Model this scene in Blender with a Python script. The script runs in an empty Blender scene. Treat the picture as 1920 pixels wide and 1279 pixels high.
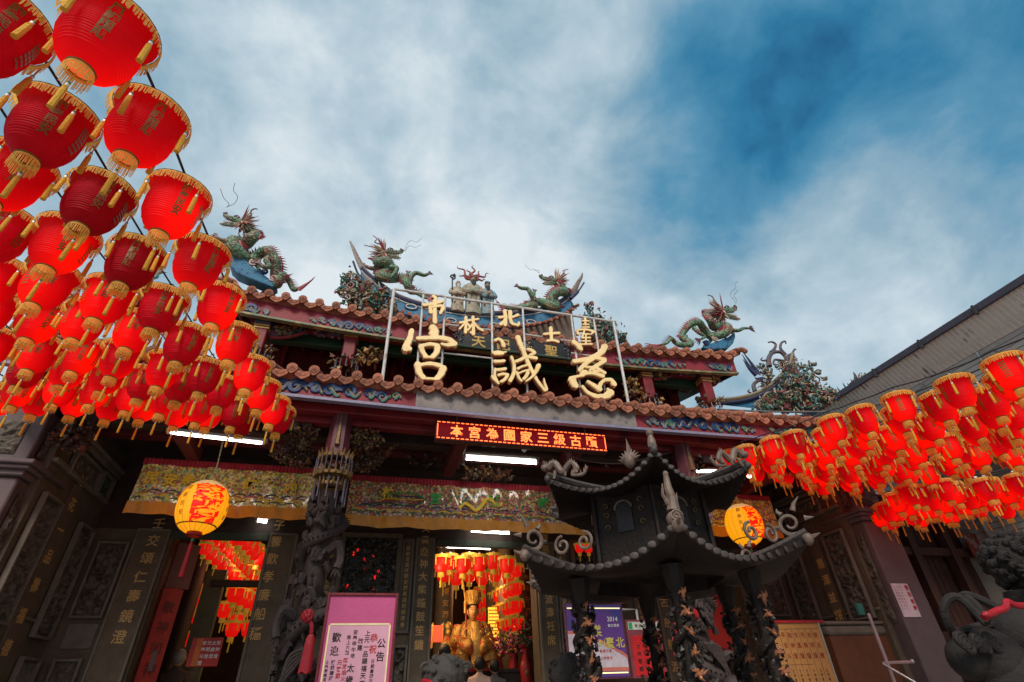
import bpy, bmesh, math, random
from math import radians as R, sin, cos, pi
from mathutils import Vector, Matrix, noise

random.seed(7)
scene = bpy.context.scene
col = scene.collection
V = Vector

# ------------------------------------------------------------------ camera
EYE = V((0, 0, 1.0))
FOC = 960.0
_p, _r, _y = R(34.96), R(-2.31), R(16.33)
FW = V((sin(_y)*cos(_p), cos(_y)*cos(_p), sin(_p)))
_right = V((cos(_y), -sin(_y), 0)); _up = _right.cross(FW)
RT = _right*cos(_r) + _up*sin(_r); UP = -_right*sin(_r) + _up*cos(_r)
cam_d = bpy.data.cameras.new('camera'); cam = bpy.data.objects.new('camera', cam_d); col.objects.link(cam)
cam_d.sensor_width = 36; cam_d.lens = 18; cam_d.clip_start = .05; cam_d.clip_end = 500
m = Matrix((RT, UP, -FW)).transposed().to_4x4(); m.translation = EYE
cam.matrix_world = m
scene.camera = cam

def ray(x, y): return (FW*FOC + RT*(x-960) - UP*(y-639.5)).normalized()
def at(x, y, Y):                       # photo pixel -> point on the plane Y
    d = ray(x, y); return EYE + d*(Y/d.y)
def atX(x, y, X):
    d = ray(x, y); return EYE + d*(X/d.x)

# ------------------------------------------------------------------ world, sun, exposure
world = bpy.data.worlds.new('World'); scene.world = world; world.use_nodes = True
wt = world.node_tree; wn = wt.nodes; wl = wt.links; wn.clear()
def N(tree, kind, **kw):
    n = tree.nodes.new(kind)
    for k, v in kw.items():
        if k.startswith('i_'): n.inputs[k[2:].replace('_', ' ')].default_value = v
        else: setattr(n, k, v)
    return n
SUN_EL, SUN_AZ = R(44), R(202)         # soft daylight through cloud, from behind the viewer
sky = N(wt, 'ShaderNodeTexSky', sky_type='NISHITA', sun_disc=False, sun_elevation=SUN_EL, sun_rotation=SUN_AZ)
tc = N(wt, 'ShaderNodeTexCoord')
def wmath(op, a, b=None, c=None):
    n = N(wt, 'ShaderNodeMath', operation=op)
    for i, x in enumerate((a, b, c)):
        if x is None: continue
        if isinstance(x, (int, float)): n.inputs[i].default_value = x
        else: wl.new(x, n.inputs[i])
    return n.outputs[0]
nz1 = N(wt, 'ShaderNodeTexNoise', i_Scale=2.0, i_Detail=8.0, i_Roughness=.56, i_Distortion=.15)
mp = N(wt, 'ShaderNodeMapping'); mp.inputs['Scale'].default_value = (1, 1, 1.25)
wl.new(tc.outputs['Generated'], mp.inputs[0]); wl.new(mp.outputs[0], nz1.inputs['Vector'])
nz2 = N(wt, 'ShaderNodeTexNoise', i_Scale=5.0, i_Detail=8.0, i_Roughness=.58, i_Distortion=.3)
wl.new(mp.outputs[0], nz2.inputs['Vector'])
dens = wmath('ADD', wmath('MULTIPLY', nz1.outputs[0], 1.25), wmath('MULTIPLY', nz2.outputs[0], .80))
dens = wmath('ADD', dens, -.285)
for (x, y, w, k) in [(1350, 130, .17, -.24), (1230, 330, .13, -.20), (1450, 260, .14, -.12), (1180, 470, .13, -.22), (1720, 190, .26, -.30), (1290, 430, .10, -.10), (1500, 80, .12, -.12), (1380, 430, .16, -.14), (1560, 180, .12, -.14),
                     (760, 330, .30, .15), (560, 230, .22, .04), (1000, 500, .22, .08), (700, 520, .2, .05), (1060, 130, .10, .12), (420, 60, .34, -.17), (1290, 240, .06, .14), (1600, 360, .10, .18), (1600, 620, .25, .12), (1480, 590, .15, .10), (1900, 60, .22, -.12), (780, 110, .07, .12), (1760, 480, .14, .06), (100, 300, .2, -.05)]:
    d = ray(x, y)
    vm = N(wt, 'ShaderNodeVectorMath', operation='DISTANCE'); wl.new(tc.outputs['Generated'], vm.inputs[0]); vm.inputs[1].default_value = d
    g = wmath('POWER', 2.718, wmath('MULTIPLY', wmath('POWER', wmath('DIVIDE', vm.outputs['Value'], w), 2.0), -1.0))
    dens = wmath('ADD', dens, wmath('MULTIPLY', g, k))
rp = N(wt, 'ShaderNodeValToRGB'); wl.new(dens, rp.inputs[0])
el = rp.color_ramp.elements
stops = [(0, (.016, .12, .26)), (.14, (.030, .20, .37)), (.36, (.10, .30, .47)), (.60, (.31, .47, .58)), (.80, (.53, .66, .74)), (1.0, (.80, .87, .91))]
el[0].position = stops[0][0]; el[0].color = (*stops[0][1], 1); el[1].position = stops[-1][0]; el[1].color = (*stops[-1][1], 1)
for p_, c_ in stops[1:-1]:
    e = el.new(p_); e.color = (*c_, 1)
sc_ = N(wt, 'ShaderNodeVectorMath', operation='SCALE'); wl.new(rp.outputs[0], sc_.inputs[0]); sc_.inputs['Scale'].default_value = 10.0
mx = N(wt, 'ShaderNodeMix', data_type='RGBA'); mx.inputs[0].default_value = .93
wl.new(sky.outputs[0], mx.inputs[6]); wl.new(sc_.outputs[0], mx.inputs[7])
bg = N(wt, 'ShaderNodeBackground', i_Strength=.1); wl.new(mx.outputs[2], bg.inputs[0])
wo = N(wt, 'ShaderNodeOutputWorld'); wl.new(bg.outputs[0], wo.inputs[0])
sun_d = bpy.data.lights.new('sun', 'SUN'); sun_d.energy = 3.0; sun_d.angle = R(20); sun_d.color = (1, .90, .78)
sun = bpy.data.objects.new('sun', sun_d); col.objects.link(sun)
sd = V((sin(SUN_AZ)*cos(SUN_EL), cos(SUN_AZ)*cos(SUN_EL), sin(SUN_EL)))
sun.rotation_euler = sd.to_track_quat('Z', 'Y').to_euler()
scene.view_settings.view_transform = 'Standard'; scene.view_settings.look = 'None'
scene.view_settings.gamma = 1; scene.view_settings.exposure = 0; scene.view_settings.use_curve_mapping = False
scene.cycles.max_bounces = 6; scene.cycles.diffuse_bounces = 3; scene.cycles.glossy_bounces = 2; scene.cycles.sample_clamp_indirect = 3

# ------------------------------------------------------------------ materials
def lin(c):
    return tuple(((v/255)/12.92 if v/255 <= .04045 else ((v/255+.055)/1.055)**2.4) for v in c)
MATS = {}
def mat(name, c, rough=.7, metal=0., var=.3, vs=6., bump=.15, bs=30., c2=None, f2=.5, s2=3., emit=0., ecol=None, transl=0., coat=0., wave=None, vor=None, spec=.4, rv=0.):
    if name in MATS: return MATS[name]
    mt = bpy.data.materials.new(name); mt.use_nodes = True
    t = mt.node_tree; n = t.nodes; l = t.links
    b = n['Principled BSDF']; out = n['Material Output']
    co = N(t, 'ShaderNodeTexCoord').outputs['Object']
    nz = N(t, 'ShaderNodeTexNoise', i_Scale=vs, i_Detail=5.0, i_Roughness=.65); l.new(co, nz.inputs['Vector'])
    rmp = N(t, 'ShaderNodeMapRange'); l.new(nz.outputs[0], rmp.inputs[0])
    rmp.inputs[1].default_value = .25; rmp.inputs[2].default_value = .75; rmp.inputs[3].default_value = 1-var; rmp.inputs[4].default_value = 1+var*.6
    base = N(t, 'ShaderNodeMix', data_type='RGBA', blend_type='MULTIPLY'); base.inputs[0].default_value = 1
    base.inputs[6].default_value = (*c, 1); l.new(rmp.outputs[0], base.inputs[7])
    csock = base.outputs[2]
    if c2:
        nn = N(t, 'ShaderNodeTexNoise', i_Scale=s2, i_Detail=4.0); l.new(co, nn.inputs['Vector'])
        r2 = N(t, 'ShaderNodeMapRange'); l.new(nn.outputs[0], r2.inputs[0]); r2.inputs[1].default_value = f2; r2.inputs[2].default_value = f2+.12
        mm = N(t, 'ShaderNodeMix', data_type='RGBA'); l.new(r2.outputs[0], mm.inputs[0]); l.new(csock, mm.inputs[6]); mm.inputs[7].default_value = (*c2, 1)
        csock = mm.outputs[2]
    if vor:
        vv = N(t, 'ShaderNodeTexVoronoi', i_Scale=vor[0]); l.new(co, vv.inputs['Vector'])
        cr = N(t, 'ShaderNodeValToRGB'); cr.color_ramp.interpolation = 'CONSTANT'
        sep = N(t, 'ShaderNodeSeparateColor'); l.new(vv.outputs['Color'], sep.inputs[0]); l.new(sep.outputs[0], cr.inputs[0])
        e = cr.color_ramp.elements; cs = vor[1]
        e[0].color = (*cs[0], 1); e[1].position = 1-1/len(cs); e[1].color = (*cs[-1], 1)
        for i, k in enumerate(cs[1:-1]): q = e.new((i+1)/len(cs)); q.color = (*k, 1)
        mm = N(t, 'ShaderNodeMix', data_type='RGBA', blend_type='MULTIPLY'); mm.inputs[0].default_value = 1; l.new(cr.outputs[0], mm.inputs[6]); l.new(rmp.outputs[0], mm.inputs[7])
        csock = mm.outputs[2]
    if rv:                               # every piece its own slight tint
        oi = N(t, 'ShaderNodeObjectInfo'); rr_ = N(t, 'ShaderNodeMapRange'); l.new(oi.outputs['Random'], rr_.inputs[0]); rr_.inputs[3].default_value = 1-rv; rr_.inputs[4].default_value = 1+rv*.6
        mm = N(t, 'ShaderNodeMix', data_type='RGBA', blend_type='MULTIPLY'); mm.inputs[0].default_value = 1; l.new(csock, mm.inputs[6]); l.new(rr_.outputs[0], mm.inputs[7]); csock = mm.outputs[2]
    l.new(csock, b.inputs['Base Color'])
    b.inputs['Roughness'].default_value = rough; b.inputs['Metallic'].default_value = metal
    b.inputs['Specular IOR Level'].default_value = spec
    if coat: b.inputs['Coat Weight'].default_value = coat; b.inputs['Coat Roughness'].default_value = .08
    hs = None
    if bump:
        nb = N(t, 'ShaderNodeTexNoise', i_Scale=bs, i_Detail=6.0, i_Roughness=.6); l.new(co, nb.inputs['Vector']); hs = nb.outputs[0]
        if wave:
            wv = N(t, 'ShaderNodeTexWave', i_Scale=wave[0], wave_type='BANDS', bands_direction=wave[1]); l.new(co, wv.inputs['Vector']); hs = wv.outputs['Fac']
        bp = N(t, 'ShaderNodeBump'); bp.inputs['Strength'].default_value = min(1, bump*2); bp.inputs['Distance'].default_value = .02
        l.new(hs, bp.inputs['Height']); l.new(bp.outputs[0], b.inputs['Normal'])
    if emit:
        b.inputs['Emission Color'].default_value = (*(ecol or c), 1); b.inputs['Emission Strength'].default_value = emit
        if ecol == 'tex': pass
    if transl:
        tr = N(t, 'ShaderNodeBsdfTranslucent'); l.new(csock, tr.inputs[0])
        ms = N(t, 'ShaderNodeMixShader'); ms.inputs[0].default_value = transl
        l.new(b.outputs[0], ms.inputs[1]); l.new(tr.outputs[0], ms.inputs[2]); l.new(ms.outputs[0], out.inputs[0])
    MATS[name] = mt
    return mt

def nosample(mt):
    mt.cycles.emission_sampling = 'NONE'; return mt

tile_m = mat('terracotta', lin((170, 106, 80)), .85, var=.45, vs=9, c2=lin((105, 66, 54)), f2=.53, s2=7, bump=.3, bs=50, rv=.38)
redwood = mat('red_lacquer', (.19, .012, .018), .55, var=.35, vs=3, c2=(.07, .006, .010), f2=.56, s2=2.5, bump=.1)
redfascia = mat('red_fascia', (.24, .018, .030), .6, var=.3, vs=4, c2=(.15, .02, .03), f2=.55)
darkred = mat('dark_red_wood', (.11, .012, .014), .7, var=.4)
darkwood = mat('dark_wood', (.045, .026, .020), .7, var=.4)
greenwood = mat('green_paint', (.010, .045, .025), .6)
bluepaint = mat('blue_paint', (.012, .04, .13), .5, var=.3)
tealpaint = mat('teal_paint', (.025, .13, .11), .5, var=.4)
goldpaint = mat('gold_paint', (.50, .31, .08), .45, metal=.25, var=.4, vs=12)
oldgold = mat('old_gold', (.20, .115, .035), .55, metal=.3, var=.6, vs=14, c2=(.05, .02, .012), f2=.55, s2=10)
lettergold = mat('letter_gold', (.90, .66, .32), .5, metal=0, var=.15, vs=5, bump=.05, c2=(.82, .45, .08), f2=.66, s2=4)
letterside = mat('letter_side', (.30, .09, .05), .6)
paleblue = mat('pale_lavender', (.22, .20, .30), .5)
stone = mat('dark_stone', (.11, .082, .055), .75, var=.35, vs=5, bump=.3, bs=45)
stonel = mat('grey_stone', (.15, .125, .10), .75, var=.35, vs=4, bump=.25, bs=50)
stonep = mat('purple_stone', (.115, .082, .085), .6, var=.2, vs=5, bump=.1, bs=60)
stonec = mat('carved_stone', (.105, .085, .065), .6, var=.7, vs=12, bump=.5, bs=25)
colstone = mat('column_stone', (.050, .036, .034), .65, var=.4, vs=8, bump=.4, bs=30)
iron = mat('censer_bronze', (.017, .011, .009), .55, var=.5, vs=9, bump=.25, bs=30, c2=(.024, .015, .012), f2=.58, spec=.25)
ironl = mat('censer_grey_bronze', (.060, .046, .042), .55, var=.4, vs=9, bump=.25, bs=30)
ironlt = mat('censer_worn_bronze', (.16, .11, .085), .5, var=.5, vs=12, bump=.2)
metalw = mat('white_painted_steel', (.55, .54, .52), .5, var=.35, vs=9, bump=.05, c2=(.30, .22, .16), f2=.63, s2=7)
plainblack = mat('black_lacquer', (.012, .012, .014), .4, var=.3)
blackink = mat('black_ink', (.012, .010, .012), .8, bump=0)
redink = mat('red_ink', (.45, .02, .02), .8, bump=0)
goldchar = mat('gold_leaf_letters', (.56, .34, .12), .6, metal=.1, var=.45, vs=25, bump=.05)
cord = mat('cord', (.03, .03, .035), .7, bump=0)
steel = mat('steel', (.55, .55, .55), .3, metal=.9, bump=.02)
whitecap = mat('white_plastic', (.75, .75, .74), .4, bump=0)
redribbon = mat('red_satin', (.34, .006, .016), .5, var=.35, vs=9, bump=.25, bs=14)
wallgrey = mat('weathered_siding', (.36, .34, .31), .7, var=.35, vs=1.6, c2=(.24, .185, .15), f2=.60, s2=2.6)
panelgrey = mat('ribbed_sheet', (.62, .62, .56), .65, var=.25, vs=2, c2=(.20, .19, .18), f2=.58, s2=2)
edgepurple = mat('roof_edge_paint', (.045, .04, .06), .6)

# lantern materials: paper that lets light through, its bulb glow put into the paper as emission
def lantern_paper(name, base, glow, hot, lo, hi):
    mt = mat(name, base, .6, var=.22, vs=9, bump=0, transl=.5, spec=.2, rv=.3)
    t = mt.node_tree; l = t.links; b = t.nodes['Principled BSDF']
    if glow:
        co = N(t, 'ShaderNodeTexCoord').outputs['Object']; sp = N(t, 'ShaderNodeSeparateXYZ'); l.new(co, sp.inputs[0])
        # no bulb inside: painted glow fades with distance from a point low in the shade
        ax = N(t, 'ShaderNodeVectorMath', operation='DISTANCE'); l.new(co, ax.inputs[0]); ax.inputs[1].default_value = (.05, -.05, -.19)
        mr = N(t, 'ShaderNodeMapRange'); l.new(ax.outputs['Value'], mr.inputs[0]); mr.inputs[1].default_value = .20; mr.inputs[2].default_value = .085; mr.inputs[3].default_value = lo; mr.inputs[4].default_value = hi
        cr = N(t, 'ShaderNodeMix', data_type='RGBA'); m2 = N(t, 'ShaderNodeMapRange'); l.new(mr.outputs[0], m2.inputs[0]); m2.inputs[1].default_value = lo; m2.inputs[2].default_value = hi
        l.new(m2.outputs[0], cr.inputs[0]); cr.inputs[6].default_value = (*glow, 1); cr.inputs[7].default_value = (*hot, 1)
        l.new(cr.outputs[2], b.inputs['Emission Color']); l.new(mr.outputs[0], b.inputs['Emission Strength'])
    return nosample(mt)
paper_lit = lantern_paper('lit_red_paper', (.42, .002, .012), (1, .000, .004), (1, .005, .000), .42, 1.7)
paper_dim = lantern_paper('unlit_red_paper', (.80, .006, .030), None, None, 0, 0)
fringe_m = mat('yellow_fringe', (.95, .62, .14), .7, var=.35, vs=60, bump=.3, bs=80, transl=.55, emit=.07, ecol=(1, .55, .06))  # faint emission stands in for bulb light seeping through the strands
tassel_m = mat('yellow_tassel', (.88, .50, .05), .7, var=.2, bump=.3, bs=90, transl=.3)
bead_m = mat('green_bead', (.02, .22, .10), .3, bump=0)
lant_txt = mat('lantern_gold_print', (.20, .09, .012), .5, var=.3, bump=0)
under_lit = nosample(mat('lit_lining', (.8, .2, .06), .6, emit=.55, ecol=(1, .14, .03), bump=0))

# ------------------------------------------------------------------ mesh helpers
class MB:
    def __init__(s): s.v = []; s.f = []; s.m = []
    def add(s, vs, fs, mi=0):
        o = len(s.v); s.v += [tuple(v) for v in vs]; s.f += [tuple(i+o for i in f) for f in fs]; s.m += [mi]*len(fs); return s
    def box(s, c, d, M=None, mi=0):
        c = V(c); x, y, z = d[0]/2, d[1]/2, d[2]/2
        vs = [V((i*x, j*y, k*z)) for i in (-1, 1) for j in (-1, 1) for k in (-1, 1)]
        vs = [(M @ v if M else v)+c for v in vs]
        return s.add(vs, [(0, 1, 3, 2), (4, 6, 7, 5), (0, 4, 5, 1), (2, 3, 7, 6), (0, 2, 6, 4), (1, 5, 7, 3)], mi)
    def bb(s, a, b, mi=0):              # box by two corners
        return s.box([(a[i]+b[i])/2 for i in range(3)], [abs(a[i]-b[i]) for i in range(3)], None, mi)
    def tube(s, pts, r, n=8, mi=0, flat=None, cap=True):
        pts = [V(p) for p in pts]; k = len(pts)
        rs = list(r) if isinstance(r, (list, tuple)) else [r]*k
        if len(rs) != k:                 # spread a short radius list along the path
            q = len(rs)-1; rs = [rs[int(i/(k-1)*q)]+(rs[min(q, int(i/(k-1)*q)+1)]-rs[int(i/(k-1)*q)])*(i/(k-1)*q-int(i/(k-1)*q)) for i in range(k)]
        vs = []; nrm = None
        for i, p in enumerate(pts):
            t = (pts[min(i+1, k-1)]-pts[max(i-1, 0)])
            t = t.normalized() if t.length > 1e-9 else V((0, 0, 1))
            if nrm is None:
                a = V((0, 1, 0)) if abs(t.y) < .9 else V((1, 0, 0)); nrm = (a - t*a.dot(t)).normalized()
            else:
                nrm = nrm - t*nrm.dot(t)
                nrm = nrm.normalized() if nrm.length > 1e-6 else t.orthogonal().normalized()
            bi = t.cross(nrm)
            for j in range(n):
                a = 2*pi*j/n
                vs.append(p + nrm*cos(a)*rs[i]*(1 if flat is None else flat) + bi*sin(a)*rs[i])
        fs = [(i*n+j, i*n+(j+1) % n, (i+1)*n+(j+1) % n, (i+1)*n+j) for i in range(k-1) for j in range(n)]
        if cap: fs += [tuple(range(n))[::-1], tuple((k-1)*n+j for j in range(n))]
        return s.add(vs, fs, mi)
    def lathe(s, prof, n=24, c=(0, 0, 0), mi=0, sx=1, sy=1, cap=False, wob=None):
        vs = []; c = V(c)
        for i, (r, z) in enumerate(prof):
            for j in range(n):
                a = 2*pi*j/n; rr, zz = r, z
                if wob: rr, zz = wob(i, j, r, z)
                vs.append(c+V((rr*cos(a)*sx, rr*sin(a)*sy, zz)))
        k = len(prof)
        fs = [(i*n+j, (i+1)*n+j, (i+1)*n+(j+1) % n, i*n+(j+1) % n) for i in range(k-1) for j in range(n)]
        if cap: fs += [tuple(range(n)), tuple((k-1)*n+j for j in range(n))[::-1]]
        return s.add(vs, fs, mi)
    def ell(s, c, r, n=10, k=6, mi=0, M=None):
        c = V(c); vs = []
        for i in range(k+1):
            th = pi*i/k
            for j in range(n):
                a = 2*pi*j/n; v = V((sin(th)*cos(a)*r[0], sin(th)*sin(a)*r[1], cos(th)*r[2])); vs.append((M @ v if M else v)+c)
        fs = [(i*n+j, (i+1)*n+j, (i+1)*n+(j+1) % n, i*n+(j+1) % n) for i in range(k) for j in range(n)]
        return s.add(vs, fs, mi)
    def cone(s, a, b, r, n=5, mi=0): return s.tube([a, b], [r, r*.08], n, mi)
    def prism(s, poly, a, b, F, mi=0):   # poly in local (x,z), thickness from a to b along local y, frame F
        k = len(poly)
        vs = [F @ V((p[0], a, p[1])) for p in poly]+[F @ V((p[0], b, p[1])) for p in poly]
        fs = [tuple(range(k)), tuple(range(2*k-1, k-1, -1))]+[(i, i+k, (i+1) % k+k, (i+1) % k) for i in range(k)]
        return s.add(vs, fs, mi)
    def grid(s, fn, nu, nv, mi=0):
        vs = [fn(i/nu, j/nv) for j in range(nv+1) for i in range(nu+1)]
        fs = [(j*(nu+1)+i, j*(nu+1)+i+1, (j+1)*(nu+1)+i+1, (j+1)*(nu+1)+i) for j in range(nv) for i in range(nu)]
        return s.add(vs, fs, mi)
    def mesh(s, me, M, mi=0):
        return s.add([M @ v.co for v in me.vertices], [tuple(p.vertices) for p in me.polygons], mi)
    def data(s, name, mats, smooth=40):
        me = bpy.data.meshes.new(name); me.from_pydata(s.v, [], s.f)
        for q in (mats if isinstance(mats, (list, tuple)) else [mats]): me.materials.append(q)
        me.polygons.foreach_set('material_index', s.m)
        bm = bmesh.new(); bm.from_mesh(me); bmesh.ops.recalc_face_normals(bm, faces=bm.faces); bm.to_mesh(me); bm.free()
        if smooth:
            me.polygons.foreach_set('use_smooth', [True]*len(me.polygons)); me.set_sharp_from_angle(angle=R(smooth))
        me.update(); return me
    def build(s, name, mats, parent=None, smooth=40, bevel=0, **kw):
        o = put(name, s.data(name, mats, smooth), parent, **kw)
        if bevel:
            b = o.modifiers.new('b', 'BEVEL'); b.width = bevel; b.segments = 2; b.limit_method = 'ANGLE'
        return o
def tag(o, label=None, cat=None, group=None, kind=None):
    if label: o['label'] = label
    if cat: o['category'] = cat
    if group: o['group'] = group
    if kind: o['kind'] = kind
    return o
def put(name, me, parent=None, loc=None, M=None, **kw):
    o = bpy.data.objects.new(name, me); col.objects.link(o)
    if M is not None: o.matrix_basis = M
    if loc is not None: o.location = loc
    if parent:
        o.parent = parent
        # everything is modelled in world space unless told otherwise
        if kw.pop('world', True): o.matrix_parent_inverse = parent.matrix_basis.inverted()
    kw.pop('world', None)
    if kw: tag(o, **kw)
    return o
def thing(name, label, cat, loc=(0, 0, 0), group=None, rz=0):
    o = bpy.data.objects.new(name, None); col.objects.link(o); o.empty_display_size = .1
    o.matrix_basis = Matrix.Translation(loc) @ Matrix.Rotation(rz, 4, 'Z'); tag(o, label, cat, group); return o
def struct(name, mb, m_, **kw):
    return mb.build(name, m_, None, kind='structure', **kw)
KIDS = {}
def clone(root, M, label=None, group=None, cat=None, swap=None):
    r = root.copy(); col.objects.link(r); r.matrix_basis = M
    if label: r['label'] = label
    if group: r['group'] = group
    for ch in kids(root):
        c = ch.copy(); col.objects.link(c); c.parent = r
        if swap and c.data in swap: c.data = swap[c.data]
        for g in kids(ch):
            d = g.copy(); col.objects.link(d); d.parent = c
    return r
def kids(o):
    if o.name not in KIDS: KIDS[o.name] = list(o.children)
    return KIDS[o.name]
def smooth_path(pts, n=6):
    pts = [V(p) for p in pts]; P = [pts[0]*2-pts[1]]+pts+[pts[-1]*2-pts[-2]]; out = []
    for i in range(1, len(P)-2):
        a, b, c, d = P[i-1:i+3]
        for k in range(n):
            t = k/n
            out.append(.5*((2*b)+(c-a)*t+(2*a-5*b+4*c-d)*t*t+(3*b-a-3*c+d)*t**3))
    out.append(pts[-1]); return out
def lerp(a, b, t): return a+(b-a)*t
def spiral(c, r0, r1, a0, turns, X=V((1, 0, 0)), Z=V((0, 0, 1)), n=16):
    c = V(c); return [c+X*cos(a0+turns*2*pi*i/n)*lerp(r0, r1, i/n)+Z*sin(a0+turns*2*pi*i/n)*lerp(r0, r1, i/n) for i in range(n+1)]

# ------------------------------------------------------------------ lettering
GL = {}
def glyph(ch, bold=0., depth=0., bevel=0., res=2):
    k = (ch, bold, depth, bevel)
    if k in GL: return GL[k]
    c = bpy.data.curves.new('t', 'FONT'); c.body = ch; c.size = 1; c.offset = bold; c.extrude = depth; c.bevel_depth = bevel; c.bevel_resolution = 1; c.resolution_u = res
    o = bpy.data.objects.new('t', c); col.objects.link(o)
    dg = bpy.context.evaluated_depsgraph_get(); dg.update()
    me = bpy.data.meshes.new_from_object(o.evaluated_get(dg))
    bpy.data.objects.remove(o)
    if len(me.vertices):
        xs = [v.co.x for v in me.vertices]; ys = [v.co.y for v in me.vertices]
        if ord(ch[0]) > 0x2000: cx, cy = .5*(min(xs)+max(xs)), .5*(min(ys)+max(ys))
        else: cx, cy = .5*(min(xs)+max(xs)), .36
        for v in me.vertices: v.co.x -= cx; v.co.y -= cy
    GL[k] = me; return me
def frame(o, x, up):                     # local x right, y up, z out of the face
    x = V(x).normalized(); up = V(up); up = (up-x*up.dot(x)).normalized(); z = x.cross(up)
    M = Matrix((x, up, z)).transposed().to_4x4(); M.translation = V(o); return M
FACE = frame((0, 0, 0), (1, 0, 0), (0, 0, 1))   # faces -Y, towards the viewer
def text_into(mb, s, F, x, y, size, dx=0, dy=0, bold=0., depth=0., mi=0, z=.002, sq=1.):
    for i, ch in enumerate(s):
        if ch == ' ': continue
        M = F @ Matrix.Translation((x+dx*i, y+dy*i, z)) @ Matrix.Diagonal((size*sq, size, size, 1))
        mb.mesh(glyph(ch, bold, depth), M, mi)
    return mb
def chars(s, F, x, y, size, dx, dy, mt, parent, bold=.012, depth=.02, z=0., name='character', sq=1.):
    for i, ch in enumerate(s):
        if ch == ' ': continue
        k = ('m', ch, bold, depth, mt.name)
        if k not in GL:
            me = glyph(ch, bold, depth).copy(); me.materials.clear(); me.materials.append(mt); GL[k] = me
        M = F @ Matrix.Translation((x+dx*i, y+dy*i, z)) @ Matrix.Diagonal((size*sq, size, size, 1))
        put(name, GL[k], parent, M=M)

def relief(mb, F, w, h, amp, seed, nu, nv, fs=9., mi=0):
    # carved scene: ridged, swirling forms cut deep into a slab
    def fn(u, v):
        x, y = (u-.5)*w, (v-.5)*h
        p = V((x*fs, y*fs, seed*3.7)); q = p+noise.noise_vector(p*.6)*1.1
        a = abs(noise.noise(q)); b = noise.noise(q*2.3)
        e = (1-a*2.4)*.6+b*.45
        e = max(-.5, min(1, e)); k = min(1, min(u, 1-u)*14, min(v, 1-v)*14)
        return F @ V((x, y, amp*e*k))
    return mb.grid(fn, nu, nv, mi)
def colour_attr_mat(name, rough=.5, spec=.5):
    mt = bpy.data.materials.new(name); mt.use_nodes = True; t = mt.node_tree; b = t.nodes['Principled BSDF']
    a = N(t, 'ShaderNodeAttribute', attribute_name='piece'); t.links.new(a.outputs['Color'], b.inputs['Base Color']); b.inputs['Roughness'].default_value = rough; b.inputs['Specular IOR Level'].default_value = spec
    return mt
piece_m = colour_attr_mat('glazed_shards', .45)
PAL_J = [lin(c) for c in [(110, 120, 80), (60, 95, 80), (130, 95, 75), (150, 130, 105), (95, 75, 65), (50, 90, 110), (150, 80, 60), (175, 150, 110), (80, 90, 60), (190, 180, 165), (60, 60, 60), (40, 120, 120), (170, 120, 60)]]
PAL_G = [(.16, .09, .03), (.34, .20, .06), (.07, .035, .02), (.04, .02, .015), (.16, .04, .025), (.09, .05, .025)]
PAL_S = [(.07, .06, .062), (.09, .078, .08), (.05, .045, .045), (.11, .095, .10)]
PAL_D = [(.05, .045, .043), (.08, .07, .07), (.03, .027, .026)]
def shards(name, pts_fn, count, size, pal, parent=None, seed=1, leaf=.6, kind='stuff', mt=None):
    rnd = random.Random(seed); vs = []; fs = []; cs = []
    for _ in range(count):
        p = pts_fn(rnd)
        if p is None: continue
        c = V(rnd.choice(pal))*rnd.uniform(.6, 1.25); s = size*rnd.uniform(.5, 1.5)
        ax = V((rnd.gauss(0, 1), rnd.gauss(0, 1), rnd.gauss(0, 1)+.5)).normalized(); sd_ = ax.orthogonal().normalized(); sd_ = (Matrix.Rotation(rnd.uniform(0, 6.28), 3, ax) @ sd_); nn = ax.cross(sd_)
        o = len(vs)
        if rnd.random() < leaf:
            vs += [p-ax*s*.2, p+sd_*s*.45+ax*s*.5, p+ax*s*1.5+nn*s*.4, p-sd_*s*.45+ax*s*.5, p+nn*s*.28+ax*s*.5]
            f = [(0, 1, 4), (1, 2, 4), (2, 3, 4), (3, 0, 4), (0, 3, 1), (1, 3, 2)]
        else:
            vs += [p+ax*s*.7, p-ax*s*.7, p+sd_*s*.6, p-sd_*s*.6, p+nn*s*.6, p-nn*s*.6]
            f = [(0, 2, 4), (0, 4, 3), (0, 3, 5), (0, 5, 2), (1, 4, 2), (1, 3, 4), (1, 5, 3), (1, 2, 5)]
        fs += [tuple(i+o for i in q) for q in f]; cs += [c]*len(f)
    me = bpy.data.meshes.new(name); me.from_pydata([tuple(v) for v in vs], [], fs)
    at_ = me.attributes.new('piece', 'FLOAT_COLOR', 'FACE')
    at_.data.foreach_set('color', [x for c in cs for x in (*c, 1)])
    me.materials.append(mt or piece_m)
    o = put(name, me, parent)
    if kind: o['kind'] = kind
    return o
def in_poly(poly, Y, dy, bow=0):
    xs = [p[0] for p in poly]; ys = [p[1] for p in poly]
    def inside(x, y):
        r = False; j = len(poly)-1
        for i in range(len(poly)):
            if (poly[i][1] > y) != (poly[j][1] > y) and x < (poly[j][0]-poly[i][0])*(y-poly[i][1])/(poly[j][1]-poly[i][1])+poly[i][0]: r = not r
            j = i
        return r
    def fn(rnd):
        for _ in range(30):
            x = rnd.uniform(min(xs), max(xs)); y = rnd.uniform(min(ys), max(ys))
            if inside(x, y): return at(x, y, Y)+V((0, rnd.uniform(-dy, dy), 0))
    return fn
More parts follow.
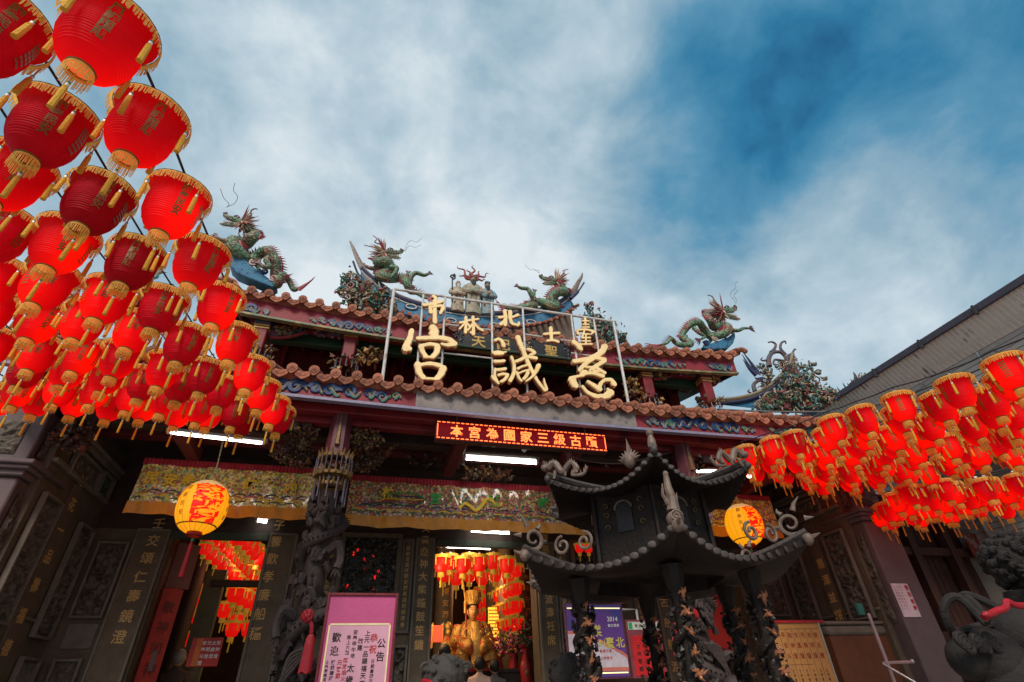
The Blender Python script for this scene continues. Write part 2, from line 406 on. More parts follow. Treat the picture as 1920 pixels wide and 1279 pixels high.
# ================================================================== SETTING
C0 = 2.12                                # centre line of the temple
YL, YU, YD = 6.3, 7.1, 9.3               # lower eave, upper eave, door wall
pave = mat('granite_paving', (.34, .30, .27), .8, var=.3, vs=1.5, bump=.2)
struct('ground', MB().grid(lambda u, v: V((-150+300*u, -150+300*v, 0)), 2, 2), pave, smooth=0)
struct('temple_floor', MB().bb((-6, 6.75, .004), (11, 20, .25)), stonel, smooth=0)

# ================================================================== TEMPLE
temple = thing('temple', 'ornate temple with terracotta tiled double roof, red beams and dark carved stone front', 'temple', (C0, YD, 0))
def zl(x): return 4.665+.003*(x-C0)**2
def zu(x): return 6.365+.0088*(x-C0)**2+.0009*max(0, abs(x-C0)-2.5)**3
# ---- tiles
def tile_proto():
    a = MB()                              # round end with a pointed lower lip and the barrel behind it
    k = 16; poly = []
    for i in range(k):
        t = 2*pi*i/k+pi/2; r = .068
        x, z = r*cos(t), r*sin(t)
        if z < -.05: z -= .022*(1-abs(x)/.05)
        poly.append((x, z))
    I = Matrix.Identity(4)
    a.prism(poly, -.022, .0, I)
    a.prism([(p[0]*.72, p[1]*.66+.006) for p in poly], -.030, -.0221, I)
    a.prism([(p[0]*.30, p[1]*.30+.006) for p in poly], -.036, -.0301, I)
    sl = R(24)
    a.tube([V((0, 0, 0)), V((0, .45, .45*math.tan(sl))), V((0, .95, .95*math.tan(sl)))], [.058, .060, .060], 10)
    b = MB()                              # drip tile: hanging scalloped fan
    pl = [(-.115, .030), (-.105, -.030), (-.085, -.066), (-.055, -.088), (-.025, -.108), (0, -.116), (.025, -.108), (.055, -.088), (.085, -.066), (.105, -.030), (.115, .030), (.06, .005), (0, -.008), (-.06, .005)]
    b.prism(pl, -.012, .006, I)
    b.grid(lambda u, v: V(((u-.5)*.23, .007+v*.9, .032-.042*sin(u*pi)+v*.9*math.tan(sl)-.002)), 6, 2)
    c = MB().prism([(-.06, -.025), (-.035, -.055), (0, -.068), (.035, -.055), (.06, -.025), (0, -.045)], -.018, -.0121, I)
    b.v += [v for v in []]
    o = len(b.v); b.v += c.v; b.f += [tuple(i+o for i in f) for f in c.f]; b.m += c.m
    return a.data('tile_end', tile_m), b.data('drip_tile', tile_m)
TE, DT = tile_proto()
def roof(name, x0, x1, zf, Y, sp, depth, slope, near=None):
    base = MB()
    n = 40
    for dz in (0,):
        base.grid(lambda u, v: V((lerp(x0, x1, u), Y+.03+v*depth, zf(lerp(x0, x1, u))-.035+v*depth*math.tan(R(slope)))), n, 2)
        base.grid(lambda u, v: V((lerp(x0, x1, u), Y+.10+v*depth, zf(lerp(x0, x1, u))-.12+v*depth*math.tan(R(slope)))), n, 2)
        base.grid(lambda u, v: V((lerp(x0, x1, u), Y+.03+v*.07, zf(lerp(x0, x1, u))-.035-v*.085)), n, 1)
    r = base.build(name, tile_m, temple)
    k = int((x1-x0)/sp)
    for i in range(k+1):
        x = x0+sp*i; s = 1+.02*sin(i*12.9)
        M = Matrix.Translation((x, Y+.004*sin(i*7.7), zf(x)+.005*sin(i*3.1))) @ Matrix.Rotation(.03*sin(i*5.3), 4, 'Y')
        if near: pass
        put('tile_end', TE, r, M=M)
        xm = x+sp/2
        if i < k: put('drip_tile', DT, r, M=Matrix.Translation((xm, Y+.01, zf(xm)-.035+.004*sin(i*2.2))) @ Matrix.Rotation(.03*sin(i*9.1), 4, 'Y'))
    return r
lower = roof('lower_roof', C0-.277*24, C0+.277*25, zl, YL, .277, 1.75, 24)
upper = roof('upper_roof', C0-.263*17.6, C0+.263*17.6, zu, YU, .263, 3.6, 30)
# end tile of upper roof at the right corner
UX0, UX1 = C0-.263*17.6, C0+.263*17.6
for s_, xx in ((-1, UX0-.05), (1, UX1+.05)):
    MB().tube(smooth_path([V((xx, YU-.02, zu(xx)+.03)), V((xx, YU+.6, zu(xx)+.25)), V((xx, YU+1.8, zu(xx)+.95))]), .085, 8).build('gable_tile', tile_m, upper)
    MB().tube(smooth_path([V((xx, YU-.02, zu(xx)+.06)), V((xx+.10*s_, YU-.06, zu(xx)+.07)), V((xx+.16*s_, YU-.1, zu(xx)-.02))]), [.05]*12+[.01], 6).build('tile_hook', tile_m, upper)
# ---- fascia boards below the eaves
def strip(x0, x1, Y, za, zb, zf, th=.03, n=30):
    mb = MB()
    for yy in (Y, Y+th):
        mb.grid(lambda u, v: V((lerp(x0, x1, u), yy, zf(lerp(x0, x1, u))+lerp(za, zb, v))), n, 1)
    mb.grid(lambda u, v: V((lerp(x0, x1, u), Y+v*th, zf(lerp(x0, x1, u))+za)), n, 1)
    return mb
LX0, LX1 = -4.4, 8.9
fl = strip(LX0, LX1, YL+.10, -.34, -.06, zl).build('fascia_board', redfascia, temple)
strip(LX0, LX1, YL+.06, -.385, -.345, zl, .09).build('gutter_rail', paleblue, temple)
strip(LX0, LX1, YL+.09, -.344, -.33, zl, .02).build('gold_line', goldpaint, temple)
fu = strip(UX0, UX1, YU+.10, -.40, -.06, zu).build('fascia_board', redfascia, temple)
strip(UX0, UX1, YU+.06, -.44, -.405, zu, .09).build('gutter_rail', mat('green_gold_rail', (.12, .15, .08), .5, c2=(.3, .22, .08), f2=.5, s2=6), temple)
inkpale = mat('painted_scene_board', (.25, .205, .19), .7, var=.5, vs=3, c2=(.09, .075, .085), f2=.54, s2=6, bump=.1)
strip(.45, 3.80, YL+.075, -.335, -.07, zl, .02).build('painted_panel', inkpale, fl)
def curl(mb, c, r, s=1, turns=1.35, th=.020, mi=0, Y=None):
    p = spiral(c, r, r*.15, 0 if s > 0 else pi, turns*s, n=22)
    mb.tube(p, [th*lerp(1, .5, i/22) for i in range(23)], 5, mi, flat=.35)
swm = [bluepaint, tealpaint, mat('pale_gold_paint', (.30, .22, .11), .5, var=.5, vs=14), greenwood, mat('pale_blue_paint', (.10, .16, .22), .5, var=.5, vs=14)]
def scrolls(x0, x1, zf, Y, zc, h, seed, parent, dens=11):
    rnd = random.Random(seed); mb = MB(); x = x0; i = 0
    while x < x1:
        s = 1 if i % 2 else -1; k = 1-abs((x-x0)/(x1-x0)*2-1)**2*.55; r = h*.46*k*rnd.uniform(.6, 1.1)
        z = zf(x)+zc+rnd.uniform(-.1, .1)*h
        curl(mb, (x, Y, z), r, s, rnd.uniform(1.1, 1.5), .2*h*k, mi=rnd.choice([0, 0, 1]))
        curl(mb, (x, Y-.006, z), r*.84, s, rnd.uniform(1.1, 1.5), .035*h, mi=2)
        w = [V((x+r*t*1.6-r*.2, Y-.003, z+sin(t*5+i)*h*.22*k-h*.12)) for t in [q/8 for q in range(9)]]
        mb.tube(w, [.10*h*sin(pi*(q+.5)/9)+.004 for q in range(9)], 5, rnd.choice([1, 3, 4, 1]), flat=.3)
        w = [p+V((0, -.006, .02)) for p in w]; mb.tube(w, .007*h/.2, 4, 2, flat=.4)
        x += r*rnd.uniform(1.5, 2.3)+h*.15; i += 1
    return mb.build('painted_scrollwork', swm, parent)
scrolls(-1.95, .25, zl, YL+.085, -.22, .24, 3, fl); scrolls(4.0, 5.9, zl, YL+.085, -.22, .24, 4, fl); scrolls(6.3, 8.4, zl, YL+.085, -.22, .24, 5, fl)
for a, b, sd_ in ((-2.4, -1.9, 1), (-1.25, .05, 2), (4.15, 5.55, 3), (6.15, 6.7, 4)):
    scrolls(a, b, zu, YU+.085, -.30, .20, 20+sd_, fu)
# black name board under the middle of the upper eave
pb = MB().box((C0+.02, YU+.03, 6.365-.235), (2.05, .05, .40)).build('name_board', plainblack, temple, bevel=.01)
MB().tube([V((C0+.02+s*1.02, YU-.0, 6.37+z)) for s, z in ((-1, -.43), (1, -.43))], .02, 6).build('board_rail', mat('green_rail', (.05, .10, .07), .5), pb)
shards('board_scroll', lambda r: V((C0+.02+r.choice((-1, 1))*r.uniform(.93, 1.08), YU, 6.365-.235+r.uniform(-.2, .2))), 90, .035, [(.06, .06, .07), (.12, .11, .12)], pb, 5)
Fb = frame((C0+.02, YU+.004, 6.365-.245), (1, 0, 0), (0, 0, 1))
chars('天配德聖', Fb, -.66, -.05, .25, .44, 0, goldpaint, pb, .02, .02)
# rafters + soffits
raf = MB().bb((-.02, 0, -.04), (.02, 1.5, .04)).data('rafter', redwood, 0)
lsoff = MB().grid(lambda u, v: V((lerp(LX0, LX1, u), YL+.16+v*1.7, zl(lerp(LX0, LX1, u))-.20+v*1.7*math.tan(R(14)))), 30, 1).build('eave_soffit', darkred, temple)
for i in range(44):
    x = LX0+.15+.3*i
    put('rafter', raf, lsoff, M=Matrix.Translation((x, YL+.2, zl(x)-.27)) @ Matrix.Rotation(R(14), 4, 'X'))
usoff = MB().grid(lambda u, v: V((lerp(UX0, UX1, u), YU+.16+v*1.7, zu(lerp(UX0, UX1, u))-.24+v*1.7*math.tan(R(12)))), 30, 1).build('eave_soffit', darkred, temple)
for i in range(31):
    x = UX0+.1+.3*i
    put('rafter', raf, usoff, M=Matrix.Translation((x, YU+.2, zu(x)-.31)) @ Matrix.Rotation(R(12), 4, 'X'))
# right gable edge of the upper roof (seen from below) and its jagged bracket board
MB().add([(UX1, YU+.1, zu(UX1)-.42), (UX1, YU+.1, zu(UX1)-.05), (UX1, YU+3, zu(UX1)+1.4), (UX1, YU+3, zu(UX1)+.2)], [(0, 1, 2, 3)]).build('gable_board', greenwood, temple)
MB().add([(UX0, YU+.1, zu(UX0)-.42), (UX0, YU+.1, zu(UX0)-.05), (UX0, YU+3, zu(UX0)+1.4), (UX0, YU+3, zu(UX0)+.2)], [(0, 1, 2, 3)]).build('gable_board', greenwood, temple)
# ---- beams
def beam(x0, x1, Y, z, h, d, m_, name='beam', bev=.015): return MB().bb((x0, Y, z-h/2), (x1, Y+d, z+h/2)).build(name, m_, temple, bevel=bev)
b1 = beam(UX0+.3, UX1-.5, 7.45, 1+.705*7.45, .22, .16, redwood); b2 = beam(UX0+.3, UX1-.5, 7.6, 1+.665*7.6, .20, .14, greenwood)
b3 = beam(LX0, LX1, 6.62, 1+.503*6.62, .13, .16, redwood); b4 = beam(LX0, LX1, 6.84, 1+.478*6.84, .14, .16, redwood)
beam(LX0, LX1, 7.45, 1+.455*7.45, .30, .2, darkwood); beam(LX0, LX1, 8.0, 1+.43*8.0, .25, .2, darkred)
# upper storey back wall and dark ceiling of the porch
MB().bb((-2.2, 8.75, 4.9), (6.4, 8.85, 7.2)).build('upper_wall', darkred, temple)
for i in range(9):
    x = -1.9+i*1.0
    MB().bb((x, 8.68, 5.0), (x+.07, 8.75, 7.0)).build('wall_post', redwood, temple)
beam(-2.2, 6.4, 8.55, 5.95, .14, .14, darkred)
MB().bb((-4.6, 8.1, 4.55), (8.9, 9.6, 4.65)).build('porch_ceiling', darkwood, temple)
# ---- hanging lotus posts (upper storey) : red post, gold collar, fringe of gold drops
def short_post(px, py0, py1, Y, w):
    a, b = at(px, py0, Y), at(px, py1, Y); b.x = a.x
    g = MB().box((a+b)/2, (w, w, (a-b).length)).build('bracket_post', redwood, temple, bevel=.02)
    MB().box(a-V((0, 0, .04)), (w*1.25, w*1.25, .16)).build('post_cap', mat('slate_blue_paint', (.03, .035, .06), .5), g, bevel=.02)
    for k in (.25, .33): MB().box(lerp(a, b, k), (w*1.12, w*1.12, .025)).build('gold_band', goldpaint, g)
    shards('lotus_collar', lambda r: b+V((r.uniform(-1, 1)*w*1.2, r.uniform(-1, 1)*w, r.uniform(-.06, .08))), 70, .05, PAL_G, g, int(px))
    fr = MB()
    for i in range(12):
        t = 2*pi*i/12; p = b+V((cos(t)*w*.9, sin(t)*w*.9, -.04)); fr.tube([p, p-V((0, 0, .14))], .009, 4)
    fr.build('collar_fringe', mat('silver_tin', (.22, .22, .25), .4, metal=.5), g)
def frn(o): return o
for px, a, b in ((497, 603, 660), (662, 617, 680), (1205, 690, 750), (1315, 700, 757)): short_post(px, a, b, 7.4, .20)
# arched brackets with carved openwork between them
def arch_bracket(x0, y0, x1, y1, Y, sd_, pal=None):
    p0, p1 = at(x0, y0, Y), at(x1, y1, Y); s = 1 if p1.x > p0.x else -1
    pts = [(p0.x, p0.z), (p1.x, p0.z)] + [(lerp(p1.x, p0.x, t), lerp(p0.z-.04, p1.z, sin(t*pi/2)**.8)) for t in [i/8 for i in range(9)]]
    g = MB().prism(pts, Y+.02, Y+.06, Matrix.Identity(4)).build('arch_bracket', mat('openwork_panel', (.05, .09, .09), .6, c2=(.16, .05, .10), f2=.5, s2=9), temple)
    e = [V((x, Y, z)) for x, z in pts[2:]]; MB().tube(e, .025, 6).build('bracket_edge', redwood, g)
    c = (p0*.62+p1*.38); c.z = lerp(p0.z, p1.z, .35)
    shards('gold_carving', lambda r: c+V((r.gauss(0, .07), -.03, r.gauss(0, .05))), 26, .06, PAL_G[:2], g, sd_)
    shards('vine_carving', lambda r: V((lerp(p0.x, p1.x, r.random()**1.3), Y+.01, p0.z))+V((0, 0, r.uniform(-.9, 0)*abs(p0.z-p1.z)*.6)), 60, .05, [(.05, .12, .10), (.20, .06, .12), (.04, .06, .14)], g, sd_+1)
for i, q in enumerate([(512, 610, 570, 640), (648, 628, 590, 610), (1222, 695, 1262, 715), (1305, 702, 1265, 690), (1330, 705, 1352, 725)]): arch_bracket(*q, 7.42, 40+i)
def carving(poly, Y, n, sz, pal, sd_, parent=None, name='wood_carving', dy=.08): return shards(name, in_poly(poly, Y, dy), n, sz, pal, parent or temple, sd_)
carving([(676, 650), (700, 655), (725, 668), (700, 682), (668, 672)], 7.3, 60, .07, PAL_G[:3], 3)
carving([(1170, 715), (1198, 712), (1200, 740), (1175, 742)], 7.3, 50, .07, PAL_G[:3], 4)
carving([(648, 790), (700, 795), (720, 825), (690, 850), (650, 830)], 6.95, 420, .036, PAL_G, 5)
carving([(560, 795), (590, 800), (600, 820), (570, 840), (545, 815)], 6.95, 240, .036, PAL_G, 6)
carving([(505, 850), (560, 820), (590, 850), (570, 880), (530, 870)], 7.1, 420, .034, PAL_G[2:]+PAL_G[:1], 7)
carving([(640, 840), (720, 845), (745, 835), (700, 885), (640, 880)], 7.2, 420, .034, PAL_G[2:]+PAL_G[:1], 8)
carving([(875, 880), (905, 876), (955, 885), (962, 900), (870, 898)], 8.0, 160, .05, PAL_G[2:]+PAL_G[:1], 9)
carving([(1240, 840), (1300, 850), (1330, 880), (1250, 900)], 7.1, 200, .05, PAL_G[2:]+[(.03, .05, .04)], 10)
carving([(90, 820), (160, 790), (195, 800), (160, 850), (120, 845)], 7.4, 260, .05, PAL_G[2:], 11)
carving([(760, 850), (860, 848), (870, 875), (770, 872)], 8.0, 120, .05, [(.03, .015, .01), (.06, .03, .02)], 12)
carving([(1010, 850), (1100, 860), (1150, 880), (1020, 885)], 8.0, 160, .05, [(.03, .015, .01), (.06, .03, .02)], 13)
for x in (-2.6, -.57, 1.2, 3.0, 4.83, 6.9):
    MB().bb((x-.09, 6.9, 4.05), (x+.09, 8.2, 4.25)).build('cross_beam', darkred, temple, bevel=.02)
# ---- door wall (pieces butt together round the openings)
def wallbox(x0, x1, z0, z1, m_=stone, Y0=YD, Y1=YD+.35, name='wall'): return MB().bb((x0, Y0, z0), (x1, Y1, z1)).build(name, m_, temple, smooth=0)
DT_ = 3.33
doors = [(-2.87, -1.50), (1.20, 2.98), (5.74, 7.11)]
xs = [-3.95]+[q for d in doors for q in d]+[8.25]
for i in range(0, len(xs), 2): wallbox(xs[i], xs[i+1], .25, DT_)
wallbox(-3.95, 8.25, DT_, 4.55, darkwood)
for (a, b) in doors:
    MB().bb((a, YD-.03, DT_-.12), (b, YD+.05, DT_)).build('door_lintel', mat('green_lintel', (.04, .05, .035), .7), temple, bevel=.01)
def panel(x0, x1, z0, z1, m_=stone, d=.05, frame_=True, name='couplet_panel', Y=YD):
    g = MB().bb((x0, Y-d, z0), (x1, Y-.002, z1)).build(name, m_, temple, bevel=.008)
    if frame_:
        f = MB(); t = .03
        for a, b in (((x0, z0), (x0+t, z1)), ((x1-t, z0), (x1, z1)), ((x0+t, z0), (x1-t, z0+t)), ((x0+t, z1-t), (x1-t, z1))):
            f.bb((a[0], Y-d-.018, a[1]), (b[0], Y-d-.001, b[1]))
        f.build('panel_moulding', stonel, g)
    return g
def couplet(x0, x1, z0, z1, s, pc0, pc1, size, m_=stone):
    g = panel(x0, x1, z0, z1, m_); k = len(s)
    a, b = at(*pc0, YD-.05), at(*pc1, YD-.05)
    for i, ch in enumerate(s):
        p = lerp(a, b, i/(k-1)); chars(ch, frame((0, YD-.05, 0), (1, 0, 0), (0, 0, 1)), (a.x+b.x)/2, p.z, size, 0, 0, goldchar, g, .010, .012)
    return g
couplet(-3.36, -2.90, .25, 3.33, '壬交頌仁壽鏡澄', (300, 981), (222, 1194), .175)
couplet(-1.48, -1.05, .25, 3.33, '子騰歡孝廉船穩', (523, 985), (480, 1188), .175)
couplet(.86, 1.18, .25, 3.33, '文奏迎神大樂鐘鼓笙鏞', (797, 990), (787, 1209), .15)
couplet(3.00, 3.34, .25, 3.33, '靈恩昭四海波濤衽席', (1020, 1008), (1036, 1200), .15)
couplet(5.24, 5.70, .25, 3.33, '聖德垂千古慈航渡', (1235, 990), (1250, 1250), .17)
for x0, x1 in ((-.98, -.66), (.64, .83), (-.60, -.38), (3.38, 3.56), (4.80, 5.0)):
    g = panel(x0, x1, 1.9, 3.3, stone, .03, True, 'inscribed_panel')
    F = frame((0, YD-.03, 0), (1, 0, 0), (0, 0, 1)); s = '慈航普渡海國安瀾風調雨順國泰民安士林慈諴宮'
    mb = MB(); text_into(mb, s[:14], F, (x0+x1)/2, 3.16, .07, 0, -.088, .01, .005); mb.build('inscription', goldchar, g)
# carved relief panels in the door wall
def relief_panel(F, w, h, seed, parent=temple, m_=stonec, amp=.10, fs=9):
    nu = max(10, int(w*55)); nv = max(10, int(h*55))
    g = relief(MB(), F, w, h, amp, seed, nu, nv, fs).build('carved_panel', m_, parent, smooth=60)
    f = MB(); t = .035
    for (x, y, a, b) in ((-w/2-t/2, 0, t, h+2*t), (w/2+t/2, 0, t, h+2*t), (0, h/2+t/2, w, t), (0, -h/2-t/2, w, t)):
        f.box(F @ V((x, y, .03)), (a, .07, b), None) if abs(F.col[0][1]) < .5 else f.box(F @ V((x, y, .03)), (.07, a, b))
    f.build('panel_frame', stonel, g, bevel=.008)
    return g
def FX(x, z, Y=YD-.02): return frame((x, Y, z), (1, 0, 0), (0, 0, 1))
relief_panel(FX(-3.60, 2.62), .34, .95, 3); relief_panel(FX(-3.60, 1.45), .26, .3, 4, amp=.03, fs=14); relief_panel(FX(-3.60, .9), .3, .5, 5, m_=stonel, amp=.05)
panel(-3.78, -3.42, 1.75, 2.05, stonel, .02, False, 'plain_panel')
relief_panel(FX(-.85, 1.4), .3, .5, 6, m_=stonel); relief_panel(FX(.73, 1.3), .16, .8, 8); relief_panel(FX(3.47, 1.9), .16, .6, 9)
relief_panel(FX(7.65, 2.6), .7, .9, 11); relief_panel(FX(3.75, 2.0), .3, 1.2, 12)
# lattice windows: openwork over a black sheet for the dark behind, with self-glowing red beads
for xc, sd_ in ((.13, 1), (4.15, 2)):
    w, h, zc = .84, .92, 2.84
    g = MB().bb((xc-w/2, YD-.012, zc-h/2), (xc+w/2, YD-.002, zc+h/2)).build('lattice_window', plainblack, temple)
    f = MB()
    for (x, y, a, b) in ((-w/2-.04, 0, .08, h+.16), (w/2+.04, 0, .08, h+.16), (0, h/2+.04, w, .08), (0, -h/2-.04, w, .08)): f.box((xc+x, YD-.05, zc+y), (a, .1, b))
    f.build('window_frame', stone, g, bevel=.01)
    shards('openwork_carving', lambda r: V((xc+r.uniform(-.5, .5)*w, YD-.05+r.uniform(-.04, .03), zc+r.uniform(-.5, .5)*h)), 620, .045, [(.045, .042, .036), (.07, .065, .055), (.03, .028, .025), (.09, .07, .045)], g, sd_)
    rr = random.Random(sd_); mb = MB()
    for _ in range(9): mb.ell((xc+rr.uniform(-.36, .25), YD-.04, zc+rr.uniform(-.3, .3)), (.018, .012, .035), 6, 4)
    mb.build('red_glass', nosample(mat('red_glass_lit', (.5, .01, .01), .3, emit=1.0, ecol=(1, .015, .01))), g)
# ---- side walls of the porch, running from the end pillars back to the door wall
for sgn, X in ((-1, -3.95), (1, 8.25)):
    X2 = X+sgn*.4
    MB().bb((X, 7.45, .25), (X2, YD+.35, 4.5)).build('side_wall', stone, temple, smooth=0)
    xd = (0, 1, 0) if sgn < 0 else (0, -1, 0)
    def FS(y, z, d=.02): return frame((X-sgn*d, y, z), xd, (0, 0, 1))
    relief_panel(FS(8.95, 2.55), .42, 1.35, 20+sgn); relief_panel(FS(7.80, 2.6), .42, 1.35, 22+sgn)
    relief_panel(FS(8.95, 1.35), .42, .5, 25+sgn, m_=stonel, amp=.03); relief_panel(FS(8.25, 3.82), .8, .28, 27+sgn, amp=.05, fs=13)
    relief_panel(FS(8.95, 3.85), .35, .28, 28+sgn, m_=mat('painted_relief', (.05, .09, .05), .6, c2=(.25, .22, .15), f2=.58, s2=9), amp=.05, fs=13)
    g = MB().bb((X-sgn*.04, 8.17, .7), (X-sgn*.002, 8.43, 3.62)).build('couplet_panel', stone, temple, bevel=.008)
    a = atX(*((160, 909) if sgn < 0 else (1530, 1060)), X); b = atX(*((20, 1217) if sgn < 0 else (1572, 1190)), X)
    s = '慈花一品壽福德' if sgn < 0 else '惠澤並綏福'
    for i, ch in enumerate(s): chars(ch, frame((X-sgn*.04, 0, 0), xd, (0, 0, 1)), (8.30 if sgn < 0 else -8.30), lerp(a.z, b.z, i/(len(s)-1)), .18, 0, 0, goldchar, g, .018, .014)
    for z, h, dd in ((3.66, .06, .07), (4.05, .07, .09), (4.13, .05, .13), (2.0, .04, .04)): MB().bb((X-sgn*dd, 7.45, z), (X-sgn*.001, YD-.06, z+h)).build('wall_moulding', stonel, temple, bevel=.01)
# end pillars
for sgn, xa, xb in ((-1, -4.85, -4.05), (1, 8.36, 9.02)):
    g = MB().bb((xa, 7.2, 0), (xb, 7.85, 3.36)).build('end_pillar', stonep, temple, bevel=.03)
    for z, h, e in ((3.36, .07, .05), (3.43, .05, .10), (3.48, .06, .14)): MB().bb((xa-e, 7.2-e, z), (xb+e, 7.85+e, z+h)).build('pillar_cornice', stonep, g, bevel=.015)
    MB().bb((xa+.04, 7.24, 3.54), (xb-.04, 7.8, 4.25)).build('pillar_block', stonep, g, bevel=.02)
    xc = (xa+xb)/2
    rp_ = relief(MB(), frame((xc, 7.225, 3.86), (1, 0, 0), (0, 0, 1)), .4, .42, .05, 40+sgn, 24, 24, 11).build('carved_panel', stonec, g, smooth=60)
    xi = xb if sgn < 0 else xa
    xd = (0, 1, 0) if sgn < 0 else (0, -1, 0)
    relief(MB(), frame((xi-sgn*.02, 7.52, 2.5), xd, (0, 0, 1)), .42, 1.4, .06, 50+sgn, 24, 70, 9).build('carved_panel', stonec, g, smooth=60)
    relief(MB(), frame((xi-sgn*.0, 7.52, 3.86), xd, (0, 0, 1)), .40, .42, .05, 55+sgn, 24, 24, 11).build('carved_panel', stonec, g, smooth=60)
    MB().bb((xa+.1, 7.3, 4.25), (xb-.1, 7.7, 4.6)).build('pillar_head', darkwood, g, bevel=.02)

# dragon columns ----------------------------------------------------------------
def dragon_column(X, mir, label):
    Y = 7.5
    t = thing('dragon_column', label, 'column', (X, Y, .25), 'dragon columns of the porch')
    MB().lathe([(.145, .25), (.14, 2.0), (.13, 4.0)], 14, (X, Y, 0)).build('shaft', colstone, t)
    pts = []; rad = []
    n = 90
    for i in range(n+1):
        u = i/n; a = (-pi/2+u*2*pi*2.6)*mir; rr = .195+.035*sin(u*17)
        pts.append(V((X+cos(a)*rr*1.15, Y+sin(a)*rr, .7+2.75*u+.06*sin(u*21)))); rad.append(lerp(.105, .05, u)*(1+.06*sin(u*150)))
    MB().tube(pts, rad, 10).build('coiled_dragon', colstone, t)
    fins = MB()
    for i in range(4, n-2, 1):
        o = (pts[i]-V((X, Y, pts[i].z))).normalized(); fins.cone(pts[i]+o*rad[i]*.8, pts[i]+o*(rad[i]+.045)+V((0, 0, .02)), .02, 4)
    fins.build('dorsal_fin', colstone, t)
    hd = MB(); hz = 1.05; hx = X-.18*mir
    hd.ell((hx, Y-.30, hz), (.16, .15, .12)); hd.ell((hx-.10*mir, Y-.42, hz-.02), (.11, .12, .06)); hd.ell((hx-.08*mir, Y-.40, hz-.12), (.09, .10, .035))
    for k in range(14): a = k/14*2*pi; hd.cone((hx+.08*mir, Y-.26, hz), (hx+.08*mir+cos(a)*.24, Y-.2, hz+sin(a)*.24), .035, 4)
    hd.build('dragon_head', colstone, t)
    for k, (z, s) in enumerate(((2.65, 1), (1.9, -1), (1.35, 1))):
        lg = MB(); p0 = V((X+s*.15, Y-.18, z)); pth = smooth_path([p0, p0+V((s*.11, -.08, .05)), p0+V((s*.15, -.06, -.12)), p0+V((s*.12, -.1, -.24))], 4); lg.tube(pth, [.07]*5+[.05]*(len(pth)-5), 7)
        for c in (-1, 0, 1): lg.cone(pth[-1], pth[-1]+V((c*.06, -.04, -.10)), .025, 4)
        lg.build('leg', colstone, t)
    def cf(r):
        u = r.random(); a = r.uniform(0, 2*pi); rr = lerp(.25, .15, u)*r.uniform(.8, 1.05); return V((X+cos(a)*rr*1.2, Y+sin(a)*rr, lerp(.3, 1.4, u)))
    shards('cloud_carving', cf, 500, .075, [(.05, .038, .036), (.065, .05, .048), (.035, .026, .025)], t, 3, leaf=.15)
    rr_ = random.Random(9); lm_ = MB()
    for k_ in range(120):
        u = rr_.random()**1.2; a = rr_.uniform(-pi, .2); da = rr_.uniform(-.9, .9); z0_ = lerp(.4, 3.4, u); rr0 = lerp(.27, .17, u)*rr_.uniform(.85, 1.05); dz_ = rr_.uniform(-.12, .12)
        lm_.tube([V((X+cos(a+da*q/5)*rr0*1.15, Y+sin(a+da*q/5)*rr0, z0_+dz_*q/5+.05*sin(q*1.4+k_))) for q in range(6)], [.012, .035, .045, .045, .03, .01], 6)
    lm_.build('scroll_carving', colstone, t)
    mb = MB()
    for k in range(5): mb.tube(smooth_path([V((X-mir*.25, Y-.20-.03*k, .5+.05*k)), V((X-mir*(.32-.05*k), Y-.28, .85)), V((X-mir*.1, Y-.30, 1.25+.05*k)), V((X+mir*.12, Y-.27, 1.55))]), .022, 6)
    mb.build('flowing_mane', colstone, t)
    MB().box((X, Y, .35), (.62, .62, .2)).build('column_base', stonel, t, bevel=.04)
    return t
dragon_column(-.57, 1, 'dark stone column wrapped by a carved dragon between the left banner and the pink notice')
dragon_column(4.83, -1, 'dark stone column wrapped by a carved dragon behind the bronze censer posts')
def rosette(px, py, Y, r, tpx, label):
    c = at(px, py, Y); t = thing('red_rosette', label, 'ribbon rosette', c, 'red rosettes tied on the dragon columns')
    mb = MB(); rnd = random.Random(int(px))
    for i in range(46):
        d = V((rnd.gauss(0, 1), -abs(rnd.gauss(0, .8)), rnd.gauss(0, 1))).normalized(); mb.ell(c+d*r*.62, (r*.30, r*.25, r*.30), 6, 4)
    mb.build('knot', redribbon, t)
    e = at(*tpx, Y-.02); mid = (c+e)/2+V((.02, 0, 0))
    MB().tube(smooth_path([c, mid, e]), .022, 6).build('ribbon', redribbon, t)
    MB().lathe([(.02, .0), (.045, -.05), (.055, -.2), (.07, -.36)], 9, e, sy=.5, wob=lambda i, j, a, z: (a*(1+.15*(j % 2)), z-(.03*(j % 2) if i == 3 else 0))).build('tassel', redribbon, t)
rosette(577, 1155, 7.05, .085, (584, 1188), 'red cloth rosette with hanging tail on the left dragon column')
rosette(1299, 1153, 7.05, .095, (1262, 1172), 'red cloth rosette with hanging tail on the dragon column behind the censer')

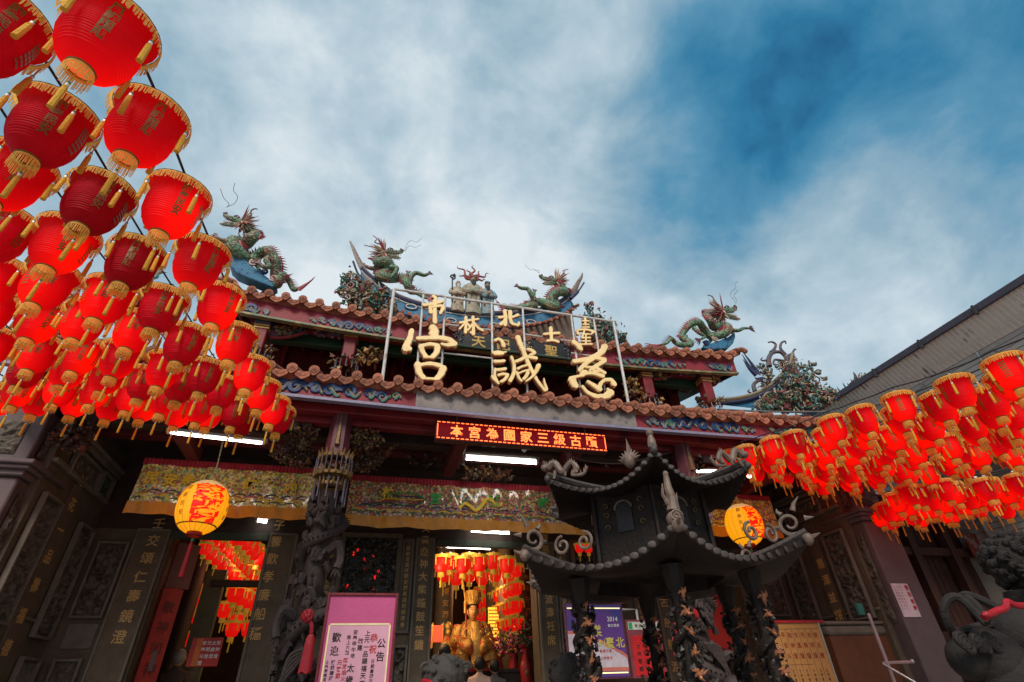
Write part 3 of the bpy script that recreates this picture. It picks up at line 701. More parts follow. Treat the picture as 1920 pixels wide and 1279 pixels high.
# lotus lantern posts hanging below the lower eave -------------------------------
def hanging_post(X, label):
    Y = 6.75; t = thing('hanging_lotus_post', label, 'hanging post', (X, Y, 4.3), 'lotus posts hanging below the lower eave')
    MB().lathe([(.13, 4.35), (.14, 4.1), (.15, 3.85), (.155, 3.70)], 6, (X, Y, 0), cap=True).build('post', mat('plum_paint', (.10, .02, .03), .5, var=.3), t, smooth=20)
    MB().cone((X, Y-.15, 3.8), (X, Y-.13, 4.3), .035, 5).build('leaf_ornament', oldgold, t)
    tier = [(3.66, .20), (3.42, .22), (3.30, .16)]
    for z, r in tier:
        a = MB()
        for i in range(18):
            q = 2*pi*i/18; p = V((X+cos(q)*r, Y+sin(q)*r, z)); a.cone(p, p+V((cos(q)*.03, sin(q)*.03, .09)), .02, 4); a.ell(p, (.02, .02, .02), 5, 4)
        a.lathe([(r*.5, z-.01), (r, z-.02), (r, z+.02), (r*.5, z+.03)], 18, (X, Y, 0)); a.build('crown_tier', oldgold, t)
    shards('gilded_figures', lambda r: V((X+r.uniform(-.17, .17), Y+r.uniform(-.17, .17), r.uniform(3.42, 3.62))), 130, .045, [(.25, .15, .06), (.30, .08, .04), (.12, .07, .05), (.2, .18, .15)], t, 9)
    tn = MB()
    for i in range(22):
        q = 2*pi*i/22; r = .225; p = V((X+cos(q)*r, Y+sin(q)*r, 3.64)); tn.tube([p, p-V((0, 0, .2))], .006, 4)
        if i % 2 == 0: p = V((X+cos(q)*.20, Y+sin(q)*.20, 3.36)); tn.tube([p, p-V((0, 0, .32+.08*sin(i*3)))], .008, 4)
    tn.build('hanging_rods', mat('pewter_rods', (.16, .14, .18), .4, metal=.4), t)
hanging_post(-.50, 'gilded lotus post with dangling rods hanging over the left dragon column')
hanging_post(4.75, 'gilded lotus post with dangling rods behind the top of the bronze censer')
# ================================================================== ROOF RIDGES AND STATUES
YR = 11.0
blue_tile = mat('blue_mosaic', lin((45, 115, 150)), .4, var=.5, vs=30, c2=lin((30, 70, 110)), f2=.52, s2=14, bump=.4, bs=60)
navy = mat('navy_trim', (.03, .035, .09), .5); whitemo = mat('white_mosaic', (.5, .5, .48), .5, var=.4, vs=20)
ridge_top = [at(x, y, YR) for x, y in ((655, 455), (672, 500), (700, 530), (745, 562), (800, 580), (845, 588), (885, 593), (930, 594), (975, 592), (1020, 584), (1058, 565), (1085, 535), (1092, 520))]
rt = smooth_path(ridge_top, 4)
ridge = thing('main_roof_ridge', 'sagging blue mosaic ridge with white oval openings on the upper roof', 'roof ridge', (C0, YR, 9))
core = [p for p in rt if -1.0 < p.x < 5.1]
mb = MB()
for y_ in (YR-.12, YR+.12):
    mb.add([V((p.x, y_, p.z-.04)) for p in core]+[V((p.x, y_, p.z-.52+.02*abs(p.x-C0))) for p in core], [(i, i+1, i+1+len(core), i+len(core)) for i in range(len(core)-1)])
mb.build('mosaic_band', blue_tile, ridge)
for dz, r, m_ in ((0, .05, navy), (.07, .035, mat('pink_grey_trim', (.25, .2, .2), .6)), (-.09, .02, whitemo), (-.5, .04, navy)):
    MB().tube([V((p.x, YR-.13, p.z+dz)) for p in core], r, 6).build('ridge_rail', m_, ridge)
MB().add([V((p.x, YR+s*.14, p.z-.5)) for s in (-1, 1) for p in core]+[V((p.x, YR+s*.14, 6.8)) for s in (-1, 1) for p in core], [(i, i+1, i+1+2*len(core), i+2*len(core)) for i in list(range(len(core)-1))+list(range(len(core), 2*len(core)-1))]).build('ridge_base', mat('ridge_stucco', (.12, .08, .06), .8), ridge)
for px, py in ((771, 575), (846, 601), (927, 610), (996, 604)):
    c = at(px, py, YR-.14)
    ring = [c+V((cos(a)*.135, 0, sin(a)*.075-cos(a)*.0)) for a in [i*2*pi/16 for i in range(17)]]
    MB().tube(ring, .020, 5, cap=False).build('oval_trim', whitemo, ridge)
    MB().tube([c+(p-c)*1.25 for p in ring], .016, 5, cap=False).build('oval_trim', navy, ridge)
    MB().lathe([(0.001, 0), (.125, 0)], 16, (0, 0, 0)).build('oval_opening', mat('oval_grey_stone', (.30, .28, .28), .6), ridge).matrix_world = Matrix.Translation(c+V((0, -.002, 0))) @ Matrix.Rotation(pi/2, 4, 'X') @ Matrix.Diagonal((1, .55, 1, 1))  # flat disc in one even grey fills the oval
# small tiles of the ridge apron
SM = MB(); SM.prism([(.05*cos(t), .05*sin(t)) for t in [i*2*pi/10 for i in range(10)]], -.03, 0, Matrix.Identity(4)); SM.tube([V((0, 0, 0)), V((0, .5, .3))], .045, 6); SMd = SM.data('tile_end', tile_m)
for i in range(36):
    x = -1.0+i*.175; z = min((abs(p.x-x), p.z) for p in core)[1]-.60
    put('tile_end', SMd, ridge, M=Matrix.Translation((x, YR-.42, z-.03)))
# swallowtails
for side, pl, qs in ((-1, [(700, 532), (685, 512), (672, 488), (662, 465), (656, 452)], [(690, 540), (672, 515), (662, 490)]), (1, [(1062, 562), (1076, 545), (1084, 530), (1090, 520), (1092, 512)], [(1070, 560), (1085, 545), (1095, 530)])):
    MB().tube(smooth_path([at(x, y, YR-.1) for x, y in pl]), [lerp(.13, .02, i/24) for i in range(25)], 6, flat=.5).build('swallowtail_tip', mat('striped_tail', (.16, .10, .08), .5, var=.6, vs=25, c2=(.3, .28, .25), f2=.55, s2=16), ridge)
    MB().tube(smooth_path([at(x, y, YR-.2) for x, y in qs]), [.06]*6+[.03]*7, 6).build('swallowtail_tip', navy, ridge)

def jiannian(name, label, polys, Y, n, size, parent=None, seed=1, dy=.35, pal=None):
    t = thing(name, label, 'roof sculpture', at(*polys[0][0], Y), 'flower and figure mounds on the roofs')
    for i, p in enumerate(polys):
        core_ = MB(); xs = [q for q in p]; cen = (sum(q[0] for q in xs)/len(xs), sum(q[1] for q in xs)/len(xs))
        core_.prism([((at(lerp(cen[0], q[0], .66), lerp(cen[1], q[1], .70), Y)).x, (at(lerp(cen[0], q[0], .66), lerp(cen[1], q[1], .70), Y)).z) for q in xs], Y+.02, Y+dy, Matrix.Identity(4))
        core_.build('mound_core', mat('mound_stucco', (.06, .065, .05), .9, bump=.5), t)
        base_f = in_poly(p, Y-.05, dy*.6); r0_ = random.Random(seed*3+i); cl_ = [c for c in (base_f(r0_) for _ in range(max(6, n//45))) if c is not None]
        def clump(r):
            if r.random() < .25: return base_f(r)
            c = cl_[int(r.random()*len(cl_))]; return c+V((max(-1.6, min(1.6, r.gauss(0, 1)))*size*1.4, r.gauss(0, 1)*size, max(-1.5, min(1.5, r.gauss(0, 1)))*size*1.1))
        shards('leaves_and_flowers', clump, n, size, pal or PAL_J, t, seed+i)
        for c in cl_[::3]:               # opened blossoms
            bl_ = MB()
            for q in range(7): a = q*2*pi/7; bl_.tube([c+V((0, -.10, 0)), c+V((cos(a)*size*.9, -.13, sin(a)*size*.9)), c+V((cos(a)*size*1.5, -.08, sin(a)*size*1.5))], [size*.2, size*.55, size*.12], 5, flat=.4)
            bl_.ell(c+V((0, -.13, 0)), (size*.35,)*3, 6, 4, 1); bl_.build('blossom', [bpy_mats[r0_.choice((0, 1, 3, 4))], satin_y], t)
        rnd = random.Random(seed*7+i); f = in_poly(p, Y-dy*.55, .05)
        for ci_ in range(4):
            cm_ = MB()
            for k in range(max(3, n//90)):
                c = f(rnd)
                if c is None: continue
                if rnd.random() < .5: cm_.tube(spiral(c, size*rnd.uniform(1.2, 2.2), size*.3, rnd.uniform(0, 6), rnd.uniform(.8, 1.4)*rnd.choice((-1, 1)), n=12), [size*.36]*9+[size*.12]*4, 5)
                else:
                    q = [c]; d_ = V((rnd.gauss(0, 1), -.3, rnd.gauss(.3, 1))).normalized()
                    for _ in range(4): d_ = (d_+V((rnd.gauss(0, .5), 0, rnd.gauss(0, .5)))).normalized(); q.append(q[-1]+d_*size*1.3)
                    cm_.tube(smooth_path(q, 3), [size*.42, size*.5, size*.4, size*.1], 6)
            if cm_.v: cm_.build('scroll_and_branch', [bpy_mats[0], bpy_mats[3], bpy_mats[4], mat('glaze_teal', (.06, .20, .20), .4, var=.4, vs=20)][ci_], t)
        for k in range(max(3, n//130)):
            c = f(rnd)
            if c is None: continue
            fg = MB(); h = size*rnd.uniform(3.2, 4.4)
            fg.lathe([(h*.16, 0), (h*.20, h*.15), (h*.12, h*.5), (h*.16, h*.65), (h*.07, h*.78)], 8, c-V((0, 0, h*.4)), mi=0, sy=.7)
            fg.ell(c+V((0, 0, h*.47)), (h*.09, h*.09, h*.11), 8, 5, 1); fg.tube([c+V((-h*.16, 0, h*.2)), c+V((-h*.25, -.03, h*.02)), c+V((-h*.1, -.06, h*.05))], h*.045, 5, 0)
            fg.tube([c+V((h*.15, 0, h*.22)), c+V((h*.27, -.02, h*.4))], h*.04, 5, 0); fg.ell(c+V((0, 0, h*.57)), (h*.07, h*.07, h*.06), 6, 4, 2)
            m_ = bpy_mats[rnd.randrange(len(bpy_mats))]
            fg.build('figurine', [m_, mat('figurine_skin', (.30, .20, .15), .6), mat('figurine_hat', (.04, .04, .05), .6)], t)
    return t
bpy_mats = [mat('robe_%s' % n, c, .5, var=.4, vs=20) for n, c in (('green', (.05, .14, .09)), ('brown', (.17, .10, .07)), ('blue', (.05, .11, .20)), ('cream', (.32, .28, .22)), ('rose', (.25, .07, .07)))]
satin_y = mat('blossom_heart', (.40, .28, .08), .5)
jiannian('flower_mound', 'mound of ceramic flowers and figures at the left end of the main ridge', [[(638, 530), (655, 510), (690, 535), (735, 555), (742, 590), (700, 592), (660, 578), (636, 562)]], 8.6, 1100, .05, seed=1)
jiannian('flower_mound', 'mound of ceramic flowers and figures right of the rooftop sign frame', [[(1100, 575), (1120, 585), (1150, 598), (1165, 620), (1172, 650), (1150, 655), (1120, 640), (1092, 610)]], 8.6, 800, .05, seed=5)
jiannian('flower_mound', 'ceramic figures hidden behind the left lanterns under the left dragon', [[(210, 530), (262, 500), (290, 520), (280, 560), (225, 570)], [(160, 560), (215, 535), (225, 575), (180, 590)], [(60, 600), (150, 560), (170, 600), (80, 620)]], 9.2, 260, .06, seed=8)

# three robed statues --------------------------------------------------------
def face(mb, c, r, mi_skin, mi_dark):
    mb.ell(c, (r*.78, r*.85, r), 12, 9, mi_skin); mb.cone(c+V((0, -r*.7, .12*r)), c+V((0, -r*1.12, -.18*r)), r*.16, 5, mi_skin)
    for s in (-1, 1): mb.ell(c+V((s*r*.30, -r*.74, r*.12)), (r*.13, r*.08, r*.06), 6, 4, mi_dark); mb.ell(c+V((s*r*.80, 0, 0)), (r*.12, r*.18, r*.25), 6, 4, mi_skin)
    mb.ell(c+V((0, -r*.80, -r*.42)), (r*.22, r*.08, r*.06), 6, 4, mi_dark)
skin = mat('statue_face', (.30, .19, .13), .5); beardw = mat('white_beard', (.42, .40, .36), .8); beardb = mat('black_beard', (.02, .02, .02), .7)
robe = {k: mat('statue_robe_'+k, c, .55, var=.5, vs=9, c2=c2, f2=.53, s2=7, bump=.4) for k, c, c2 in (('ochre', (.40, .32, .22), (.20, .17, .13)), ('green', (.30, .30, .22), (.36, .16, .12)), ('blue', (.16, .24, .28), (.34, .27, .20)))}
def immortal(px, py_b, py_t, robe_m, beard, label, staff=None, flames=False, hat=None, hold=None):
    b = at(px, py_b, YR-.15); tp = at(px, py_t, YR-.15); H = (tp-b).length; b = V((b.x, YR-.15, b.z))
    t = thing('robed_statue', label, 'statue', b, 'three star god statues on the main ridge')
    w = H*.155
    MB().lathe([(w*1.02, 0), (w*1.08, H*.06), (w*.95, H*.3), (w*1.05, H*.52), (w*1.12, H*.66), (w*.95, H*.76), (w*.45, H*.82), (w*.3, H*.84)], 18, b, sy=.62, cap=True, wob=lambda i, j, r, z: (r*(1+.06*(j % 3-1)*(1 if i < 4 else .3)), z)).build('robe', robe_m, t)
    for s in (-1, 1):
        sh = b+V((s*w*.95, 0, H*.72)); MB().tube(smooth_path([sh, sh+V((s*w*.25, -.05, -H*.14)), b+V((s*w*.55, -w*.75, H*.50)), b+V((s*w*.12, -w*.95, H*.53))]), [w*.34]*4+[w*.40]*4+[w*.38]*4+[w*.2], 8).build('sleeve', robe_m, t)
        MB().tube([b+V((s*w*.6, -w*.6, H*.48)), b+V((s*w*.6, -w*.7, H*.24))], [w*.32, w*.16], 6, flat=.4).build('sleeve_drape', robe_m, t)
    hc = b+V((0, -.02, H*.90)); mb = MB(); face(mb, hc, H*.082, 0, 1); mb.build('head', [skin, beardb], t)
    MB().tube([hc+V((0, -H*.06, -H*.04)), hc+V((0, -H*.09, -H*.14)), hc+V((0, -H*.08, -H*.25))], [H*.045, H*.05, H*.008], 8, flat=.5).build('beard', beard, t)
    if hat: MB().box(hc+V((0, 0, H*.085)), (H*.13, H*.12, H*.075)).build('hat', hat, t, bevel=.02)
    else: MB().ell(hc+V((0, .01, H*.035)), (H*.062, H*.07, H*.075), 10, 6).build('bald_crown', skin, t)
    if hold: MB().ell(b+V((0, -w*1.05, H*.56)), (w*.4, w*.25, w*.42), 8, 6).build('held_object', hold, t)
    if staff:
        a = b+V((-w*.95, -w*.5, H*.25)); e = b+V((-w*1.05, -w*.4, H*1.02)); MB().tube([a, e], .02, 6).build('staff', cord, t)
        mb = MB(); mb.tube(spiral(e+V((.0, 0, .07)), .09, .03, -1.5, 1.1), .025, 5); mb.ell(e+V((.05, 0, .13)), (.05, .05, .06), 6, 4); mb.build('staff_head', cord, t)
    if flames:
        fm = mat('flame_red_glaze', (.28, .06, .05), .5, var=.5, vs=15)
        for k, (dx, dz, ln) in enumerate(((0, 1, .36), (-.75, .75, .42), (.8, .62, .36), (-.4, .9, .25), (.45, .9, .25), (-.95, .3, .25), (.95, .25, .2))):
            d = V((dx, 0, dz)).normalized(); n_ = V((-d.z, 0, d.x)); p0 = hc+d*H*.07; L = ln*H/1.0
            MB().tube(smooth_path([p0, p0+d*L*.3+n_*L*.10, p0+d*L*.6-n_*L*.10, p0+d*L*.85+n_*L*.09, p0+d*L]), [lerp(H*.032, .006, i/24) for i in range(25)], 6).build('flame', fm, t)
immortal(857, 585, 528, robe['ochre'], beardw, 'bald white-bearded old man statue with a staff, left of three on the ridge', staff=True)
immortal(886, 590, 520, robe['green'], beardb, 'flame-crowned robed statue in the middle of three on the ridge', flames=True, hat=mat('statue_hat_red', (.16, .05, .04), .5))
immortal(914, 592, 532, robe['blue'], beardb, 'statue in blue robe and square hat, right of three on the ridge', hat=mat('statue_hat_blue', (.03, .08, .12), .5), hold=mat('held_treasure', (.25, .14, .06), .5))

# dragons --------------------------------------------------------------------
scale_g = mat('dragon_green_scales', lin((118, 160, 125)), .5, var=.4, vs=14, c2=lin((155, 110, 95)), f2=.5, s2=5, bump=.35)
scale_g.node_tree.nodes['Principled BSDF']
def add_scales(mt, sc):
    t = mt.node_tree; l = t.links; b = t.nodes['Principled BSDF']; bp = [n for n in t.nodes if n.type == 'BUMP'][0]
    v = N(t, 'ShaderNodeTexVoronoi', i_Scale=sc); l.new([n for n in t.nodes if n.type == 'TEX_COORD'][0].outputs['Object'], v.inputs['Vector']); l.new(v.outputs['Distance'], bp.inputs['Height'])
    src = b.inputs['Base Color'].links[0].from_socket; mp_ = N(t, 'ShaderNodeMapRange'); l.new(v.outputs['Distance'], mp_.inputs[0]); mp_.inputs[2].default_value = .6; mp_.inputs[3].default_value = 1.35; mp_.inputs[4].default_value = .35
    mm = N(t, 'ShaderNodeMix', data_type='RGBA', blend_type='MULTIPLY'); mm.inputs[0].default_value = 1; l.new(src, mm.inputs[6]); l.new(mp_.outputs[0], mm.inputs[7]); l.new(mm.outputs[2], b.inputs['Base Color'])
add_scales(scale_g, 26)
belly = mat('dragon_belly_cream', lin((190, 160, 110)), .5, var=.3, vs=20)
finr = mat('dragon_rose_fin', lin((160, 70, 80)), .5, var=.4, vs=15)
manem = mat('dragon_mane_cream', lin((190, 165, 140)), .6, var=.3, vs=20)
hornm = mat('dragon_horn_plum', lin((90, 45, 60)), .5)
wirem = mat('whisker_wire', (.13, .12, .13), .5, bump=0)
eyem = mat('dragon_eye', (.55, .55, .5), .3)
def dragon(label, Y, body, r0, base, snout, horns, whisk, legs, jaw_open=.42, mane_back=None):
    t = thing('roof_dragon', label, 'dragon statue', at(*body[len(body)//2], Y), 'ceramic dragons on the roofs')
    pts = smooth_path([at(x, y, Y)+V((0, .10*sin(i*1.7), 0)) for i, (x, y) in enumerate(body)], 7); n = len(pts)
    rad = [r0*(.72+.38*sin(min(1, i/n*1.6)*pi)**1 if i < n*.62 else lerp(1.0, .22, (i/n-.62)/.38))*.95 for i in range(n)]
    MB().tube(pts, rad, 12).build('body', scale_g, t)
    # belly plates and dorsal spines follow the outside of the curve
    fn = MB(); bl = MB()
    for i in range(2, n-1):
        tg = (pts[min(i+1, n-1)]-pts[i-1]).normalized(); up = V((-tg.z, 0, tg.x)); up = up if up.z > -.0 else -up
        if abs(tg.z) > .85: up = V((-1 if base[0] < snout[0] else 1, 0, .2)).normalized()
        p = pts[i]; r = rad[i]
        fn.cone(p+up*r*.8, p+up*(r*1.0+r0*.95)-tg*(-.05), r*.30, 4)
        fn.ell(p+up*r*.92, (r*.42, r*.30, r*.42), 6, 4)
        bl.ell(p-up*r*.55+V((0, -r*.45, 0)), (r*.42, r*.35, r*.30), 6, 4)
    fn.build('dorsal_fin', finr, t); bl.build('belly_plates', belly, t)
    # head
    B, S = at(*base, Y), at(*snout, Y); d = (S-B); L = d.length; d.normalize(); u = V((-d.z, 0, d.x)); u = u if u.z > 0 else -u; w = V((0, 1, 0))
    H = Matrix((d, w, u)).transposed().to_4x4(); H.translation = B
    def h(x, y, z): return H @ V((x*L, y*L, z*L))
    hm = MB(); M3 = H.to_3x3()
    hm.ell(h(.12, 0, .02), (.24*L, .19*L, .17*L), 12, 8, 0, M3)
    hm.tube([h(.15, 0, .06), h(.40, 0, .07), (h(.68, 0, .06)), h(.86, 0, .13), h(.97, 0, .24)], [.15*L, .135*L, .11*L, .10*L, .04*L], 10, 0)
    hm.ell(h(.86, 0, .17), (.10*L, .13*L, .09*L), 8, 6, 1, M3)
    for s in (-1, 1): hm.ell(h(.84, s*.08, .22), (.05*L, .05*L, .05*L), 6, 4, 1, M3); hm.tube([h(.20, s*.15, .13), h(.32, s*.16, .19), h(.45, s*.12, .16)], .035*L, 6, 1)
    for k in range(7):
        for s in (-1, 1): hm.cone(h(.32+.08*k, s*.09, .0), h(.33+.08*k, s*.09, -.09), .018*L, 4, 2)
    hm.tube([h(.25, 0, .15), h(.5, 0, .19), h(.74, 0, .17)], [.03*L, .04*L, .02*L], 6, 1)
    hm.build('head', [scale_g, hornm, eyem], t)
    jm = MB(); jz = -jaw_open
    jm.tube([h(.05, 0, -.10), h(.30, 0, lerp(-.1, jz, .45)), h(.62, 0, lerp(-.1, jz, .85)), h(.80, 0, jz)], [.11*L, .10*L, .075*L, .03*L], 8, 0)
    jm.tube([h(.2, 0, lerp(-.1, jz, .25)+.05), h(.5, 0, lerp(-.1, jz, .6)+.07), h(.70, 0, jz*.75+.05)], [.05*L, .05*L, .02*L], 6, 1)
    for k in range(8):
        for s in (-1, 1):
            q = .2+.07*k; jm.cone(h(q, s*.07, lerp(-.1, jz, q)+.03), h(q, s*.07, lerp(-.1, jz, q)+.12), .015*L, 4, 2)
            jm.cone(h(q, s*.05, lerp(-.1, jz, q)-.05), h(q+.03, s*.05, lerp(-.1, jz, q)-.20), .022*L, 4, 2)
    jm.build('jaw', [scale_g, finr, manem], t)
    for s in (-1, 1): MB().ell(h(.30, s*.15, .12), (.06*L, .04*L, .05*L), 8, 6, 0, M3).ell(h(.31, s*.185, .12), (.025*L, .02*L, .025*L), 6, 4, 1, M3).build('eye', [eyem, plainblack], t)
    mm = MB(); rnd = random.Random(int(base[0]))
    for k in range(90):
        a = rnd.uniform(-2.3, 2.3)+pi; s = rnd.uniform(-1, 1); ln = rnd.uniform(.42, .80)
        o = h(.04, s*.15, .0); dd = M3 @ V((cos(a)*1.0, s*.55, sin(a)*.8)).normalized()
        if (M3.inverted() @ dd).x > .2: continue
        mm.tube([o+dd*.08*L, o+dd*ln*.6*L+V((0, 0, .01)), o+dd*ln*L+V((0, 0, .05*L))], [.042*L, .034*L, .004*L], 4, rnd.choice([0, 0, 1]))
    mm.build('mane', [manem, finr], t)
    for hp in horns:
        p = smooth_path([at(x, y, Y) for x, y in hp], 5); MB().tube(p, [lerp(.022, .009, i/len(p)) for i in range(len(p))], 6).build('horn', hornm, t)
    for wp in whisk:
        MB().tube(smooth_path([at(x, y, Y) for x, y in wp], 5), .0055, 4).build('whisker', wirem, t)
    for li, lp in enumerate(legs):
        off = (-.12 if li % 2 == 0 else .14)
        p = smooth_path([at(x, y, Y)+V((0, off*(1 if i else .4), 0)) for i, (x, y) in enumerate(lp)], 5); k = len(p)
        lg = MB().tube(p, [lerp(r0*.62, r0*.26, (i/k)**.8) for i in range(k)], 9).build('leg', scale_g, t)
        cl = MB(); dd = (p[-1]-p[-3]).normalized(); nn = V((-dd.z, 0, dd.x))
        for q in (-1, -.35, .35, 1): cl.tube([p[-1], p[-1]+dd*.07+nn*q*.06, p[-1]+dd*.13+nn*q*.07-V((0, 0, .03))], [.022, .017, .003], 5)
        cl.build('claw', hornm, lg)
    tl = MB(); p = pts[-1]; dd = (pts[-1]-pts[-4]).normalized(); nn = V((-dd.z, 0, dd.x))
    for q in (-1.1, -.6, -.1, .4, .9, 1.3): tl.tube(smooth_path([p-dd*.03, p+dd*.12+nn*q*.10, p+dd*.22+nn*q*.17+V((0, 0, .02)), p+dd*.28+nn*(q*.17+.04)+V((0, 0, .07))], 3), [lerp(.028, .004, i/9) for i in range(10)], 5)
    tl.build('tail_fin', finr, t)
    return t
def cp(o, s, L): return [(o[0]+x/s, o[1]+y/s) for x, y in L]
o3, s3 = (380, 340), 3.552
dragon('green dragon on the blue prow at the left end of the upper eave, facing left', 7.25, cp(o3, s3, [(275, 300), (325, 320), (352, 365), (330, 405), (280, 405), (230, 385), (203, 425), (235, 480), (310, 505), (375, 475), (440, 490), (485, 550), (480, 625), (500, 690), (535, 650), (570, 650), (600, 700), (645, 730)]), .105,
       cp(o3, s3, [(270, 282)])[0], cp(o3, s3, [(118, 232)])[0], [cp(o3, s3, [(262, 245), (300, 242), (322, 232), (322, 200), (342, 184), (366, 186)]), cp(o3, s3, [(270, 250), (310, 245), (345, 238)])],
       [cp(o3, s3, [(160, 175), (175, 150), (140, 110), (118, 50)]), cp(o3, s3, [(165, 170), (215, 145), (232, 100), (205, 60), (215, 12)])],
       [cp(o3, s3, [(225, 420), (180, 435), (135, 425), (105, 410)]), cp(o3, s3, [(270, 430), (300, 470), (350, 520), (372, 555)]), cp(o3, s3, [(450, 520), (430, 560), (450, 600), (410, 600), (385, 580)]), cp(o3, s3, [(480, 560), (465, 620), (430, 650), (415, 690)])])
oR, sR = (1150, 500), 3.49
dragon('green dragon on a blue prow at the right end of the upper eave, facing right', 7.25, cp(oR, sR, [(672, 302), (632, 290), (606, 325), (620, 372), (665, 388), (715, 372), (738, 410), (715, 450), (655, 440), (600, 405), (540, 382), (490, 392), (468, 440), (500, 500), (478, 530), (440, 505), (415, 478), (370, 482), (335, 515), (300, 505)]), .085,
       cp(oR, sR, [(700, 298)])[0], cp(oR, sR, [(822, 290)])[0], [cp(oR, sR, [(690, 265), (665, 240), (658, 215), (645, 195), (618, 186)]), cp(oR, sR, [(700, 262), (680, 245), (635, 232)])],
       [cp(oR, sR, [(800, 240), (790, 220), (768, 190), (772, 165), (800, 140), (795, 115), (812, 98)]), cp(oR, sR, [(803, 240), (805, 215), (790, 190), (815, 155)])],
       [cp(oR, sR, [(735, 415), (790, 440), (830, 425), (865, 425)]), cp(oR, sR, [(690, 420), (660, 460), (640, 490)]), cp(oR, sR, [(520, 410), (540, 455), (575, 480), (545, 500)]), cp(oR, sR, [(480, 440), (500, 480), (480, 520)])])
dragon('green dragon on the main ridge left of the three statues, head turned right', YR-.2, cp(o3, s3, [(1195, 500), (1165, 505), (1170, 545), (1220, 550), (1245, 575), (1200, 610), (1180, 640), (1230, 655), (1290, 635), (1330, 640), (1355, 690), (1380, 730), (1430, 725), (1470, 770), (1500, 795)]), .15,
       cp(o3, s3, [(1205, 478)])[0], cp(o3, s3, [(1345, 482)])[0], [cp(o3, s3, [(1215, 440), (1180, 420), (1145, 405), (1160, 385), (1135, 360)]), cp(o3, s3, [(1200, 450), (1140, 440), (1075, 425)])],
       [cp(o3, s3, [(1345, 465), (1355, 430), (1385, 395), (1425, 405), (1462, 375)]), cp(o3, s3, [(1348, 468), (1375, 430), (1415, 440), (1450, 425)])],
       [cp(o3, s3, [(1250, 580), (1290, 600), (1270, 640), (1240, 660)]), cp(o3, s3, [(1190, 540), (1150, 555), (1115, 555), (1085, 540)]), cp(o3, s3, [(1370, 700), (1385, 655), (1420, 630), (1470, 645), (1500, 635)]), cp(o3, s3, [(1330, 650), (1360, 620), (1370, 590)])], jaw_open=.30)
o4, s4 = (640, 420), 3.4286
dragon('green dragon on the main ridge right of the three statues, head turned left', YR-.2, cp(o4, s4, [(1385, 380), (1425, 395), (1430, 440), (1385, 450), (1350, 480), (1385, 515), (1360, 545), (1310, 520), (1270, 490), (1235, 520), (1200, 545), (1160, 540), (1120, 530), (1080, 545), (1040, 550)]), .15,
       cp(o4, s4, [(1385, 372)])[0], cp(o4, s4, [(1268, 350)])[0], [cp(o4, s4, [(1375, 345), (1405, 335), (1430, 325), (1425, 300), (1460, 292)]), cp(o4, s4, [(1385, 350), (1440, 330), (1425, 310)])],
       [cp(o4, s4, [(1270, 315), (1240, 290), (1215, 295), (1180, 262)]), cp(o4, s4, [(1272, 318), (1268, 298), (1240, 300)])],
       [cp(o4, s4, [(1350, 470), (1345, 510), (1385, 530)]), cp(o4, s4, [(1440, 440), (1470, 470), (1500, 510)]), cp(o4, s4, [(1240, 500), (1210, 465), (1190, 435), (1150, 430), (1130, 420)]), cp(o4, s4, [(1250, 500), (1245, 460), (1250, 415)])], jaw_open=.30)
# blue prows under the eave dragons
for lab, pl in (('blue mosaic prow with cloud curls carrying the left eave dragon', cp(o3, s3, [(182, 485), (215, 500), (300, 560), (380, 625), (440, 670), (500, 715), (470, 735), (380, 700), (300, 670), (230, 640), (190, 600), (180, 540)])),
                ('blue mosaic prow with cloud curls carrying the right eave dragon', cp(oR, sR, [(775, 448), (735, 478), (680, 500), (620, 520), (562, 545), (590, 560), (660, 562), (730, 555), (765, 520), (778, 480)]))):
    Y = 7.35; c = at(*pl[0], Y); t = thing('dragon_prow', lab, 'roof ornament', c, 'blue prows under the eave dragons')
    P = [at(x, y, Y) for x, y in pl]; MB().prism([(p.x, p.z) for p in P], Y-.12, Y+.12, Matrix.Identity(4)).build('prow', blue_tile, t, bevel=.02)
    k = len(P)//2; mb = MB()
    for i in range(k-1):
        q = lerp(P[i], P[i+1], .5)+V((0, -.12, .06)); mb.tube(spiral(q, .07, .01, i, 1.4, n=14), .022, 5, i % 2)
    mb.build('cloud_curls', [mat('cloud_cream', (.38, .27, .22), .5), bluepaint], t)

# right wing ridge --------------------------------------------------------------
YW = 9.0
wing = thing('wing_roof_ridge', 'upswept ridge of the right wing roof with coiled finials above the red lanterns', 'roof ridge', at(1400, 750, YW))
wtop = smooth_path([at(x, y, YW) for x, y in ((1300, 752), (1345, 755), (1395, 748), (1430, 733), (1455, 712), (1472, 690), (1480, 668))], 5)
wb = [V((p.x, YW, min(p.z-.10, at(1400, 772, YW).z+.05))) for p in wtop]
mb = MB(); k = len(wtop); mb.add([p-V((0, .1, 0)) for p in wtop]+[p-V((0, .1, 0)) for p in wb], [(i, i+1, i+1+k, i+k) for i in range(k-1)]); mb.build('mosaic_band', blue_tile, wing)
MB().tube([p-V((0, .12, 0)) for p in wtop], .055, 6).build('ridge_rail', mat('gold_grey_trim', (.22, .17, .11), .6), wing)
MB().tube([p-V((0, .13, .09)) for p in wtop], .04, 6).build('ridge_rail', navy, wing)
o5 = (1330, 640); s5 = 4.263
tailm = mat('coil_finial', (.13, .07, .07), .5, var=.5, vs=18, c2=(.05, .09, .12), f2=.5, s2=9)
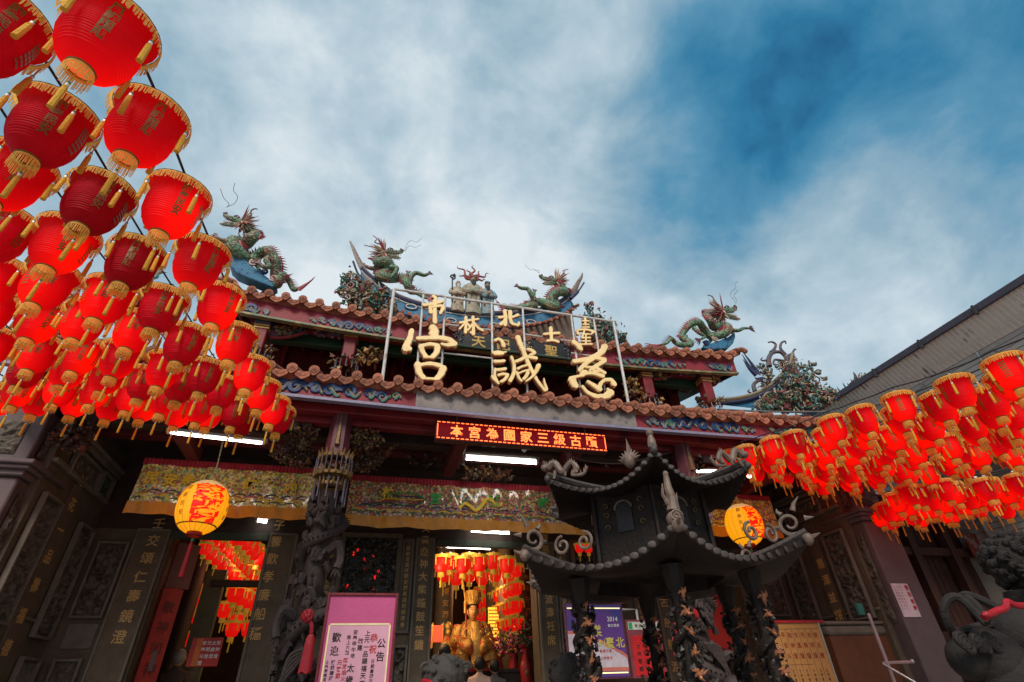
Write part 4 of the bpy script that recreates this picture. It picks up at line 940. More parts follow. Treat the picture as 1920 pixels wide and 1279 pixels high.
for lst, r in (([(480, 200), (475, 140), (500, 95), (560, 85), (600, 120), (610, 160)], .07), ([(610, 110), (570, 60), (575, 15), (605, 0), (612, 20)], .045), ([(630, 160), (625, 120), (660, 100), (680, 65), (692, 68)], .045),
               ([(490, 90), (520, 60), (530, 25), (500, 5), (470, 10)], .045), ([(620, 165), (560, 150), (520, 150), (515, 185), (545, 185)], .04), ([(470, 340), (485, 280), (500, 220)], .07),
               ([(365, 400), (355, 345), (400, 315), (445, 330)], .06), ([(340, 420), (310, 400), (320, 385)], .03), ([(470, 150), (430, 155), (412, 145), (425, 130)], .03)):
    p = smooth_path([at(x, y, YW-.1) for x, y in cp(o5, s5, lst)], 5); MB().tube(p, [lerp(r, r*.35, i/len(p)) for i in range(len(p))], 7).build('coil', tailm, wing)
for lst in ([(390, 260), (330, 170), (268, 85)], [(380, 265), (320, 200), (262, 105)], [(375, 275), (315, 215), (270, 145)], [(420, 300), (380, 300), (362, 290)]):
    p = [at(x, y, YW-.1) for x, y in cp(o5, s5, lst)]; MB().tube(smooth_path(p, 4), [lerp(.06, .008, i/8) for i in range(9)], 5).build('tail_feather', navy, wing)
shards('ceramic_leaves', in_poly(cp(o5, s5, [(380, 190), (440, 180), (480, 220), (500, 300), (450, 360), (390, 370), (440, 310)]), YW-.15, .1), 200, .045, PAL_J, wing, 4)
jiannian('flower_mound', 'large mound of ceramic figures, flowers and branches on the right wing roof', [cp(o5, s5, [(560, 190), (640, 165), (700, 190), (790, 240), (860, 340), (940, 380), (1010, 440), (1000, 510), (800, 545), (640, 560), (390, 560), (370, 500), (430, 440), (560, 330), (580, 270)])], 8.6, 2600, .045, seed=11, dy=.4)
jiannian('flower_mound', 'small ornate ridge end with a dark curved horn beside the grey building', [cp(o5, s5, [(1060, 400), (1130, 330), (1200, 290), (1279, 330), (1279, 470), (1100, 480), (1040, 440)])], 9.6, 600, .05, seed=13, dy=.3)
bt = thing('branch_ornament', 'bare ceramic branches with small birds rising from the right roof mound', 'roof sculpture', at(1520, 700, 8.6))
for lst in ([(790, 330), (830, 270), (800, 200), (795, 155)], [(830, 270), (860, 230), (895, 235)], [(800, 200), (850, 190), (855, 180)], [(760, 260), (740, 200), (732, 170)], [(830, 270), (880, 300), (870, 340)], [(770, 240), (800, 215)]):
    MB().tube(smooth_path([at(x, y, 8.5) for x, y in cp(o5, s5, lst)], 4), .018, 5).build('branch', cord, bt)
for x, y in ((835, 185), (870, 255), (920, 300), (740, 205)):
    c = at(*cp(o5, s5, [(x, y)])[0], 8.45); MB().ell(c, (.09, .05, .05)).cone(c+V((-.06, 0, .02)), c+V((-.15, 0, .05)), .025).ell(c+V((.08, 0, .05)), (.03, .03, .03)).build('bird', mat('bird_glaze', (.14, .13, .10), .5), bt)
hn = at(*cp(o5, s5, [(1150, 330)])[0], 9.5); ht = thing('roof_horn', 'dark curved horn finial standing on the small ridge end', 'roof ornament', hn)
MB().tube(smooth_path([at(x, y, 9.5) for x, y in cp(o5, s5, [(1140, 350), (1170, 310), (1165, 275), (1152, 248)])], 5), [lerp(.08, .012, i/15) for i in range(16)], 7).build('horn', plainblack, ht)
MB().tube(smooth_path([at(x, y, 9.5) for x, y in cp(o5, s5, [(1155, 320), (1190, 305), (1225, 310)])], 5), .05, 7).build('blue_curl', tealpaint, ht)
cable = [at(1345, 768, 8.3), at(1450, 772, 8.3), at(1560, 772, 8.3)]; tag(MB().tube(smooth_path(cable), .02, 6).build('ridge_cable', mat('grey_rope', (.16, .17, .16), .7)), 'grey rail running along the roof tiles below the right mound', 'rail')
# ================================================================== BUILDING ON THE RIGHT
XB = 12.0
gb = thing('neighbour_building', 'grey metal-clad building with a sloping roof edge behind the right lanterns', 'building', (XB, 9, 0))
ze = 1+.543*XB
MB().bb((XB-.06, -8, ze-.10), (XB+6, 22, ze+.02)).build('roof', edgepurple, gb, smooth=0)
MB().bb((XB-.10, -8, ze-.14), (XB-.04, 22, ze+.03)).build('gutter', edgepurple, gb, smooth=0, bevel=.02)
xw = XB+.35; zb = 1+.474*xw
rib = MB().bb((-.006, -.045, 0), (.006, .045, 1)).data('ribbed_strip', panelgrey, 0)
sf = MB().add([V((XB-.02, -8, ze-.12)), V((XB-.02, 22, ze-.12)), V((xw, 22, zb)), V((xw, -8, zb))], [(0, 1, 2, 3)]).build('eave_panel', panelgrey, gb, smooth=0)
dv = V((xw-XB+.02, 0, zb-ze+.12)); ang = math.atan2(dv.x, -dv.z)
for i in range(120):
    y = 2.0+i*.11
    put('ribbed_strip', rib, sf, M=Matrix.Translation((XB-.035, y, ze-.125)) @ Matrix.Rotation(pi-ang, 4, 'Y') @ Matrix.Diagonal((1, .5, dv.length, 1)))
sid = MB()
sb = MB().bb((-.012, -15, -.055), (.012, 15, .05)).data('siding_board', wallgrey, 0)
w_ = MB().bb((xw+.02, -8, 0), (xw+6, 22, zb)).build('wall', wallgrey, gb, smooth=0)
for i in range(34): put('siding_board', sb, w_, M=Matrix.Translation((xw+.005, 7, zb-.06-i*.115)) @ Matrix.Rotation(R(5), 4, 'Y'))
for i in range(9): MB().bb((xw-.035, 2.2+i*1.35, 1), (xw-.012, 2.23+i*1.35, zb-.02)).build('panel_seam', steel if i % 3 == 0 else wallgrey, gb)
for i in range(7): MB().bb((XB-.16, 3.0+i*1.3, ze-.20), (XB-.08, 3.04+i*1.3, ze+.02)).build('gutter_bracket', cord, gb)
MB().tube([V((xw-.09, 2, zb-1.15)), V((xw-.09, 14, zb-1.05))], .035, 8).build('conduit', mat('rusty_conduit', (.17, .10, .08), .7, var=.5, vs=9), gb)
MB().tube([V((xw-.09, 7.9, zb-.1)), V((xw-.09, 7.9, 1))], .045, 8).build('downpipe', wallgrey, gb)
for y, z in ((6.4, 4.6), (4.6, 4.9)):
    g = MB().bb((xw-.05, y-.35, z-.2), (xw-.02, y+.35, z+.25)).build('vent_louvre', cord, gb)
    for k in range(8): MB().bb((xw-.08, y-.33+k*.09, z-.18), (xw-.05, y-.29+k*.09, z+.23)).build('louvre_bar', steel, g)
tag(MB().tube(smooth_path([at(1560, 990, 9), at(1700, 850, 9.5), at(1920, 855, 8)]), .03, 6).build('roof_pipe', mat('pinkish_pipe', (.25, .17, .15), .6)), 'weathered pipe running below the right lantern canopy', 'pipe')

# right side hall beyond the end pillar (dark timber) -----------------------------
hall = thing('side_hall', 'dark brown timber side hall right of the stone pillar', 'building', (11, 8.6, 0))
brownw = mat('brown_timber', (.050, .018, .013), .6, var=.4, vs=4)
hw = MB().bb((9.05, 8.6, 0), (xw, 8.8, 4.4)).build('wall', darkwood, hall, smooth=0)
for i in range(22): MB().bb((9.08+i*.15, 8.56, .1), (9.21+i*.15, 8.598, 4.0)).build('plank', brownw, hw, bevel=.006)
for x in (9.6, 10.6, 11.6): MB().bb((x, 8.3, 0), (x+.16, 8.5, 4.2)).build('timber_post', brownw, hall, bevel=.015)
for z in (1.6, 3.1, 4.0): MB().bb((9.05, 8.35, z), (xw, 8.5, z+.16)).build('timber_rail', brownw, hall, bevel=.015)
g = MB().grid(lambda u, v: V((9.05+u*3.3, 6.3+v*3, 4.35+v*1.2)), 2, 2).build('roof_slab', tile_m, hall)
for i in range(12): put('tile_end', TE, g, M=Matrix.Translation((9.2+i*.27, 6.4, 4.42)))
pst = at(1805, 1000, 8.2); q = at(1858, 1045, 8.2)
tg = thing('hall_poster', 'reddish hanging picture inside the dark side hall', 'poster', pst)
MB().bb((pst.x, 8.2, q.z), (q.x+.15, 8.22, pst.z)).build('sheet', mat('red_picture', (.20, .03, .02), .7, var=.5, vs=12, c2=(.25, .20, .17), f2=.58, s2=8), tg)

# ================================================================== ROOFTOP SIGN
YS = 6.55
sign = thing('rooftop_sign', 'white pipe frame carrying gold calligraphy above the lower roof tiles', 'sign', at(945, 640, YS))
posts = [((739, 542), (717, 716)), ((794, 553), (783, 720)), ((835, 558), (826, 728)), ((922, 570), (922, 732)), ((980, 579), (985, 736)), ((1071, 592), (1085, 745)), ((1113, 598), (1130, 750)), ((1150, 603), (1175, 755))]
for i, (a, b) in enumerate(posts):
    A, B = at(*a, YS), at(*b, YS); B.x = A.x; MB().tube([A, B-V((0, 0, .12))], .024 if i in (0, 7) else .018, 8).build('post', metalw, sign)
    MB().box(B-V((0, 0, .10)), (.1, .1, .02)).build('foot_plate', metalw, sign)
MB().tube([at(739, 542, YS), at(1150, 603, YS)], .022, 8).build('rail', metalw, sign)
for a, b in (((835, 608), (922, 619)), ((985, 627), (1072, 640)), ((832, 662), (922, 672)), ((1071, 662), (1113, 668)), ((783, 668), (832, 672))): MB().tube([at(*a, YS), at(*b, YS)], .013, 6).build('rail', metalw, sign)
BIG = {
 '宮': (o4, s4, [([(585, 668), (597, 695), (592, 722)], 27, 34), ([(452, 690), (440, 745), (425, 775), (412, 815)], 18, 26), ([(420, 800), (440, 812)], 18, 20), ([(488, 742), (540, 740), (620, 738), (690, 750), (728, 780)], 16, 24), ([(718, 778), (680, 786), (640, 778)], 22, 10),
        ([(512, 790), (520, 825), (545, 862)], 20, 16), ([(510, 792), (570, 780), (622, 790)], 15, 17), ([(618, 795), (612, 830), (585, 862)], 22, 18), ([(530, 862), (590, 864)], 10, 12),
        ([(490, 905), (500, 960), (530, 1000)], 24, 20), ([(492, 915), (570, 905), (640, 920)], 14, 20), ([(655, 930), (640, 970), (610, 1005)], 26, 20), ([(530, 1000), (610, 1004)], 10, 12)]),
 '諴': ((830, 600), 7.385, [([(715, 300), (770, 280), (820, 320), (840, 380)], 24, 34), ([(690, 470), (760, 455), (830, 465), (875, 458)], 26, 12), ([(690, 462), (720, 485), (830, 480)], 20, 26), ([(712, 588), (780, 588), (850, 580)], 30, 26), ([(745, 705), (800, 700), (868, 690)], 26, 26), ([(722, 690), (715, 780), (740, 850), (765, 895)], 20, 24), ([(680, 790), (700, 830), (760, 880)], 20, 26), ([(760, 780), (830, 762), (900, 775)], 22, 26), ([(890, 785), (850, 840), (800, 870)], 26, 26),
        ([(1035, 248), (1070, 350), (1110, 440), (1170, 590), (1240, 740), (1300, 850), (1400, 985)], 42, 24), ([(1400, 985), (1430, 970), (1405, 890), (1392, 825)], 34, 8), ([(1005, 590), (1080, 560), (1160, 525), (1290, 545)], 26, 34), ([(945, 525), (980, 620), (985, 720), (960, 800), (925, 860)], 24, 30), ([(1170, 420), (1210, 430), (1270, 470)], 26, 32), ([(1200, 500), (1260, 480)], 20, 20),
        ([(1030, 690), (1090, 660), (1165, 640)], 22, 16), ([(1020, 740), (1050, 820), (1085, 860)], 24, 22), ([(1045, 755), (1110, 725), (1190, 708)], 14, 18), ([(1175, 740), (1150, 790), (1110, 835)], 28, 24), ([(1325, 640), (1290, 720), (1230, 800), (1145, 865)], 36, 14)]),
 '慈': (o4, s4, [([(1488, 765), (1510, 780), (1535, 812)], 22, 18), ([(1540, 815), (1530, 775)], 12, 6), ([(1692, 790), (1670, 830), (1600, 870), (1490, 890)], 22, 18), ([(1600, 860), (1690, 878)], 16, 18), ([(1615, 870), (1560, 910), (1530, 950), (1570, 955)], 16, 14), ([(1560, 925), (1615, 930)], 10, 12), ([(1690, 885), (1620, 930), (1600, 955), (1660, 950)], 16, 14), ([(1640, 935), (1690, 965)], 14, 14), ([(1535, 975), (1600, 965), (1680, 985)], 13, 17),
        ([(1480, 1000), (1492, 1030), (1505, 1050)], 28, 26), ([(1480, 995), (1520, 985), (1555, 982)], 14, 8), ([(1545, 1050), (1580, 1090), (1640, 1115), (1700, 1112), (1730, 1085)], 12, 28), ([(1725, 1085), (1705, 1065)], 22, 8), ([(1580, 1020), (1620, 1045), (1660, 1070)], 14, 24), ([(1655, 1068), (1665, 1030), (1690, 1008)], 14, 12), ([(1690, 1008), (1730, 1010), (1752, 1040)], 14, 22)]),
 '市': (o4, s4, [([(590, 468), (605, 480), (600, 500)], 14, 10), ([(528, 525), (580, 518), (650, 500)], 14, 14), ([(600, 495), (600, 580), (602, 640)], 14, 15), ([(570, 535), (575, 575)], 12, 14), ([(575, 540), (640, 530), (655, 545)], 10, 14), ([(655, 545), (635, 580)], 14, 10)]),
 '林': (o4, s4, [([(760, 640), (800, 630), (830, 622)], 9, 10), ([(800, 602), (800, 650), (797, 705)], 11, 11), ([(795, 640), (758, 680)], 9, 7), ([(805, 640), (825, 665)], 8, 9), ([(830, 625), (880, 615)], 8, 9), ([(845, 600), (848, 660), (848, 715)], 11, 12), ([(842, 650), (810, 690)], 9, 7), ([(852, 640), (880, 675), (910, 690)], 9, 10), ([(830, 700), (848, 718)], 8, 9)]),
 '北': (o4, s4, [([(1048, 560), (1055, 600), (1050, 655)], 12, 15), ([(1012, 605), (1048, 600)], 12, 10), ([(1022, 650), (1048, 625)], 14, 9), ([(1085, 565), (1085, 610), (1095, 645)], 14, 12), ([(1095, 645), (1135, 655)], 12, 12), ([(1095, 605), (1135, 588)], 9, 12), ([(1138, 650), (1140, 635)], 12, 6)]),
 '士': (o4, s4, [([(1300, 712), (1350, 708), (1400, 705)], 10, 12), ([(1345, 670), (1348, 720), (1350, 755)], 13, 11), ([(1320, 755), (1360, 752), (1395, 762)], 10, 12)]),
 '臺': (o4, s4, [([(1565, 608), (1567, 655)], 8, 8), ([(1548, 628), (1588, 628)], 6, 6), ([(1550, 650), (1588, 650)], 6, 6), ([(1545, 668), (1590, 668)], 6, 7), ([(1515, 690), (1520, 712)], 8, 10), ([(1515, 685), (1570, 683), (1622, 695)], 8, 11), ([(1622, 695), (1600, 715)], 10, 5), ([(1545, 712), (1590, 712)], 7, 7), ([(1560, 690), (1545, 735)], 6, 7), ([(1545, 737), (1598, 735)], 7, 7), ([(1570, 712), (1570, 775)], 6, 7), ([(1545, 757), (1595, 757)], 6, 7), ([(1540, 778), (1608, 776)], 7, 8)]),
}
for ch, (o_, s_, strokes) in BIG.items():
    mb = MB(); small = ch in '市林北士臺'
    for i, (pts, w0, w1) in enumerate(strokes):
        p = [at(o_[0]+x/s_, o_[1]+y/s_, YS-.06-.0017*i) for x, y in pts]
        k = 960/((p[0]-EYE).dot(FW)); p = smooth_path(p, 4) if len(p) > 2 else [lerp(p[0], p[1], q/4) for q in range(5)]
        n = len(p); w = [lerp(w0, w1, q/(n-1))/s_/k*(1.0+.08*sin(q*2.1)) for q in range(n)]
        d0, d1 = (p[0]-p[1]).normalized(), (p[-1]-p[-2]).normalized()
        p = [p[0]+d0*w[0]*.55]+p+[p[-1]+d1*w[-1]*.5]; w = [w[0]*.55]+w+[w[-1]*.5]
        n = len(p); vs = []; fs = []; D = .055 if small else .085
        sec = [(-.74, -1), (.74, -1), (1, -.45), (1, 1), (-1, 1), (-1, -.45)]
        for q in range(n):
            tg_ = (p[min(q+1, n-1)]-p[max(q-1, 0)]).normalized(); nn = V((-tg_.z, 0, tg_.x)).normalized()
            vs += [p[q]+nn*a*w[q]+V((0, b*D*.5, 0)) for a, b in sec]
        m6 = []
        for q in range(n-1):
            for j in range(6): fs.append((q*6+j, q*6+(j+1) % 6, (q+1)*6+(j+1) % 6, (q+1)*6+j)); m6.append(1 if j in (2, 3, 4) else 0)
        fs += [(0, 1, 2, 3, 4, 5), tuple((n-1)*6+j for j in (5, 4, 3, 2, 1, 0))]; m6 += [0, 0]
        oo = len(mb.v); mb.v += [tuple(v) for v in vs]; mb.f += [tuple(a+oo for a in f) for f in fs]; mb.m += m6
    mb.build('gold_character', [lettergold, letterside], sign, smooth=28)

# ================================================================== LED SIGN, TUBES, BULBS
led = thing('led_sign', 'red LED sign with glowing characters hanging under the lower eave', 'LED sign', at(975, 815, 6.5))
a, b = at(818, 785, 6.5), at(1135, 816, 6.5); c_ = at(820, 824, 6.5)
X0, X1, Z1, Z0 = a.x, b.x, (a.z+b.z)/2, c_.z
MB().bb((X0, 6.5, Z0), (X1, 6.62, Z1)).build('case', mat('led_case', (.05, .01, .01), .4), led, bevel=.01)
ledf = mat('led_face', (.02, .001, .002), .7, var=.5, vs=4, emit=.14, ecol=(1, .0, .03), bump=0, spec=.1); nosample(ledf)
MB().bb((X0+.015, 6.495, Z0+.015), (X1-.015, 6.4995, Z1-.015)).build('face', ledf, led)
ledt = nosample(mat('led_glow', (1, .1, .03), .5, emit=2.6, ecol=(1, .17, .03), bump=0))
F = frame(((X0+X1)/2, 6.494, (Z0+Z1)/2), (1, 0, 0), (0, 0, 1)); w, h = X1-X0, Z1-Z0
chars('本宮為國家三級古蹟', F, -w*.385, 0, h*.62, w*.79/8, 0, ledt, led, .02, .002)
dash = MB().bb((-.022, -.004, -.006), (.022, 0, .006)).data('border_dash', ledt, 0)
nd = 38
for i in range(nd):
    for z in (Z0+.03, Z1-.03): put('border_dash', dash, led, M=Matrix.Translation((X0+.04+(w-.08)*i/(nd-1), 6.494, z)))
for i in range(1, 5):
    for x in (X0+.025, X1-.025): put('border_dash', dash, led, M=Matrix.Translation((x, 6.494, Z0+.03+(h-.06)*i/5)) @ Matrix.Rotation(pi/2, 4, 'Y'))
for x in (X0+.3, X1-.3): MB().tube([V((x, 6.56, Z1)), V((x, 6.56, Z1+.25))], .012, 6).build('bracket', steel, led)
tubem = mat('fluorescent_glass', (1, 1, 1), .3, emit=13, ecol=(1, .97, .86), bump=0)
def tube_light(p, q, Y, r, label, emit_m=tubem, Y2=None, group='fluorescent tube lights under the roof'):
    a, b = at(*p, Y), at(*q, Y2 or Y); t = thing('fluorescent_light', label, 'tube light', (a+b)/2, group); d = (b-a).normalized()
    MB().tube([a+d*.03, b-d*.03], r, 10).build('tube', emit_m, t)
    for e, s in ((a, 1), (b, -1)): MB().tube([e, e+d*.03*s], r*1.25, 8).build('end_cap', whitecap, t)
    MB().box((a+b)/2+V((0, .02, r+.03)), (b.x-a.x+.06, .07, .035), Matrix.Rotation(-math.atan2(b.z-a.z, b.x-a.x), 3, 'Y')).build('fitting', mat('grey_fitting', (.25, .25, .25), .5), t)
    for k in (.2, .8):
        c = lerp(a, b, k)+V((0, .02, r+.04)); MB().tube([c, c+V((0, 0, .35))], .006, 4).build('hanger', cord, t)
    return t
tube_light((315, 811), (496, 832), 7.0, .016, 'bare fluorescent tube hanging above the left gold banner')
tube_light((870, 858), (1008, 867), 7.4, .034, 'bright fluorescent tube just below the LED sign')
tube_light((1285, 884), (1348, 884), 7.4, .02, 'short fluorescent tube seen over the right side of the censer roof')
tube_light((880, 994), (957, 999), 9.05, .030, 'fluorescent tube behind the lower hem of the centre banner')
tube_light((480, 975), (505, 978), 9.1, .03, 'fluorescent tube end behind the lower hem of the left banner')
tube_light((835, 1024), (921, 1028), 10.6, .030, 'fluorescent tube above the front row of lanterns inside the main hall', group='tube lights inside the hall')
tube_light((820, 1022), (829, 1023), 10.6, .030, 'end of a fluorescent tube at the left edge of the main doorway', group='tube lights inside the hall')
tb = thing('light_bulb', 'unlit white bulb under the LED sign', 'light bulb', at(983, 843, 6.9))
cb = at(983, 843, 6.9); MB().ell(cb, (.035, .035, .038), 12, 8).build('glass', whitecap, tb); MB().tube([cb+V((0, 0, .03)), cb+V((0, 0, .08))], .018, 8).build('socket', whitecap, tb); MB().tube([cb+V((0, 0, .08)), cb+V((0, 0, .4))], .005, 4).build('cable', cord, tb)
tag(MB().tube(smooth_path([at(1060, 852, 6.9), at(1110, 866, 6.9), at(1175, 867, 6.9), at(1300, 838, 6.9)]), .006, 4).build('electric_cable', mat('grey_cable', (.18, .15, .14), .6)), 'thin cable sagging between LED sign and censer roof', 'cable')

# ================================================================== BANNERS
PALB = [lin(c) for c in [(175, 75, 55), (210, 175, 75), (120, 135, 70), (190, 110, 100), (220, 190, 130), (75, 120, 95), (200, 75, 85), (150, 115, 50), (200, 175, 160), (130, 75, 60)]]
cloth_l = mat('embroidered_gold_cloth', (.3, .2, .05), .5, var=.4, vs=30, vor=(34, [lin(c) for c in [(230, 210, 80), (200, 205, 95), (160, 125, 60), (240, 215, 120), (205, 125, 120), (130, 180, 140), (245, 230, 175), (190, 155, 70)]]), bump=.8, bs=9, coat=1)
cloth_c = mat('embroidered_red_cloth', (.3, .1, .05), .5, var=.4, vs=30, vor=(34, PALB), bump=.8, bs=9, coat=1)
hem = mat('orange_hem', (.62, .24, .02), .6, var=.25, vs=9, bump=.8, bs=8, coat=.25)
pleat = mat('red_pleats', (.32, .015, .03), .6)
satin = mat('yellow_satin', (.80, .52, .03), .5); sgreen = mat('green_satin', (.03, .36, .07), .5)
def banner(x0, x1, Y, z0, z1, cloth, label, txt, tcol, loc, dragons=0):
    t = thing('temple_banner', label, 'banner', ((x0+x1)/2, Y, z1), 'embroidered plastic-covered banners over the doors')
    def wv(x, z): return Y+.018*sin(x*9)+.012*sin(x*23+z*5)-.02*(z1-z)
    n = int((x1-x0)*24)
    MB().grid(lambda u, v: V((lerp(x0, x1, u), wv(lerp(x0, x1, u), lerp(z0+.15, z1-.07, v)), lerp(z0+.15, z1-.07, v))), n, 12).build('cloth', cloth, t)
    MB().grid(lambda u, v: V((lerp(x0-.01, x1+.01, u), wv(lerp(x0, x1, u), lerp(z0, z0+.17, v))-.008, lerp(z0, z0+.17, v)+.01*sin(u*40)*(1-v))), n, 4).build('hem', hem, t)
    MB().grid(lambda u, v: V((lerp(x0, x1, u), Y-.02+.018*abs(sin(u*(x1-x0)*60)), lerp(z1-.08, z1+.02, v))), int((x1-x0)*80), 2).build('pleated_heading', pleat, t, smooth=0)
    for k, c in enumerate([tealpaint, satin, mat('pink_thread', (.40, .12, .14), .6), bluepaint]):
        mb = MB(); z = z0+.20+.035*k; st = .22
        for i in range(int((x1-x0)/st)):
            cx = x0+st*(i+.5+.25*k); 
            if cx > x1-.1: break
            mb.tube([V((cx+cos(a_)*st*.42, wv(cx, z)-.012, z+sin(a_)*.035)) for a_ in [pi*q/6 for q in range(7)]], .008, 4, flat=.4)
        mb.build('wave_embroidery', c, t)
    for px_ in loc:
        ch, x, col_ = px_[:3]
        F_ = frame((0, Y-.045, 0), (1, 0, 0), (0, 0, 1)); 
        chars(ch, F_, x_at(x, px_[3], Y), zc_at(x, px_[3], Y), .19, 0, 0, col_, t, .03, .006)
    rnd = random.Random(int(x0*10)); pts_ = []
    shards('flower_embroidery', lambda r: (lambda x, z: V((x, wv(x, z)-.01, z)))(r.uniform(x0+.05, x1-.05), r.uniform(z0+.35, z1-.1)), int((x1-x0)*110), .022, [lin(c) for c in [(190, 90, 100), (200, 180, 120), (90, 130, 90), (215, 200, 190), (120, 150, 180), (190, 150, 40)]], t, 3, leaf=.3)
    for k in range(dragons):
        cx = x0+(x1-x0)*(.42 if k == 0 else .72); pp = [V((cx-.35+.09*i, 0, z0+.33+.075*sin(i*1.5)+.02*i)) for i in range(9)]
        pp = smooth_path([V((p.x, wv(p.x, p.z)-.02, p.z)) for p in pp], 4); MB().tube(pp, [.022+.01*sin(i*.1) for i in range(len(pp))], 6, flat=.4).build('dragon_embroidery', satin, t)
    if dragons:
        for k in range(5):
            MB().tube(smooth_path([V((x0+.25+.1*k, wv(x0, z0)-.03, z0+.32+.03*k)), V((x0+.6, wv(x0, z0)-.03, z0+.36+.035*k)), V((x0+.95, wv(x0, z0)-.03, z0+.33+.05*k)), V((x0+1.2, wv(x0, z0)-.03, z0+.45))]), .009, 4).build('phoenix_embroidery', [tealpaint, finr, satin, bluepaint, sgreen][k], t)
    return t
def x_at(x, y, Y): return at(x, y, Y).x
def zc_at(x, y, Y): return at(x, y, Y).z
bz1 = 1+.362*8.2; bz0 = 1+.268*8.2
banner(at(650, 950, 8.2).x, 4.62, 8.2, bz0, bz1, cloth_c, 'long red and gold embroidered banner under plastic over the main door', '', None, [('林', 727, satin, 925), ('宮', 816, sgreen, 936), ('諴', 925, sgreen, 940), ('慈', 1017, sgreen, 945)], 2)
banner(at(252, 912, 8.2).x, at(583, 940, 8.2).x, 8.2, 1+.275*8.2, 1+.370*8.2, cloth_l, 'gold floral embroidered banner over the left side door', '', None, [('民', 286, satin, 898), ('安', 320, satin, 901), ('泰', 354, satin, 904), ('時', 470, satin, 911), ('四', 545, satin, 919)])
banner(2*C0-at(583, 940, 8.2).x, 7.45, 8.2, 1+.275*8.2, 1+.370*8.2, cloth_l, 'gold floral embroidered banner over the right side door, mostly behind the censer', '', None, [('風', 1372, satin, 935)])

# ================================================================== YELLOW LANTERNS
ylw = mat('yellow_lantern_paper', (.62, .36, .04), .5, var=.12, vs=6, bump=0, transl=.3, emit=1.0, ecol=(1, .42, .004)); nosample(ylw)
ylwt = mat('pale_lantern_top', (.62, .50, .30), .5, emit=.45, ecol=(1, .60, .20), bump=0); nosample(ylwt)
yred = mat('lantern_red_print', (.55, .01, .005), .5, emit=.8, ecol=(1, .010, .002), bump=0); nosample(yred)
ybrn = mat('lantern_brown_print', (.25, .08, .01), .5, emit=.25, ecol=(.6, .14, .01), bump=0); nosample(ybrn)
ygrn = mat('lantern_green_print', (.08, .13, .02), .5, bump=0)
yrib = mat('lantern_rib', (.40, .18, .02), .5, emit=.3, ecol=(1, .25, .01), bump=0); nosample(yrib)
def yellow_lantern(px, py, wpx, label, tassel_end, rot):
    Y = 7.7; c = at(px, py, Y); dep = (c-EYE).dot(FW); r = wpx/2/960*dep; hh = r*1.08
    t = thing('yellow_lantern', label, 'lantern', c, 'large yellow paper lanterns on the porch')
    def prof(z): return r*(max(0, 1-(abs(z)/hh*.93)**2.3))**.5
    zs = [-hh+2*hh*i/18 for i in range(19)]
    MB().lathe([(prof(z), z) for z in zs], 36, c, wob=lambda i, j, a, z: (a*(1-.010*(j % 2)), z)).build('shade', [ylw], t)
    ng = MB()
    for j in range(0, 36, 2):
        a = 2*pi*j/36; ng.tube([c+V((cos(a)*(prof(z)+.001), sin(a)*(prof(z)+.001), z)) for z in zs], .0030, 3)
    ng.build('rib', yrib, t)
    MB().lathe([(prof(hh*q)+.003, hh*q) for q in (.74, .82, .90, .97)], 24, c).build('pale_top_band', ylwt, t)
    MB().lathe([(prof(-hh*q)+.003, -hh*q) for q in (.74, .78)], 24, c).build('green_band', ygrn, t)
    MB().lathe([(r*.30, -hh*.98), (r*.32, -hh*1.12), (r*.22, -hh*1.14)], 16, c).build('red_base', mat('red_cap', (.25, .01, .015), .4), t)
    def wrap(s, ang, z0_, size, m_, dz, bold, sq=1., nm='lettering'):
        mb = MB()
        for i, ch in enumerate(s):
            g = glyph(ch, bold, 0, 0); zc = z0_-dz*i; base = len(mb.v)
            for v in g.vertices:
                x = v.co.x*size*sq; z = zc+v.co.y*size; R_ = prof(z)+.005; a = ang+x/max(R_, .05); mb.v.append(tuple(c+V((sin(a)*R_, -cos(a)*R_, z))))
            for p in g.polygons: mb.f.append(tuple(k+base for k in p.vertices)); mb.m.append(0)
        return mb.build(nm, m_, t)
    wrap('慈諴宮', rot, hh*.50, hh*.52, yred, hh*.50, .075, 2.1)
    wrap('風調雨順', rot+1.05, hh*.58, hh*.21, ybrn, hh*.33, .015)
    wrap('國泰民安', rot-1.05, hh*.58, hh*.21, ybrn, hh*.33, .015)
    wrap('士林天上聖母', rot+1.75, hh*.6, hh*.18, yred, hh*.25, .015)
    MB().tube([c+V((0, 0, hh)), c+V((.02, 0, hh+.25)), c+V((-.02, .02, 4.4-c.z))], .010, 5).build('hanging_cord', mat('cream_cord', (.40, .34, .22), .7), t)
    e = at(*tassel_end, Y); MB().ell(V((c.x, c.y, c.z-hh*1.28)), (.022, .022, .025), 8, 6).build('bead', bead_m, t)
    MB().tube([V((c.x, c.y, c.z-hh*1.14)), V((c.x, c.y, c.z-hh*1.3))], .005, 4).build('cord', cord, t)
    MB().tube([V((c.x, c.y, c.z-hh*1.34)), V((c.x, c.y, e.z))], [.018, .034], 8).build('red_tassel', redribbon, t)
    return t
yellow_lantern(380, 951, 86, 'glowing yellow paper lantern hanging before the left banner', (345, 1082), .42)
yellow_lantern(1395, 984, 66, 'glowing yellow paper lantern right of the censer roof', (1392, 1060), .25)
